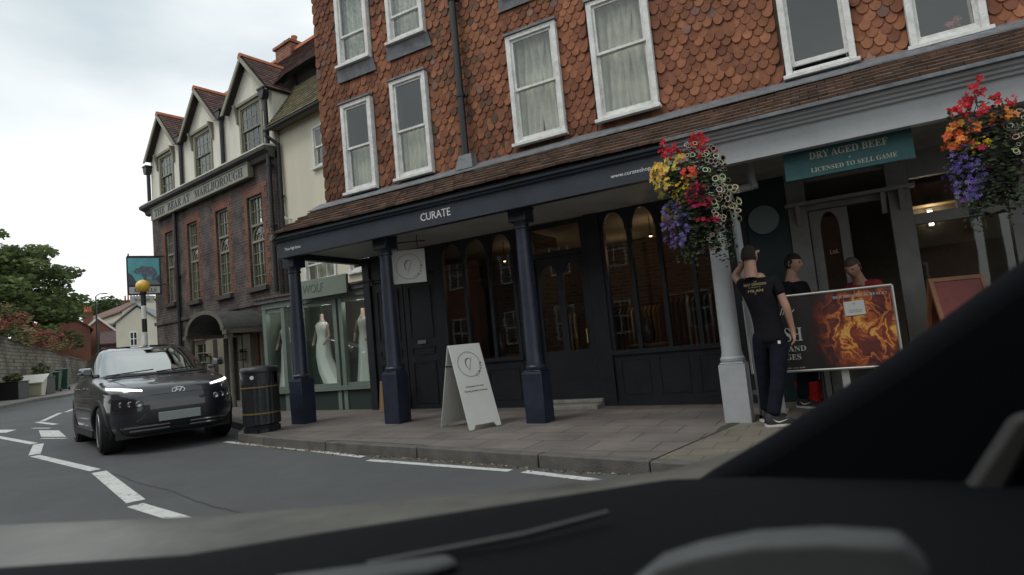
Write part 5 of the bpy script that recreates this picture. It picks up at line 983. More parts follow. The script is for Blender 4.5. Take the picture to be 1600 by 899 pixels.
# houses down the street
SLATE = mat('slate_roof', (.12, .135, .135), .6, var=.2, vs=2); CLAYR = mat('clay_roof_far', (.13, .07, .055), .9, var=.3, vs=1.5); CREAM2 = mat('cream_render_far', (.62, .59, .48), .85, var=.08, vs=.6)
BFAR = brickmat('brick_far', (.24, .085, .05), (.17, .062, .042), (.2, .14, .11), var=.3, vs=.4); BFAR2 = brickmat('brick_far_brown', (.15, .085, .06), (.11, .065, .05), (.15, .12, .1), var=.3, vs=.4)
def house(name, x, y, z0, rz, w, d, eave, ridge, wm, rm, lab, gable_y=True, wins_=(), chim=(), barge=None, cat='house', pots=3):
    """gable_y: ridge runs along local y so the gable faces local -y (towards the camera)"""
    E_ = empty(name, (x, y, z0), lab, cat, rz)
    M = MB(); M.box(-w / 2, -d / 2, -1.5, w / 2, d / 2, eave)
    if gable_y: M.prism([(-w / 2, -d / 2, eave), (w / 2, -d / 2, eave), (0, -d / 2, ridge - .1)], (0, d, 0))
    else: M.prism([(-w / 2, -d / 2, eave), (-w / 2, d / 2, eave), (-w / 2, 0, ridge - .1)], (w, 0, 0))
    M.build('wall', wm, E_)
    M = MB(); t = .14; o_ = .25
    for sg in (-1, 1):
        if gable_y: s_ = (ridge - eave) / (w / 2); M.prism([(sg * (w / 2 + o_), -d / 2 - .15, eave - s_ * o_ + .01), (0, -d / 2 - .15, ridge + .01), (0, -d / 2 - .15, ridge + t), (sg * (w / 2 + o_), -d / 2 - .15, eave - s_ * o_ + t)], (0, d + .3, 0))
        else: s_ = (ridge - eave) / (d / 2); M.prism([(-w / 2 - .15, sg * (d / 2 + o_), eave - s_ * o_ + .01), (-w / 2 - .15, 0, ridge + .01), (-w / 2 - .15, 0, ridge + t), (-w / 2 - .15, sg * (d / 2 + o_), eave - s_ * o_ + t)], (w + .3, 0, 0))
    rf = M.build('roof', rm, E_)
    if barge:
        M = MB()
        for sg in (-1, 1): s_ = (ridge - eave) / (w / 2); M.prism([(sg * (w / 2 + o_), -d / 2 - .2, eave - s_ * o_ - .12), (0, -d / 2 - .2, ridge - .10), (0, -d / 2 - .2, ridge + t + .02), (sg * (w / 2 + o_), -d / 2 - .2, eave - s_ * o_ + t)], (0, .045, 0))
        M.build('bargeboard', barge, E_)
    for (face, c, zc, ww, wh) in wins_:
        M = MB(); Mg = MB()
        if face == 'f': M.M = Matrix.Translation((c, -d / 2, 0))
        elif face == 'r': M.M = Matrix.Translation((w / 2, c, 0)) @ Matrix.Rotation(pi / 2, 4, 'Z')
        else: M.M = Matrix.Translation((-w / 2, c, 0)) @ Matrix.Rotation(-pi / 2, 4, 'Z')
        Mg.M = M.M
        for q in ((-ww / 2, zc - wh / 2, ww / 2, zc - wh / 2 + .08), (-ww / 2, zc + wh / 2 - .08, ww / 2, zc + wh / 2), (-ww / 2, zc - wh / 2 + .08, -ww / 2 + .08, zc + wh / 2 - .08), (ww / 2 - .08, zc - wh / 2 + .08, ww / 2, zc + wh / 2 - .08), (-.03, zc - wh / 2 + .08, .03, zc + wh / 2 - .08)): M.box(q[0], -.05, q[1], q[2], -.002, q[3])
        M.box(-ww / 2 + .08, -.05, zc - .03, -.031, -.002, zc + .03); M.box(.031, -.05, zc - .03, ww / 2 - .08, -.002, zc + .03)
        w_ = M.build('window', WHITEP, E_); Mg.box(-ww / 2 + .04, -.03, zc - wh / 2 + .04, ww / 2 - .04, -.003, zc + wh / 2 - .04); Mg.build('pane', mat('far_pane', (.03, .035, .04), .08) if 'far_pane' not in bpy.data.materials else bpy.data.materials['far_pane'], w_)
    for (cx_, cy_, zt_, cw_) in chim:
        M = MB(); M.box(cx_ - cw_ / 2, cy_ - .3, eave, cx_ + cw_ / 2, cy_ + .3, zt_); M.box(cx_ - cw_ / 2 - .06, cy_ - .36, zt_, cx_ + cw_ / 2 + .06, cy_ + .36, zt_ + .12); c_ = M.build('chimney', wm if wm in (BFAR, BFAR2) else BFAR2, rf)
    for (cx_, cy_, zt_, cw_) in chim:
        for k in range(pots): xx = cx_ + (k - (pots - 1) / 2) * (cw_ * .8 / max(1, pots)); M = MB(); M.lathe([(.12, 0), (.10, .3), (.09, .6), (.12, .65)], (xx, cy_, zt_ + .12), 10); M.build('chimney_pot', RTM, rf)
    return E_
CAMDIR = lambda x, y: math.atan2(y, x) - pi / 2 + 0   # local -y towards the camera at the origin
house('brick_house', -66.3, 30.6, 1.6, math.atan2(30.6, -66.3) - pi / 2, 4.2, 8, 4.6, 6.2, BFAR, CLAYR, 'red brick house with a low gable just above the retaining wall', chim=[(.9, -1, 7.1, .8)], pots=2)
house('brick_annexe', -65.6, 28.0, 1.6, math.atan2(28.0, -65.6) - pi / 2, 3.0, 6, 4.2, 5.2, BFAR, CLAYR, 'low red brick annexe with a small window left of the gabled brick house', wins_=[('f', -.7, 3.1, .6, .7)], gable_y=False, cat='house')
house('brick_house', -72.5, 37.0, 1.8, math.atan2(37.0, -72.5) - pi / 2, 3.0, 7, 4.6, 6.0, BFAR, CLAYR, 'narrow brick house with a white-edged gable behind the lamp post', barge=WHITEP, chim=[(-.9, 0, 6.9, .9)], pots=3)
house('tiled_house', -69.5, 37.6, 1.8, math.atan2(37.6, -69.5) - pi / 2, 3.2, 6, 3.2, 5.3, BFAR2, mat('purple_clay', (.10, .065, .065), .9, var=.2), 'house with a purple-brown roof and small white dormer window', wins_=[('f', .3, 3.5, .9, .8)], gable_y=False)
house('cream_house', -80, 43.2, 1.9, math.atan2(43.2, -80) - pi / 2 + rad(14), 5.2, 24, 6.6, 8.2, CREAM2, CLAYR, 'long cream rendered house with a row of small windows down the street', wins_=[('f', -.8, 5.0, .6, .9), ('f', .8, 5.0, .6, .9), ('f', -.8, 2.6, .7, 1.1)] + [('r', -10 + k * 3.5, 5.2, .7, 1.1) for k in range(5)], cat='house')
house('terraced_house', -86, 49.5, 2.0, math.atan2(49.5, -86) - pi / 2, 6, 8, 6.8, 8.4, BFAR2, CLAYR, 'brown brick house with a broad stack of red chimney pots', gable_y=False, chim=[(-.9, -1.5, 9.6, 2.6)], pots=6)
house('terraced_house', -78, 47.2, 2.0, math.atan2(47.2, -78) - pi / 2, 5, 8, 6.9, 8.2, BFAR2, CLAYR, 'brown brick house whose chimney pots show under the pub sign', gable_y=False, chim=[(1.2, -1.5, 8.6, 1.8)], pots=4)
house('slate_house', -49.4, 28.9, 1.1, math.atan2(28.9, -49.4) - pi / 2 - rad(12), 2.9, 6, 4.25, 5.5, CREAM2, SLATE, 'small cream house with a grey slate roof behind the crossing beacon', wins_=[('f', -.3, 3.0, .55, 1.1), ('r', -1, 3.0, .6, 1.1)])
# lamp post
E_ = empty('street_lamp', (-53.5, 27.2, g(-53.5) + .1), 'dark green lamp post with a short arm against the sky', 'street lamp', math.atan2(27.2, -53.5) - pi / 2)
M = MB(); M.tube([(0, 0, 0), (0, 0, 1.2), (0, 0, 6.8)], [.11, .08, .05], 10); M.tube([(0, 0, 6.8), (.2, 0, 7.0), (.45, 0, 7.02)], .035, 8); M.build('pole', mat('lamp_green', (.03, .05, .04), .5), E_)
M = MB(); M.prism([(.42, -.1, 6.98), (.82, -.08, 6.98), (.82, .08, 6.98), (.42, .1, 6.98)], (0, 0, .09)); bevel(M.build('lamp_head', mat('lamp_grey', (.25, .26, .26), .5), E_), .02)

# houses across the street from the shops (seen in the shop glass)
for k, (x0, x1, h_, wm) in enumerate(((-34, -24.2, 7.4, BFAR2), (-24, -15.2, 7.0, BFAR), (-15, -7.2, 7.6, BFAR2), (-7, 4, 7.0, BFAR))):
    w = x1 - x0; house('terraced_house', (x0 + x1) / 2, -12.5, 0, pi, w, 8, h_, h_ + 2.4, wm, CLAYR, ['brown brick house across the street reflected in the sage shop window', 'red brick house reflected in the arched glass of the navy shop', 'brown brick house reflected in the navy shop door glass', 'red brick house reflected in the grey shop window'][k], gable_y=False, wins_=[('f', xx, zz, 1.0, 1.5) for xx in (-w / 3, 0, w / 3) for zz in (1.8, 4.7)], chim=[(-w / 2 + .6, 0, h_ + 3.2, .9)], pots=2)
#PART3
# ------------------------------------------------------------------ CAR (local +x forward, +y its left)
CA = empty('parked_car', (-10.5, 6.1, g(-10.5)), 'black crossover car driving towards the camera with white daytime lights', 'car', rz=rad(-19.5)); CA.name = 'car'; WM['car'] = WM.get('parked_car')
CPM = mat('car_paint_black', (.007, .009, .015), .35, metal=.0, coat=1.)
LV = [(.22, 1.93, -1.92, .78), (.27, 2.02, -2.00, .855), (.36, 2.065, -2.04, .885), (.46, 2.08, -2.06, .897), (.56, 2.085, -2.07, .90), (.68, 2.08, -2.07, .90), (.78, 2.06, -2.06, .895), (.85, 2.02, -2.05, .888), (.895, 1.96, -2.04, .88), (.93, 1.86, -2.03, .874), (.96, 1.73, -2.02, .868), (.99, 1.56, -2.01, .862), (1.018, 1.37, -2.0, .856), (1.045, 1.17, -1.98, .850), (1.07, 1.0, -1.96, .843),
      (1.10, .92, -1.94, .83), (1.16, .79, -1.88, .805), (1.23, .64, -1.81, .778), (1.30, .49, -1.73, .750), (1.375, .325, -1.64, .716), (1.44, .17, -1.55, .682), (1.495, .02, -1.45, .645), (1.535, -.14, -1.32, .59), (1.56, -.30, -1.15, .51), (1.578, -.48, -1.0, .37), (1.586, -.65, -.85, .15)]
def nf_(z): return 5.4 if z < 1.0 else (4.2 if z < 1.53 else 3.2)
NQ = 26
def car_pt(lv, th):
    z, F, R, W_ = lv; c, s = cos(th), sin(th); e = 2 / nf_(z); xm = -.35
    x = xm + ((F - xm) if c >= 0 else (xm - R)) * math.copysign(abs(c) ** e, c); y = W_ * math.copysign(abs(s) ** e, s)
    if c >= 0 and z < 1.09: x -= .07 * (abs(y) / W_) ** 2 * (1 if z > .3 else .6)
    if z < .8: y *= 1 + .012 * sin((z - .3) * 9)
    return Vector((x, y, z))
ths = [2 * pi * i / (4 * NQ) for i in range(4 * NQ)]
AX = [(1.25, .335), (-1.35, .335)]
grid_ = [[car_pt(l, t) for t in ths] for l in LV]
# refine vertically
G2 = []
for j in range(len(grid_) - 1):
    k_ = 3 if LV[j][0] < .8 else 1
    for k in range(k_): G2.append([grid_[j][i].lerp(grid_[j + 1][i], k / k_) for i in range(len(ths))])
G2.append(grid_[-1]); nW = len(ths)
body, wind, side, rearw = MB(), MB(), MB(), MB(); parts_ = {'b': [], 'w': [], 's': [], 'r': []}
verts = [q for row in G2 for q in row]
for j in range(len(G2) - 1):
    for i in range(nW):
        f = (j * nW + i, j * nW + (i + 1) % nW, (j + 1) * nW + (i + 1) % nW, (j + 1) * nW + i); c = sum((verts[q] for q in f), Vector()) / 4
        if abs(c.y) > .5 and c.z < .8 and any((c.x - ax) ** 2 + (c.z - az) ** 2 < .375 ** 2 for ax, az in AX): continue
        th = (i + .5) / nW * 2 * pi; th = th if th < pi else 2 * pi - th; k = 'b'
        if 1.10 < c.z < 1.50:
            iq = th / (pi / 2) * NQ
            if iq < 17.0: k = 'w'
            elif iq < 18.6: k = 'b'
            elif c.x > -1.42 and iq < 36: k = 's' if (1.11 < c.z < 1.48 and not (-.42 < c.x < -.34)) else 'b'
            elif iq > 42: k = 'r'
        parts_[k].append(f)
parts_['b'].append(tuple((len(G2) - 1) * nW + i for i in range(nW)))
for k, (nm, m_) in {'b': ('body', CPM), 'w': ('windscreen', glassmat('car_windscreen', (.30, .34, .34), .30, .015)), 's': ('side_window', glassmat('car_side_glass', (.12, .14, .14), .10, .01)), 'r': ('rear_window', bpy.data.materials.get('car_side_glass') or SHOPG)}.items():
    fs = parts_[k]; used = sorted({i for f in fs for i in f}); ix = {u: n for n, u in enumerate(used)}
    if k == 's':
        for sg in (-1, 1):
            f2_ = [f for f in fs if verts[f[0]].y * sg > 0]; us = sorted({i for f in f2_ for i in f}); ii = {u: n for n, u in enumerate(us)}
            M = MB(); M.add([verts[u] for u in us], [tuple(ii[q] for q in f) for f in f2_]); M.build('side_window', m_, CA, smooth=180)
        continue
    M = MB(); M.add([verts[u] for u in used], [tuple(ix[q] for q in f) for f in fs]); o = M.build(nm, m_, CA, smooth=180)
    if k == 'b': o.data.set_sharp_from_angle(angle=rad(38)); BODY = o
def fx(y, z):
    for j in range(len(LV) - 1):
        if LV[j][0] <= z <= LV[j + 1][0]: t = (z - LV[j][0]) / (LV[j + 1][0] - LV[j][0]); lv = tuple(LV[j][k] + (LV[j + 1][k] - LV[j][k]) * t for k in range(4)); break
    xm = -.35; nf = nf_(z); u = min(.999, abs(y) / lv[3]); x = xm + (lv[1] - xm) * (1 - u ** nf) ** (1 / nf)
    if z < 1.09: x -= .07 * u ** 2
    return x
def sy(x, z):
    for j in range(len(LV) - 1):
        if LV[j][0] <= z <= LV[j + 1][0]: t = (z - LV[j][0]) / (LV[j + 1][0] - LV[j][0]); lv = tuple(LV[j][k] + (LV[j + 1][k] - LV[j][k]) * t for k in range(4)); break
    xm = -.35; nf = nf_(z); e = (lv[1] - xm) if x > xm else (xm - lv[2]); u = min(.999, abs(x - xm) / e)
    return lv[3] * (1 - u ** nf) ** (1 / nf) * (1 + (.012 * sin((z - .3) * 9) if z < .8 else 0))
def front_patch(M, pts, out=.006, seg=8):
    """pts: polygon rows [(y,z_low,z_high)], laid on the nose"""
    rows = []
    for i in range(len(pts) - 1):
        for k in range(seg):
            t = k / seg; rows.append(tuple(pts[i][q] + (pts[i + 1][q] - pts[i][q]) * t for q in range(3)))
    rows.append(pts[-1])
    P = []
    for zz in (0, .5, 1): P.append([(fx(y, a_ + (b_ - a_) * zz) + out, y * (1 + out * .6), a_ + (b_ - a_) * zz) for y, a_, b_ in rows])
    bk = [[(p_[0] - .02, p_[1], p_[2]) for p_ in P[0]]]; P = [bk[0]] + P + [[(p_[0] - .02, p_[1], p_[2]) for p_ in P[-1]]]
    M.grid(P)
DRL = mat('daytime_light', (1, 1, 1), emit=(.92, .96, 1), es=1.7); BPL = mat('car_black_trim', (.008, .008, .009), .55); CHR = mat('chrome', (.65, .66, .68), .15, metal=1)
for sg in (-1, 1):
    M = MB(); front_patch(M, [(sg * .44, .842, .866), (sg * .62, .865, .900), (sg * .80, .898, .928)], .010); M.build('headlight', DRL, CA, smooth=60)
    M = MB(); front_patch(M, [(sg * .44, .64, .70), (sg * .60, .60, .75), (sg * .78, .58, .76)], .004); hl = M.build('lamp_cluster', mat('lamp_cluster_glass', (.02, .02, .024), .06) if 'lamp_cluster_glass' not in bpy.data.materials else bpy.data.materials['lamp_cluster_glass'], CA, smooth=60)
    for k, yy in enumerate((.50, .59, .68)):
        M = MB(); zc = .672 + .004 * k; M.lathe([(0, .0), (.036, .0), (.042, .012), (.034, .018), (.0, .010)], (fx(yy, zc) - .004 - .012 * k, sg * yy, zc), 16, 'X'); M.build('lamp_lens', mat('lens_silver', (.35, .36, .38), .12, metal=.8) if 'lens_silver' not in bpy.data.materials else bpy.data.materials['lens_silver'], hl, smooth=50)
M = MB(); front_patch(M, [(-.78, .28, .36), (-.5, .25, .39), (0, .24, .40), (.5, .25, .39), (.78, .28, .36)], .005); M.build('lower_grille', BPL, CA, smooth=60)
for zz in (.345, .295):
    for sg in (-1, 1): M = MB(); front_patch(M, [(sg * .13, zz, zz + .018), (sg * .40, zz, zz + .018), (sg * (.66 if zz > .3 else .60), zz - .004, zz + .012)], .014); M.build('chrome_bar', CHR, CA)
M = MB(); front_patch(M, [(-.34, .775, .78), (0, .775, .78), (.34, .775, .78)], .003); M.build('panel_gap', BPL, CA)
M = MB(); M.box(fx(0, .45) - .01, -.27, .40, fx(0, .45) + .022, .27, .525); pl_ = M.build('number_plate', mat('plate_grey', (.26, .29, .29), .6), CA); bevel(pl_, .006)
# badge: oval ring with a slanted H
M = MB(); n = 36; bxx = fx(0, .815) + .004
for i in range(n):
    a0, a1 = 2 * pi * i / n, 2 * pi * (i + 1) / n; M.prism([(bxx + .004, ry * cos(t), .815 + rz_ * sin(t)) for ry, rz_, t in ((.088, .046, a0), (.088, .046, a1), (.076, .036, a1), (.076, .036, a0))], (.006, 0, 0))
for yy in (-.030, .030): M.prism([(bxx + .004, yy - .012 - .012, .788), (bxx + .004, yy + .004 - .012, .788), (bxx + .004, yy + .018 + .012 - .006, .842), (bxx + .004, yy - .002 + .006, .842)], (.006, 0, 0))
M.prism([(bxx + .004, -.03, .807), (bxx + .004, .03, .815), (bxx + .004, .03, .825), (bxx + .004, -.03, .817)], (.006, 0, 0)); M.build('badge', CHR, CA)
M = MB(); M.cyl((bxx - .005, 0, .65), (bxx + .006, 0, .65), .018, n=12); M.build('front_camera', BPL, CA)
for sg in (-1, 1):
    M = MB(); front_patch(M, [(sg * .80, .36, .56), (sg * .87, .38, .56)], .012, 3); M.build('bumper_inlet', BPL, CA)
    M = MB(); P = [[], []]
    for k in range(14):
        zz = .935 + (1.07 - .935) * k / 13; yy = .60 + .12 * k / 13
        for q_, w__ in ((0, -.004), (1, .004)): P[q_].append((fx(yy, zz) + .003, sg * (yy + w__), zz + .004))
    M.grid(P); M.build('bonnet_gap', BPL, CA)
# arch cladding, sills
for ax, az in AX:
    for sg in (-1, 1):
        M = MB(); P = []
        for k in range(29):
            A = rad(-22 + 224 * k / 28); row = []
            for rr, off in ((.352, -.16), (.352, .004), (.36, .012), (.425, .012), (.432, .0), (.432, -.03)):
                x, z_ = ax + rr * cos(A), az + rr * sin(A); zc = min(max(z_, .225), 1.2); row.append((x, sg * (sy(ax + .42 * cos(A), max(.3, min(.78, az + .42 * sin(A)))) + off), max(z_, .20)))
            P.append(row)
        M.grid(P); M.build('wheel_arch', BPL, CA, smooth=40)
for sg in (-1, 1): M = MB(); M.box(-.92, sg * .80, .20, .83, sg * .905, .33); bevel(M.build('side_skirt', BPL, CA), .02)
M = MB(); M.box(-1.9, -.74, .20, 1.85, .74, .40); M.build('underbody', BPL, CA)
# wheels
TYR = mat('tyre_rubber', (.012, .012, .012), .85, bump=.2, bs=60); RIM = mat('alloy_grey', (.34, .35, .36), .4, metal=.6)
for ax, az in AX:
    for sg in (-1, 1):
        W_ = empty('wheel', (ax, sg * .775, az), None, None); W_.parent = CA; st = rad(-3) if ax > 0 else 0; W_.rotation_euler = (0, 0, st)
        M = MB(); M.lathe([(.22, -.10), (.30, -.105), (.325, -.09), (.335, -.05), (.335, .05), (.325, .09), (.30, .105), (.22, .10)], (0, 0, 0), 40, 'Y'); M.build('tyre', TYR, W_, smooth=40)
        M = MB(); M.lathe([(.20, sg * .02), (.222, sg * .10), (.235, sg * .108), (.238, sg * .10), (.238, -sg * .09)], (0, 0, 0), 36, 'Y'); M.lathe([(0, sg * .075), (.055, sg * .072), (.06, sg * .05), (0, sg * .05)], (0, 0, 0), 20, 'Y')
        for k in range(5):
            for dA in (-.13, .13):
                A = k * 2 * pi / 5 + dA; d0, d1 = .05, .228; w0, w1 = .016, .020; ca, sa = cos(A), sin(A)
                M.prism([(d0 * ca - w0 * -sa, sg * .07, d0 * sa - w0 * ca), (d0 * ca + w0 * -sa, sg * .07, d0 * sa + w0 * ca), (d1 * ca + w1 * -sa, sg * .095, d1 * sa + w1 * ca), (d1 * ca - w1 * -sa, sg * .095, d1 * sa - w1 * ca)], (0, -sg * .025, 0))
        M.build('rim', RIM, W_); M = MB(); M.lathe([(0, sg * .0), (.16, sg * .0), (.16, sg * .012), (0, sg * .012)], (0, 0, 0), 24, 'Y'); M.build('brake_disc', mat('brake_steel', (.12, .12, .12), .5, metal=.8) if 'brake_steel' not in bpy.data.materials else bpy.data.materials['brake_steel'], W_)
        M = MB(); M.lathe([(.34, -sg * .2), (.36, -sg * .12), (.36, sg * .06)], (0, 0, 0), 30, 'Y'); M.build('wheel_well', BPL, W_)
# mirrors, rails, door seams, handles, wipers
for sg in (-1, 1):
    M = MB(); q = []
    M.add([(.60, sg * .83, 1.02), (.60, sg * 1.03, 1.04), (.58, sg * 1.05, 1.10), (.60, sg * 1.02, 1.17), (.62, sg * .86, 1.17), (.78, sg * .86, 1.04), (.77, sg * .99, 1.055), (.74, sg * 1.0, 1.10), (.73, sg * .98, 1.145), (.75, sg * .88, 1.14)], [(0, 1, 2, 3, 4), (5, 6, 7, 8, 9), (0, 1, 6, 5), (1, 2, 7, 6), (2, 3, 8, 7), (3, 4, 9, 8), (4, 0, 5, 9)]); M.box(.62, sg * .77, 1.0, .72, sg * .87, 1.06)
    M.v = [q + Vector((.06, 0, .085)) for q in M.v]; mo = M.build('door_mirror', CPM, CA); bevel(mo, .022, 3)
    M = MB(); pts_ = [(-.30, sg * .52, 1.545), (-.38, sg * .53, 1.575), (-.7, sg * .53, 1.59), (-1.05, sg * .52, 1.572), (-1.18, sg * .50, 1.54)]; M.tube(pts_, .013, 8); M.build('roof_rail', BPL, CA, smooth=60)
    for xd in (.72, -.36, -1.16 if sg < 0 else -1.16):
        M = MB(); P = [[], []]
        for k in range(12):
            z_ = .34 + (1.08 - .34) * k / 11; 
            for w__, r_ in ((-.004, 0), (.004, 1)): P[r_].append((xd + w__ + (.05 * (k / 11) ** 2 if xd > 0 else 0), sg * (sy(xd, z_) + .0025), z_))
        M.grid(P); M.build('door_seam', BPL, CA)
    for xd in (-.05, -.98):
        M = MB(); y_ = sy(xd, .92); M.tube([(xd - .09, sg * (y_ + .0), .93), (xd - .07, sg * (y_ + .03), .932), (xd + .07, sg * (y_ + .03), .932), (xd + .09, sg * (y_ + 0), .93)], .013, 8); M.build('door_handle', CPM, CA, smooth=50)
    M = MB(); M.grid([[(x_, sg * (sy(x_, 1.10) + .004), 1.092) for x_ in (.6, .3, 0, -.4, -.8, -1.2, -1.5)], [(x_, sg * (sy(x_, 1.112) + .004), 1.11) for x_ in (.6, .3, 0, -.4, -.8, -1.2, -1.5)]]); M.build('window_trim', BPL, CA)
for y0_, y1_ in ((-.70, -.08), (-.05, .50)): M = MB(); M.tube([(fx(y0_ * .9, 1.09) + .015, y0_, 1.105), (fx(y1_ * .9, 1.11) + .012, y1_, 1.145)], .010, 6); M.build('wiper', BPL, CA)
M = MB(); M.grid([[(fx(y_, 1.065) + .02, y_, 1.076) for y_ in [k * .08 - .72 for k in range(19)]], [(fx(y_, 1.10) + .0, y_, 1.106) for y_ in [k * .08 - .72 for k in range(19)]]]); M.build('cowl', BPL, CA)
M = MB()
for sg in (-1, 1): M.box(-.35, sg * .36 - .24, .5, .10, sg * .36 + .24, .70); M.prism([(-.25, sg * .36 - .23, .68), (-.40, sg * .36 - .21, 1.25), (-.48, sg * .36 - .21, 1.25), (-.42, sg * .36 - .23, .68)], (0, .44, 0)); M.box(-.46, sg * .36 - .11, 1.27, -.38, sg * .36 + .11, 1.40)
bevel(M.build('seat', mat('seat_cloth', (.03, .03, .032), .9), CA), .03)
M = MB(); M.box(.45, -.70, .85, .90, .70, 1.05); bevel(M.build('dashboard', BPL, CA), .03)
M = MB(); n = 24; M.M = Matrix.Translation((.36, -.36, 1.05)) @ Matrix.Rotation(rad(-65), 4, 'Y'); 
ring = [(.18 * cos(2 * pi * i / n), .18 * sin(2 * pi * i / n), 0) for i in range(n + 1)]; M.tube(ring, .014, 6); M.box(-.02, -.17, -.01, .02, .17, .01); M.build('steering_wheel', BPL, CA)
M = MB(); M.box(.16, -.10, 1.38, .18, .10, 1.43); M.build('rear_view_mirror', BPL, CA)

# ------------------------------------------------------------------ PEOPLE
def skin_mesh(nodes, edges, root, sub=2):
    names = list(nodes); ix = {n: i for i, n in enumerate(names)}
    me = bpy.data.meshes.new('s'); me.from_pydata([nodes[n][0] for n in names], [(ix[a_], ix[b_]) for a_, b_ in edges], []); o = bpy.data.objects.new('s', me); COL.objects.link(o)
    o.modifiers.new('k', 'SKIN'); 
    if not me.skin_vertices: bpy.context.view_layer.objects.active = o
    sv = me.skin_vertices[0].data
    for n in names:
        r_ = nodes[n][1]; r_ = r_ if isinstance(r_, tuple) else (r_, r_); sv[ix[n]].radius = r_; sv[ix[n]].use_root = (n == root)
    s = o.modifiers.new('u', 'SUBSURF'); s.levels = sub; s.render_levels = sub
    dg = bpy.context.evaluated_depsgraph_get(); m2 = bpy.data.meshes.new_from_object(o.evaluated_get(dg)); vs = [tuple(v.co) for v in m2.vertices]; fs = [tuple(q.vertices) for q in m2.polygons]
    bpy.data.objects.remove(o); bpy.data.meshes.remove(m2); return vs, fs
def blob(M, vs, fs): M.add(vs, fs); return M
def hand(nodes, edges, wrist, wname, d, side, up_, curl=.5, s=1.):
    """five bent fingers from a palm; d forward, side towards the thumb, up_ = back of the hand"""
    d, side, up_ = Vector(d).normalized(), Vector(side).normalized(), Vector(up_).normalized(); w = Vector(wrist)
    nodes[wname + 'p'] = (w + d * .045 * s, (.032 * s, .018 * s)); edges.append((wname, wname + 'p')); pal = w + d * .085 * s
    for k, (off, ln) in enumerate(((.030, .072), (.010, .080), (-.010, .075), (-.030, .060))):
        b = pal + side * off * s; c1 = b + (d * cos(curl * .6) - up_ * sin(curl * .6)) * ln * .5 * s; c2 = c1 + (d * cos(curl * 1.6) - up_ * sin(curl * 1.6)) * ln * .5 * s
        for j, (q, r_) in enumerate(((b, .0105), (c1, .0092), (c2, .008))): nodes['%sf%d%d' % (wname, k, j)] = (q, r_ * s)
        edges += [(wname + 'p', '%sf%d0' % (wname, k)), ('%sf%d0' % (wname, k), '%sf%d1' % (wname, k)), ('%sf%d1' % (wname, k), '%sf%d2' % (wname, k))]
    t0 = w + d * .03 * s + side * .030 * s; t1 = t0 + d * .03 * s + side * .022 * s - up_ * .008; t2 = t1 + d * .03 * s - up_ * .012 * s
    for j, (q, r_) in enumerate(((t0, .013), (t1, .0105), (t2, .009))): nodes['%st%d' % (wname, j)] = (q, r_ * s)
    edges += [(wname + 'p', wname + 't0'), (wname + 't0', wname + 't1'), (wname + 't1', wname + 't2')]
def head(E_, c, fwd, hair_m, tilt=(0, 0, 1), s=1.):
    """head mesh with brow, nose, mouth, ears; fwd = facing"""
    f = Vector(fwd).normalized(); u = (Vector(tilt) - f * Vector(tilt).dot(f)).normalized(); r_ = f.cross(u)
    R = Matrix((( r_.x, f.x, u.x, c[0]), (r_.y, f.y, u.y, c[1]), (r_.z, f.z, u.z, c[2]), (0, 0, 0, 1)))
    nu, nv = 32, 22
    def surf(k, hairy=False):
        P = []
        for j in range(nv + 1):
            ph = pi * j / nv; row = []
            for i in range(nu):
                th = 2 * pi * i / nu; x, y, z = sin(ph) * cos(th), sin(ph) * sin(th), cos(ph)
                X = .076 * x; Y = .096 * y; Z = .118 * z
                if z < -.1: t = min(1, (-z - .1) / .9); X *= 1 - .32 * t; Y = Y * (1 - .20 * t) + .012 * t
                if y > .75 and not hairy:
                    Y += .020 * math.exp(-((X / .012) ** 2 + ((Z + .012) / .022) ** 2)); Y += .006 * math.exp(-((X / .03) ** 2 + ((Z + .058) / .010) ** 2)); Y -= .008 * (math.exp(-(((X - .03) / .014) ** 2 + ((Z - .012) / .012) ** 2)) + math.exp(-(((X + .03) / .014) ** 2 + ((Z - .012) / .012) ** 2))); Y += .004 * math.exp(-((Z - .035) / .01) ** 2)
                row.append((X * k * s, Y * k * s, Z * k * s))
            P.append(row)
        return P
    M = MB(); M.M = R; M.grid(surf(1), True)
    for sg in (-1, 1):
        P = []
        for j in range(7):
            A = pi * j / 6; P.append([( sg * (.076 + .010 * sin(A) + .004 * cos(k * pi / 3)) * s, (-.008 - .012 * sin(A) + .010 * cos(k * pi / 3) * .8) * s, (.030 * cos(A) + .0 + .006 * sin(k * pi / 3)) * s) for k in range(6)])
        M.grid(P, True)
    M.cyl((0, -.012 * s, -.06 * s), (0, -.040 * s, -.25 * s), .056 * s, .072 * s, 18, False)
    hd = M.build('head', SKIN, E_, smooth=180)
    M = MB(); M.M = R
    for sg in (-1, 1): M.lathe([(0, .012), (.009, .009), (.012, 0), (.009, -.009), (0, -.012)], (sg * .030 * s, .079 * s, .012 * s), 10)
    M.build('eyes', mat('eye', (.08, .06, .05), .2) if 'eye' not in bpy.data.materials else bpy.data.materials['eye'], hd)
    P = [[tuple(v_ * (1 + random.uniform(-.012, .012)) for v_ in q) for q in row] for row in surf(1.045, True)]; M = MB(); M.M = R; fs = []; v = [q for row in P for q in row]
    for j in range(nv):
        for i in range(nu):
            ph = pi * (j + .5) / nv; th = 2 * pi * (i + .5) / nu; y, z = sin(ph) * sin(th), cos(ph)
            if (z > .42 and y > 0) or (y <= 0 and z > -.45 + .0 * y) or (0 < y < .12 and z > .0): fs.append((j * nu + i, j * nu + (i + 1) % nu, (j + 1) * nu + (i + 1) % nu, (j + 1) * nu + i))
    M.add(v, fs); h_ = M.build('hair', hair_m, hd, smooth=180); sm = h_.modifiers.new('t', 'SOLIDIFY'); sm.thickness = .004; sm.offset = -1
    return R, hd
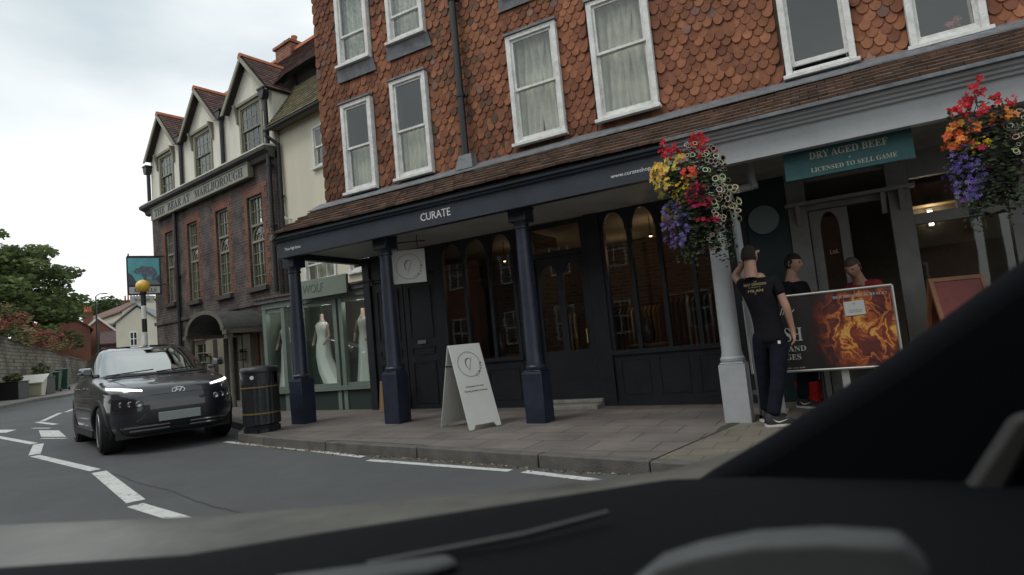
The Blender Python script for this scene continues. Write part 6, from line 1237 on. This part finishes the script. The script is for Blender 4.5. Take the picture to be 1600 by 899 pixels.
TSH = mat('black_tshirt', (.013, .013, .016), .9, spec=.12, var=.25, vs=9, bump=.5, bs=9); JNS = mat('black_jeans', (.009, .011, .018), .9, spec=.12, var=.25, vs=8, bump=.5, bs=12); SHO = mat('black_trainer', (.01, .01, .011), .7); SOLE = mat('white_sole', (.55, .55, .52), .6)
def person(name, lab, J, shirt, trouser, hair_m, headf, headc, hands, shoes=True, skinarms=True, sleeve=.55, tilt=(0, 0, 1)):
    x0, y0 = J['pel'][0][0], J['pel'][0][1]; E_ = empty('person', (0, 0, 0), lab, 'person')
    base = Vector((x0, y0, g(x0) + .12)); E_.location = base; WM[E_.name] = Matrix.Translation(base)
    nodes = dict(J); 
    for n_ in ('pel', 'sp1', 'sp2', 'ch', 'hpL', 'hpR', 'shL', 'shR'): nodes[n_] = (nodes[n_][0], tuple(q * .74 for q in (nodes[n_][1] if isinstance(nodes[n_][1], tuple) else (nodes[n_][1],) * 2)))
    edges = [('pel', 'sp1'), ('sp1', 'sp2'), ('sp2', 'ch'), ('ch', 'nk'), ('ch', 'shL'), ('shL', 'elL'), ('elL', 'wrL'), ('ch', 'shR'), ('shR', 'elR'), ('elR', 'wrR'), ('pel', 'hpL'), ('hpL', 'knL'), ('knL', 'anL'), ('pel', 'hpR'), ('hpR', 'knR'), ('knR', 'anR')]
    for sfx in 'LR':
        d, sd, u_, cu_ = hands[sfx]; hand(nodes, edges, nodes['wr' + sfx][0], 'wr' + sfx, d, sd, u_, cu_)
    vs, fs = skin_mesh(nodes, edges, 'pel'); M = MB(); M.add(vs, fs); M.build('body', SKIN, E_, world=True, smooth=180)
    # shirt
    def grow(n, k, a_=0): r_ = J[n][1]; r_ = r_ if isinstance(r_, tuple) else (r_, r_); return (Vector(J[n][0]), (r_[0] * k + a_, r_[1] * k + a_))
    sh = {n: grow(n, 1.08, .010) for n in ('sp1', 'sp2', 'ch')}
    pel = grow('pel', 1.06, .012); sh['pel'] = (pel[0] + Vector((0, 0, .02)), pel[1]); sh['hem'] = (pel[0] - Vector((0, 0, .13)), (pel[1][0] * 1.06, pel[1][1] * 1.12)); sh['pel'] = (pel[0], (pel[1][0] * 1.05, pel[1][1] * 1.08)); nk = grow('nk', 1.0, .004); sh['nk'] = (Vector(J['ch'][0]).lerp(nk[0], .62), (.088, .080))
    ed = [('hem', 'pel'), ('pel', 'sp1'), ('sp1', 'sp2'), ('sp2', 'ch'), ('ch', 'nk')]
    for sfx in 'LR':
        a_, b_, c_ = (Vector(J[n + sfx][0]) for n in ('sh', 'el', 'wr')); sh['s' + sfx] = (a_, grow('sh' + sfx, 1.0, .010)[1])
        q = a_.lerp(b_, sleeve if sleeve < 1 else 1); sh['t' + sfx] = (q, (.066, .062)); ed += [('ch', 's' + sfx), ('s' + sfx, 't' + sfx)]
        if sleeve >= 1: sh['u' + sfx] = (c_.lerp(b_, .12), (.040, .040)); sh['t' + sfx] = (b_, (.058, .055)); ed.append(('t' + sfx, 'u' + sfx))
    vs, fs = skin_mesh(sh, ed, 'ch'); M = MB(); M.add(vs, fs); sho = M.build('shirt', shirt, E_, world=True, smooth=180)
    tr = {'pel': grow('pel', 1.03, .010), 'wst': (Vector(J['pel'][0]) + Vector((0, 0, .09)), grow('pel', 1.0, .004)[1])}; ed = [('pel', 'wst')]
    for sfx in 'LR':
        h_, k_, a_ = (Vector(J[n + sfx][0]) for n in ('hp', 'kn', 'an')); tr['h' + sfx] = grow('hp' + sfx, 1.06, .010); tr['k' + sfx] = (k_, (.080, .078)); tr['m' + sfx] = (k_.lerp(a_, .55), (.070, .070)); tr['a' + sfx] = (a_ + Vector((0, 0, .0)), (.066, .070)); ed += [('pel', 'h' + sfx), ('h' + sfx, 'k' + sfx), ('k' + sfx, 'm' + sfx), ('m' + sfx, 'a' + sfx)]
    vs, fs = skin_mesh(tr, ed, 'pel'); M = MB(); M.add(vs, fs); M.build('trousers', trouser, E_, world=True, smooth=180)
    if shoes:
        for sfx in 'LR':
            an = Vector(J['an' + sfx][0]); ft = Vector(J['foot' + sfx][0]) if 'foot' + sfx in J else an + Vector((0, .2, 0)); d = Vector((ft.x - an.x, ft.y - an.y, 0)).normalized(); z0 = g(an.x) + .12 + .002
            Q = Matrix(((d.x, -d.y, 0, an.x), (d.y, d.x, 0, an.y), (0, 0, 1, z0), (0, 0, 0, 1))); 
            M = MB(); M.M = Q; P = []; st = [(-.075, .035, .05), (-.06, .042, .105), (-.02, .046, .115), (.04, .046, .092), (.10, .050, .062), (.16, .050, .048), (.195, .040, .038), (.215, .018, .03)]
            for x, w, h_ in st: P.append([(x, w * cos(A) , .022 + (h_) * max(0, sin(A)) ** .8) if sin(A) > 0 else (x, w * cos(A), .022) for A in [pi * k / 12 for k in range(13)]])
            M.grid(P); so_ = M.build('shoe', SHO, E_, world=True, smooth=60)
            M = MB(); M.M = Q; out = [(-.085, .0), (-.075, .042), (0, .045), (.1, .053), (.17, .050), (.21, .028), (.222, 0), (.21, -.028), (.17, -.050), (.1, -.053), (0, -.045), (-.075, -.042)]; M.prism([(x, w, 0) for x, w in out], (0, 0, .024)); M.build('sole', SOLE, so_, world=True)
            for sgn in (-1, 1):
                M = MB(); M.M = Q; pts = [(-.035, .075), (.0, .045), (.03, .040), (.075, .055), (.12, .075), (.06, .058), (.028, .052), (.0, .058)]
                yo = .0515; M.prism([(x + .02, sgn * (yo - (z_ - .04) * .12), z_) for x, z_ in pts], (0, sgn * .002, 0)); M.build('shoe_mark', SOLE, so_, world=True)
    R, hd = head(E_, Vector(headc) - base if True else headc, headf, hair_m, tilt)
    return E_, sho
def V(*a): return Vector(a)
# man in front: back to us, left hand raised to his head, phone at the ear
Jm = {'pel': (V(-.72, 6.70, 1.02), (.135, .105)), 'sp1': (V(-.73, 6.69, 1.16), (.130, .098)), 'sp2': (V(-.745, 6.68, 1.32), (.140, .100)), 'ch': (V(-.75, 6.67, 1.48), (.150, .098)), 'nk': (V(-.745, 6.69, 1.66), (.058, .058)),
      'shL': (V(-.905, 6.70, 1.53), (.062, .060)), 'elL': (V(-1.00, 6.80, 1.66), (.044, .044)), 'wrL': (V(-.86, 6.76, 1.80), (.030, .026)),
      'shR': (V(-.60, 6.66, 1.54), (.064, .062)), 'elR': (V(-.525, 6.64, 1.27), (.044, .044)), 'wrR': (V(-.50, 6.70, 1.04), (.030, .026)),
      'hpL': (V(-.81, 6.72, .94), (.092, .090)), 'knL': (V(-.83, 6.78, .58), (.060, .062)), 'anL': (V(-.86, 6.86, .21), (.042, .044)),
      'hpR': (V(-.64, 6.69, .94), (.092, .090)), 'knR': (V(-.68, 6.60, .58), (.060, .062)), 'anR': (V(-.77, 6.52, .21), (.042, .044))}
Jm_f = dict(Jm)
def pj(J): return {k: v for k, v in J.items() if not k.startswith('foot')}
SHOE_DIR = {}
def person2(*a_, feet=None, **k):
    global Jtmp; return person(*a_, **k)
Jm['footL'] = (V(-.70, 7.0, .15), .01); Jm['footR'] = (V(-.60, 6.58, .15), .01)
_sm = skin_mesh
def skin_mesh(nodes, edges, root, sub=2): # ignore joints that only steer the shoes
    used = {n for e in edges for n in e}; return _sm({n: v for n, v in nodes.items() if n in used}, edges, root, sub)
E_, sh_ = person('person', 'person in black t-shirt and black trousers, back turned, one hand raised to the head', Jm, TSH, JNS, HAIR, (.30, .9, -.12), (-.815, 6.71, 1.835),
       {'L': ((.72, -.1, .6), (.2, .8, .5), (-.6, -.4, .4), .5), 'R': ((.05, .05, -1), (-.1, 1, 0), (1, 0, 0), .5)}, tilt=(-.05, .1, 1))
bx_ = lambda a_, b_, c_, d_: (a_ + .72, b_ - (g(-.72) + .12), c_ + .72, d_ - (g(-.72) + .12))
Qs = Matrix.Rotation(rad(0), 4, 'X')
for s_, q in (('THE', (-.80, 1.555, -.765, 1.567)), ('BEST ESPRESSO', (-.895, 1.522, -.675, 1.545)), ('IN THE CITY OF', (-.85, 1.500, -.73, 1.510)), ('MILAN', (-.86, 1.455, -.71, 1.482)), ('1957', (-.80, 1.432, -.77, 1.440))):
    tx_ = text(E_, s_, bx_(*q), -.4, TXTG, th=.002)
    from mathutils.bvhtree import BVHTree
    bv = BVHTree.FromPolygons([v.co for v in sh_.data.vertices], [tuple(q_.vertices) for q_ in sh_.data.polygons])
    for v in tx_.data.vertices:
        h_ = bv.ray_cast(Vector((v.co.x, -.5, v.co.z)), Vector((0, 1, 0)))
        if h_[0] is not None: v.co.y = h_[0].y - (.0045 if v.co.y < -.401 else .0025)
M = MB(); M.box(.08, -.125, .80, .105, -.120, .83); M.build('pocket_label', TXTW, E_)
M = MB(); M.M = Matrix.Translation((-.09, .02, 1.70)) @ Matrix.Rotation(rad(20), 4, 'Y'); M.box(-.006, -.035, -.07, .006, .035, .07); 
ph_ = empty('phone', (-.815, 6.735, 1.78), 'silver phone held to the ear of the person in the black t-shirt', 'phone', 0); M = MB(); M.M = Matrix.Rotation(rad(18), 4, 'Y'); M.box(-.005, -.035, -.07, .005, .035, .07); bevel(M.build('phone_body', mat('phone_silver', (.35, .35, .36), .3, metal=.6), ph_), .004)
# second man behind the banner
def stand(x, y, hgt, turn=0., bend=0., z0=None):
    z0 = g(x) + .12 if z0 is None else z0; k = hgt / 1.8; c, s = cos(turn), sin(turn)
    def q(dx, dy, z): return V(x + dx * c * k - dy * s * k, y + dx * s * k + dy * c * k, z0 + z * k)
    return {'pel': (q(0, 0, .95), (.13, .10)), 'sp1': (q(0, -bend * .2, 1.08), (.125, .095)), 'sp2': (q(0, -bend * .5, 1.22 - bend * .1), (.135, .098)), 'ch': (q(0, -bend, 1.38 - bend * .25), (.150, .098)), 'nk': (q(0, -bend * 1.3 - .0, 1.55 - bend * .4), (.056, .056)),
            'shL': (q(.165, -bend, 1.43 - bend * .3), .060), 'elL': (q(.24, -bend - .02, 1.15 - bend * .3), .043), 'wrL': (q(.22, -bend - .22, 1.05 - bend * .2), (.029, .025)),
            'shR': (q(-.165, -bend, 1.43 - bend * .3), .060), 'elR': (q(-.24, -bend - .02, 1.15 - bend * .3), .043), 'wrR': (q(-.20, -bend - .22, 1.05 - bend * .2), (.029, .025)),
            'hpL': (q(.085, 0, .87), .088), 'knL': (q(.09, -.02, .50), .060), 'anL': (q(.10, .02, .09), .042), 'hpR': (q(-.085, 0, .87), .088), 'knR': (q(-.09, -.02, .50), .060), 'anR': (q(-.10, .02, .09), .042), 'footL': (q(.12, -.2, .09), .01), 'footR': (q(-.12, -.2, .09), .01)}, q
J2, q2 = stand(-.50, 7.85, 1.76, turn=rad(60))
dn = Vector((0, -.3, -1)); E2, s2 = person('person', 'person in dark clothes standing behind the left end of the fire banner', J2, TSH, JNS, HAIR, (.95, -.35, -.1), q2(0, -.02, 1.70), {'L': ((.5, -.2, -.6), (0, -1, 0), (0, 0, 1), .5), 'R': ((.5, -.2, -.6), (0, 1, 0), (0, 0, 1), .5)})
J3, q3 = stand(.30, 8.02, 1.72, turn=rad(-35), bend=.20)
REDS = mat('red_shirt', (.26, .02, .025), .85, var=.2, vs=8)
E3, s3 = person('person', 'person in a red top bending forward behind the fire banner', J3, REDS, JNS, mat('grey_brown_hair', (.06, .045, .035), .7), (-.4, -.85, -.45), q3(0, -.34, 1.60), {'L': ((0, -.8, -.5), (1, 0, 0), (0, 0, 1), .5), 'R': ((0, -.8, -.5), (-1, 0, 0), (0, 0, 1), .5)}, sleeve=1)

# ------------------------------------------------------------------ BANNER
BX0, BX1, BZ0, BZ1, BY = -1.02, .43, .575, 1.40, 7.36
E_ = empty('banner_stand', (-.3, BY, .12), 'framed banner with orange flames reading BEWARE HOT SURFACE at the grey shop', 'banner'); ox, oz = .3, -.12
M = MB(); r_ = .016
for pts in ([(BX0 + ox, 0, BZ0 + oz), (BX0 + ox, 0, BZ1 + oz), (BX1 + ox, 0, BZ1 + oz), (BX1 + ox, 0, BZ0 + oz), (BX0 + ox, 0, BZ0 + oz)],): M.tube(pts, r_, 8)
M.build('frame', mat('banner_alloy', (.5, .5, .47), .35, metal=.8), E_, smooth=50)
for xx in (BX0 + .25, -.10 + .0, BX1 - .05):
    M = MB(); M.prism([(xx + ox - .04, .03, 0), (xx + ox + .04, .03, 0), (xx + ox + .025, .03, BZ1 + oz - .1), (xx + ox - .025, .03, BZ1 + oz - .1)], (0, .03, 0)); M.box(xx + ox - .05, -.16, 0, xx + ox + .05, .22, .03); M.build('leg', mat('leg_grey', (.33, .34, .34), .5) if 'leg_grey' not in bpy.data.materials else bpy.data.materials['leg_grey'], E_)
fm = bpy.data.materials.new('flame_print'); fm.use_nodes = True; t = fm.node_tree; b = t.nodes['Principled BSDF']; b.inputs['Roughness'].default_value = .55
tc = t.nodes.new('ShaderNodeTexCoord'); n1 = t.nodes.new('ShaderNodeTexNoise'); n1.inputs['Scale'].default_value = 3.2; n1.inputs['Detail'].default_value = 3; t.links.new(tc.outputs['Object'], n1.inputs[0])
ad = t.nodes.new('ShaderNodeMixRGB'); ad.blend_type = 'ADD'; ad.inputs[0].default_value = .55; t.links.new(tc.outputs['Object'], ad.inputs[1]); t.links.new(n1.outputs['Color'], ad.inputs[2])
mp = t.nodes.new('ShaderNodeMapping'); mp.inputs['Scale'].default_value = (6.5, 1, 3.2); t.links.new(ad.outputs[0], mp.inputs[0])
n2 = t.nodes.new('ShaderNodeTexNoise'); n2.inputs['Scale'].default_value = 1.5; n2.inputs['Detail'].default_value = 7; n2.inputs['Roughness'].default_value = .55; t.links.new(mp.outputs[0], n2.inputs[0])
# window of flame: strongest at x .45 z .35
sp = t.nodes.new('ShaderNodeSeparateXYZ'); t.links.new(tc.outputs['Object'], sp.inputs[0])
def mth(op, a_, b_=None):
    m_ = t.nodes.new('ShaderNodeMath'); m_.operation = op
    for k, q in enumerate((a_, b_)):
        if q is None: continue
        if isinstance(q, (int, float)): m_.inputs[k].default_value = q
        else: t.links.new(q, m_.inputs[k])
    return m_.outputs[0]
dxn = mth('MULTIPLY', mth('SUBTRACT', sp.outputs[0], .44), 2.0); dzn = mth('MULTIPLY', mth('SUBTRACT', sp.outputs[2], .88), 1.7)
msk = mth('SUBTRACT', 1.3, mth('ADD', mth('MULTIPLY', dxn, dxn), mth('MULTIPLY', dzn, dzn))); rdg = mth('MAXIMUM', mth('SUBTRACT', 1.0, mth('MULTIPLY', mth('ABSOLUTE', mth('SUBTRACT', n2.outputs[0], .5)), 11.0)), 0); fac = mth('MULTIPLY', mth('ADD', mth('MULTIPLY', rdg, .48), mth('MULTIPLY', n1.outputs[0], .78)), mth('MINIMUM', mth('MAXIMUM', msk, 0), 1))
rp = t.nodes.new('ShaderNodeValToRGB'); e = rp.color_ramp.elements; e[0].position = .12; e[0].color = (.012, .008, .008, 1); e[1].position = .9; e[1].color = (.62, .36, .07, 1)
for p_, c_ in ((.30, (.05, .009, .007, 1)), (.50, (.17, .028, .012, 1)), (.72, (.42, .11, .022, 1))): q = e.new(p_); q.color = c_
t.links.new(fac, rp.inputs[0]); t.links.new(rp.outputs[0], b.inputs['Base Color'])
M = MB(); n = 24; P = [[(BX0 + ox + (BX1 - BX0) * i / n, -.004 + .003 * sin(i * 1.3), zz) for i in range(n + 1)] for zz in (BZ0 + oz + .01, (BZ0 + BZ1) / 2 + oz, BZ1 + oz - .01)]; M.grid(P); M.grid([[(q[0], q[1] + .006, q[2]) for q in row] for row in P]); M.build('banner_sheet', fm, E_)
BT = mat('banner_lettering', (.42, .42, .40), .6)
def btxt(s_, x0, z0, x1, z1, sf=True, **k): text(E_, serif(s_) if sf else s_, (x0 + ox, z0 + oz, x1 + ox, z1 + oz), -.010, BT, th=.003, **k)
btxt('BEWARE HOT SURFACE!!', -.12, 1.315, .38, 1.345); btxt('Quality', -.86, 1.17, -.50, 1.28, False, shear=.4); btxt('FRESH', -.92, .90, -.46, 1.05); btxt('MEAT AND', -.88, .79, -.44, .85); btxt('SAUSAGES', -.90, .70, -.50, .76); btxt('www.butcher.co.uk', -.9, .605, -.47, .62)
M = MB(); M.M = Matrix.Translation((.10 + ox - .03, -.012, 1.20 + oz)) @ Matrix.Rotation(rad(-2), 4, 'Y'); M.box(-.095, -.002, -.075, .095, .002, .075); nt_ = M.build('paper_notice', mat('paper_in_sleeve', (.50, .51, .49), .3), E_)
for s_, q in (('Card Preferred', (-.055, -.028, .065, -.012)), ('Cash Friendly', (-.05, -.05, .06, -.034)), ('w', (-.015, .035, .015, .055))): text(nt_, s_, (q[0] + .07 + ox, q[1] + 1.20 + oz, q[2] + .07 + ox, q[3] + 1.20 + oz), -.0145, mat('grey_print', (.2, .2, .2), .6) if 'grey_print' not in bpy.data.materials else bpy.data.materials['grey_print'], th=.001)
# red tub under the banner
E_ = empty('plastic_tub', (-.50, 7.9, .12), 'round red plastic tub on the ground under the left end of the banner', 'tub')
M = MB(); M.lathe([(.08, 0), (.11, .01), (.14, .26), (.15, .27), (.15, .29), (.135, .29), (.10, .03)], n=24); M.build('tub_body', mat('red_plastic', (.42, .015, .012), .35), E_, smooth=50); M = MB(); M.tube([(-.16, 0, .27), (-.14, -.06, .20), (0, -.17, .13), (.14, -.06, .20), (.16, 0, .27)], .004, 5); M.build('handle', BLACKM, E_)
# counter / barbecue behind the banner
E_ = empty('barbecue', (-.05, 7.95, .12), 'black oil-drum barbecue standing behind the fire banner', 'barbecue')
# timber-framed red board, right
E_ = empty('pavement_sign', (1.0, 7.62, .12), 'red-panelled A-board with a wooden frame leaning at the right by the grey shop window', 'sign board', rz=rad(25))
WOOD = mat('varnished_wood', (.22, .10, .045), .5, var=.2)
for sgn, nm in ((-1, 'front_frame'), (1, 'back_frame')):
    Q = Matrix.Translation((0, 0, 1.30)) @ Matrix.Rotation(rad(-14 * -sgn) * -1, 4, 'X') 
    M = MB(); M.M = Q; M.box(-.27, -.012, -1.32, -.23, .012, 0); M.box(.23, -.012, -1.32, .27, .012, 0); M.box(-.229, -.012, -.04, .229, .012, 0); M.box(-.229, -.012, -1.15, .229, .012, -1.10); fo = M.build(nm, WOOD, E_)
    M = MB(); M.M = Q; M.box(-.228, -.006, -1.09, .228, .006, -.045); M.build('panel', mat('oxblood_panel', (.16, .03, .025), .5, var=.3, vs=4) if 'oxblood_panel' not in bpy.data.materials else bpy.data.materials['oxblood_panel'], fo)
# barbecue body
bb = [o_ for o_ in bpy.data.objects if o_.name == 'barbecue'][0]
M = MB(); M.lathe([(.05, -.42), (.24, -.41), (.25, -.38), (.25, .38), (.24, .41), (.05, .42)], (0, 0, .82), 24, 'X'); M.build('drum', BLACKM, bb, smooth=40)
for sx_ in (-.3, .3):
    for sy_ in (-.16, .16): M = MB(); M.cyl((sx_, sy_, 0), (sx_, sy_ * .8, .66), .018, n=8); M.build('leg', BLACKM, bb)

# ------------------------------------------------------------------ OUR OWN CAR (dash, bonnet, pillar)
OC = empty('own_car', (-.3, 0, 0), 'dark interior and bonnet of the car the picture is taken from, out of focus', 'car')
def Ob(M, name, m, par=None, **k): return M.build(name, m, par or OC, world=True, **k)
BON = mat('dusty_bonnet', (.085, .085, .078), .42, var=.3, vs=5, col2=(.14, .14, .125), bump=.08, detail=9)
edge = [(-2.3, .12), (-1.95, .36), (-1.47, .56), (-1.08, .685), (-.84, .785), (-.58, .92), (-.31, 1.11), (-.20, 1.32), (-.12, 1.6)]
M = MB(); P = []
for t_, z_ in ((1.0, .70), (1.0, .90), (.992, .935), (.97, .948), (.93, .953), (.80, .965), (.6, .975), (.3, .99), (.0, .99)):
    P.append([(x, y * t_ if t_ > .5 else (y * t_ - (1 - t_) * .6), z_) for x, y in edge])
M.grid(P); bn = Ob(M, 'bonnet', BON, smooth=180); bn.data.set_sharp_from_angle(angle=rad(60))
DASH = mat('dash_black', (.006, .0075, .009), .8, spec=.08, bump=.1, bs=80)
de = [(-1.25, .05), (-.92, .32), (-.67, .43), (-.57, .525), (-.42, .655), (-.23, .82), (-.12, .842), (.7, .842)]
M = MB(); P = []
for t_, z_ in ((1.0, .93), (1.0, .993), (.985, 1.0), (.9, 1.004), (.6, 1.0), (.2, .98), (-.6, .93)): P.append([(x if t_ > .85 else x * (t_ + .15) if t_ > 0 else x * .1, y * t_ if t_ > 0 else y * .2 - .6, z_) for x, y in de])
M.grid(P); Ob(M, 'dashboard', DASH, smooth=180)
# long light-edged vent / wiper line
M = MB(); M.tube([(-.42, .44, 1.006), (-.30, .53, 1.012), (-.24, .60, 1.016)], [.003, .0035, .003], 8); Ob(M, 'wiper_arm', mat('wiper_grey', (.05, .05, .05), .45), smooth=60)
M = MB(); M.prism([(-.46, .36, 1.0), (-.345, .435, 1.0), (-.33, .46, 1.0), (-.35, .47, 1.0), (-.48, .385, 1.0)], (0, 0, .012)); bevel(Ob(M, 'vent_trim', mat('trim_mid_grey', (.06, .065, .07), .5)), .005)
PIL = mat('pillar_black', (.005, .006, .008), .85, spec=.06)
K = 1.37
def pp(x, z_): return (x * K, .85, 1.2 + (z_ - 1.2) * K)
M = MB(); out = [pp(-.30, .80), pp(-.30, .955), pp(-.24, .985), pp(-.19, 1.015), pp(-.145, 1.045), pp(-.08, 1.082), pp(.03, 1.152), pp(.13, 1.222), pp(.30, 1.33), pp(.52, 1.45), pp(.95, 1.45), pp(.95, .55), pp(-.2, .55)]
M.prism(out, (0, .09, 0))
Mr = MB(); Mr.prism([(-.12, -.85, 1.56), (-.12, .48, 1.56), (.05, .52, 1.56), (1.6, .52, 1.56), (1.6, -.85, 1.56)], (0, 0, .04)); Mr.box(-.2, -.92, .5, 1.6, -.86, 1.56); Mr.box(1.5, -.85, .5, 1.6, .93, 1.555); bevel(Ob(Mr, 'roof_light_block', mat('roof_light_block', (.03, .03, .032), .95)), .01)  # unseen roof, side and back panels added to block sky light from the interior
pl_ = Ob(M, 'door_pillar', PIL); bevel(pl_, .022, 4)
def qq(x, z_, y=.45): k = y / .62; return (x * k, y, 1.2 + (z_ - 1.2) * k)
M = MB(); M.prism([qq(-.235, .94), qq(-.19, .975), qq(-.15, .990), (qq(-.10, 1.003)), qq(-.04, 1.010), qq(.015, 1.010), qq(.032, .99), qq(.035, .93), qq(.02, .86), qq(-.235, .86)], (0, -.03, 0)); tr_ = Ob(M, 'door_card_trim', mat('trim_silver_grey', (.085, .093, .096), .6, var=.2, vs=9)); bevel(tr_, .005, 3)
M = MB(); M.prism([qq(.028, .985, .80), qq(.105, 1.10, .80), qq(.118, 1.105, .80), qq(.122, 1.095, .80), qq(.06, .985, .80), qq(.035, .93, .80), qq(.01, .93, .80)], (0, .03, 0)); bevel(Ob(M, 'pillar_trim', mat('trim_warm_grey', (.045, .045, .042), .7)), .01, 4)
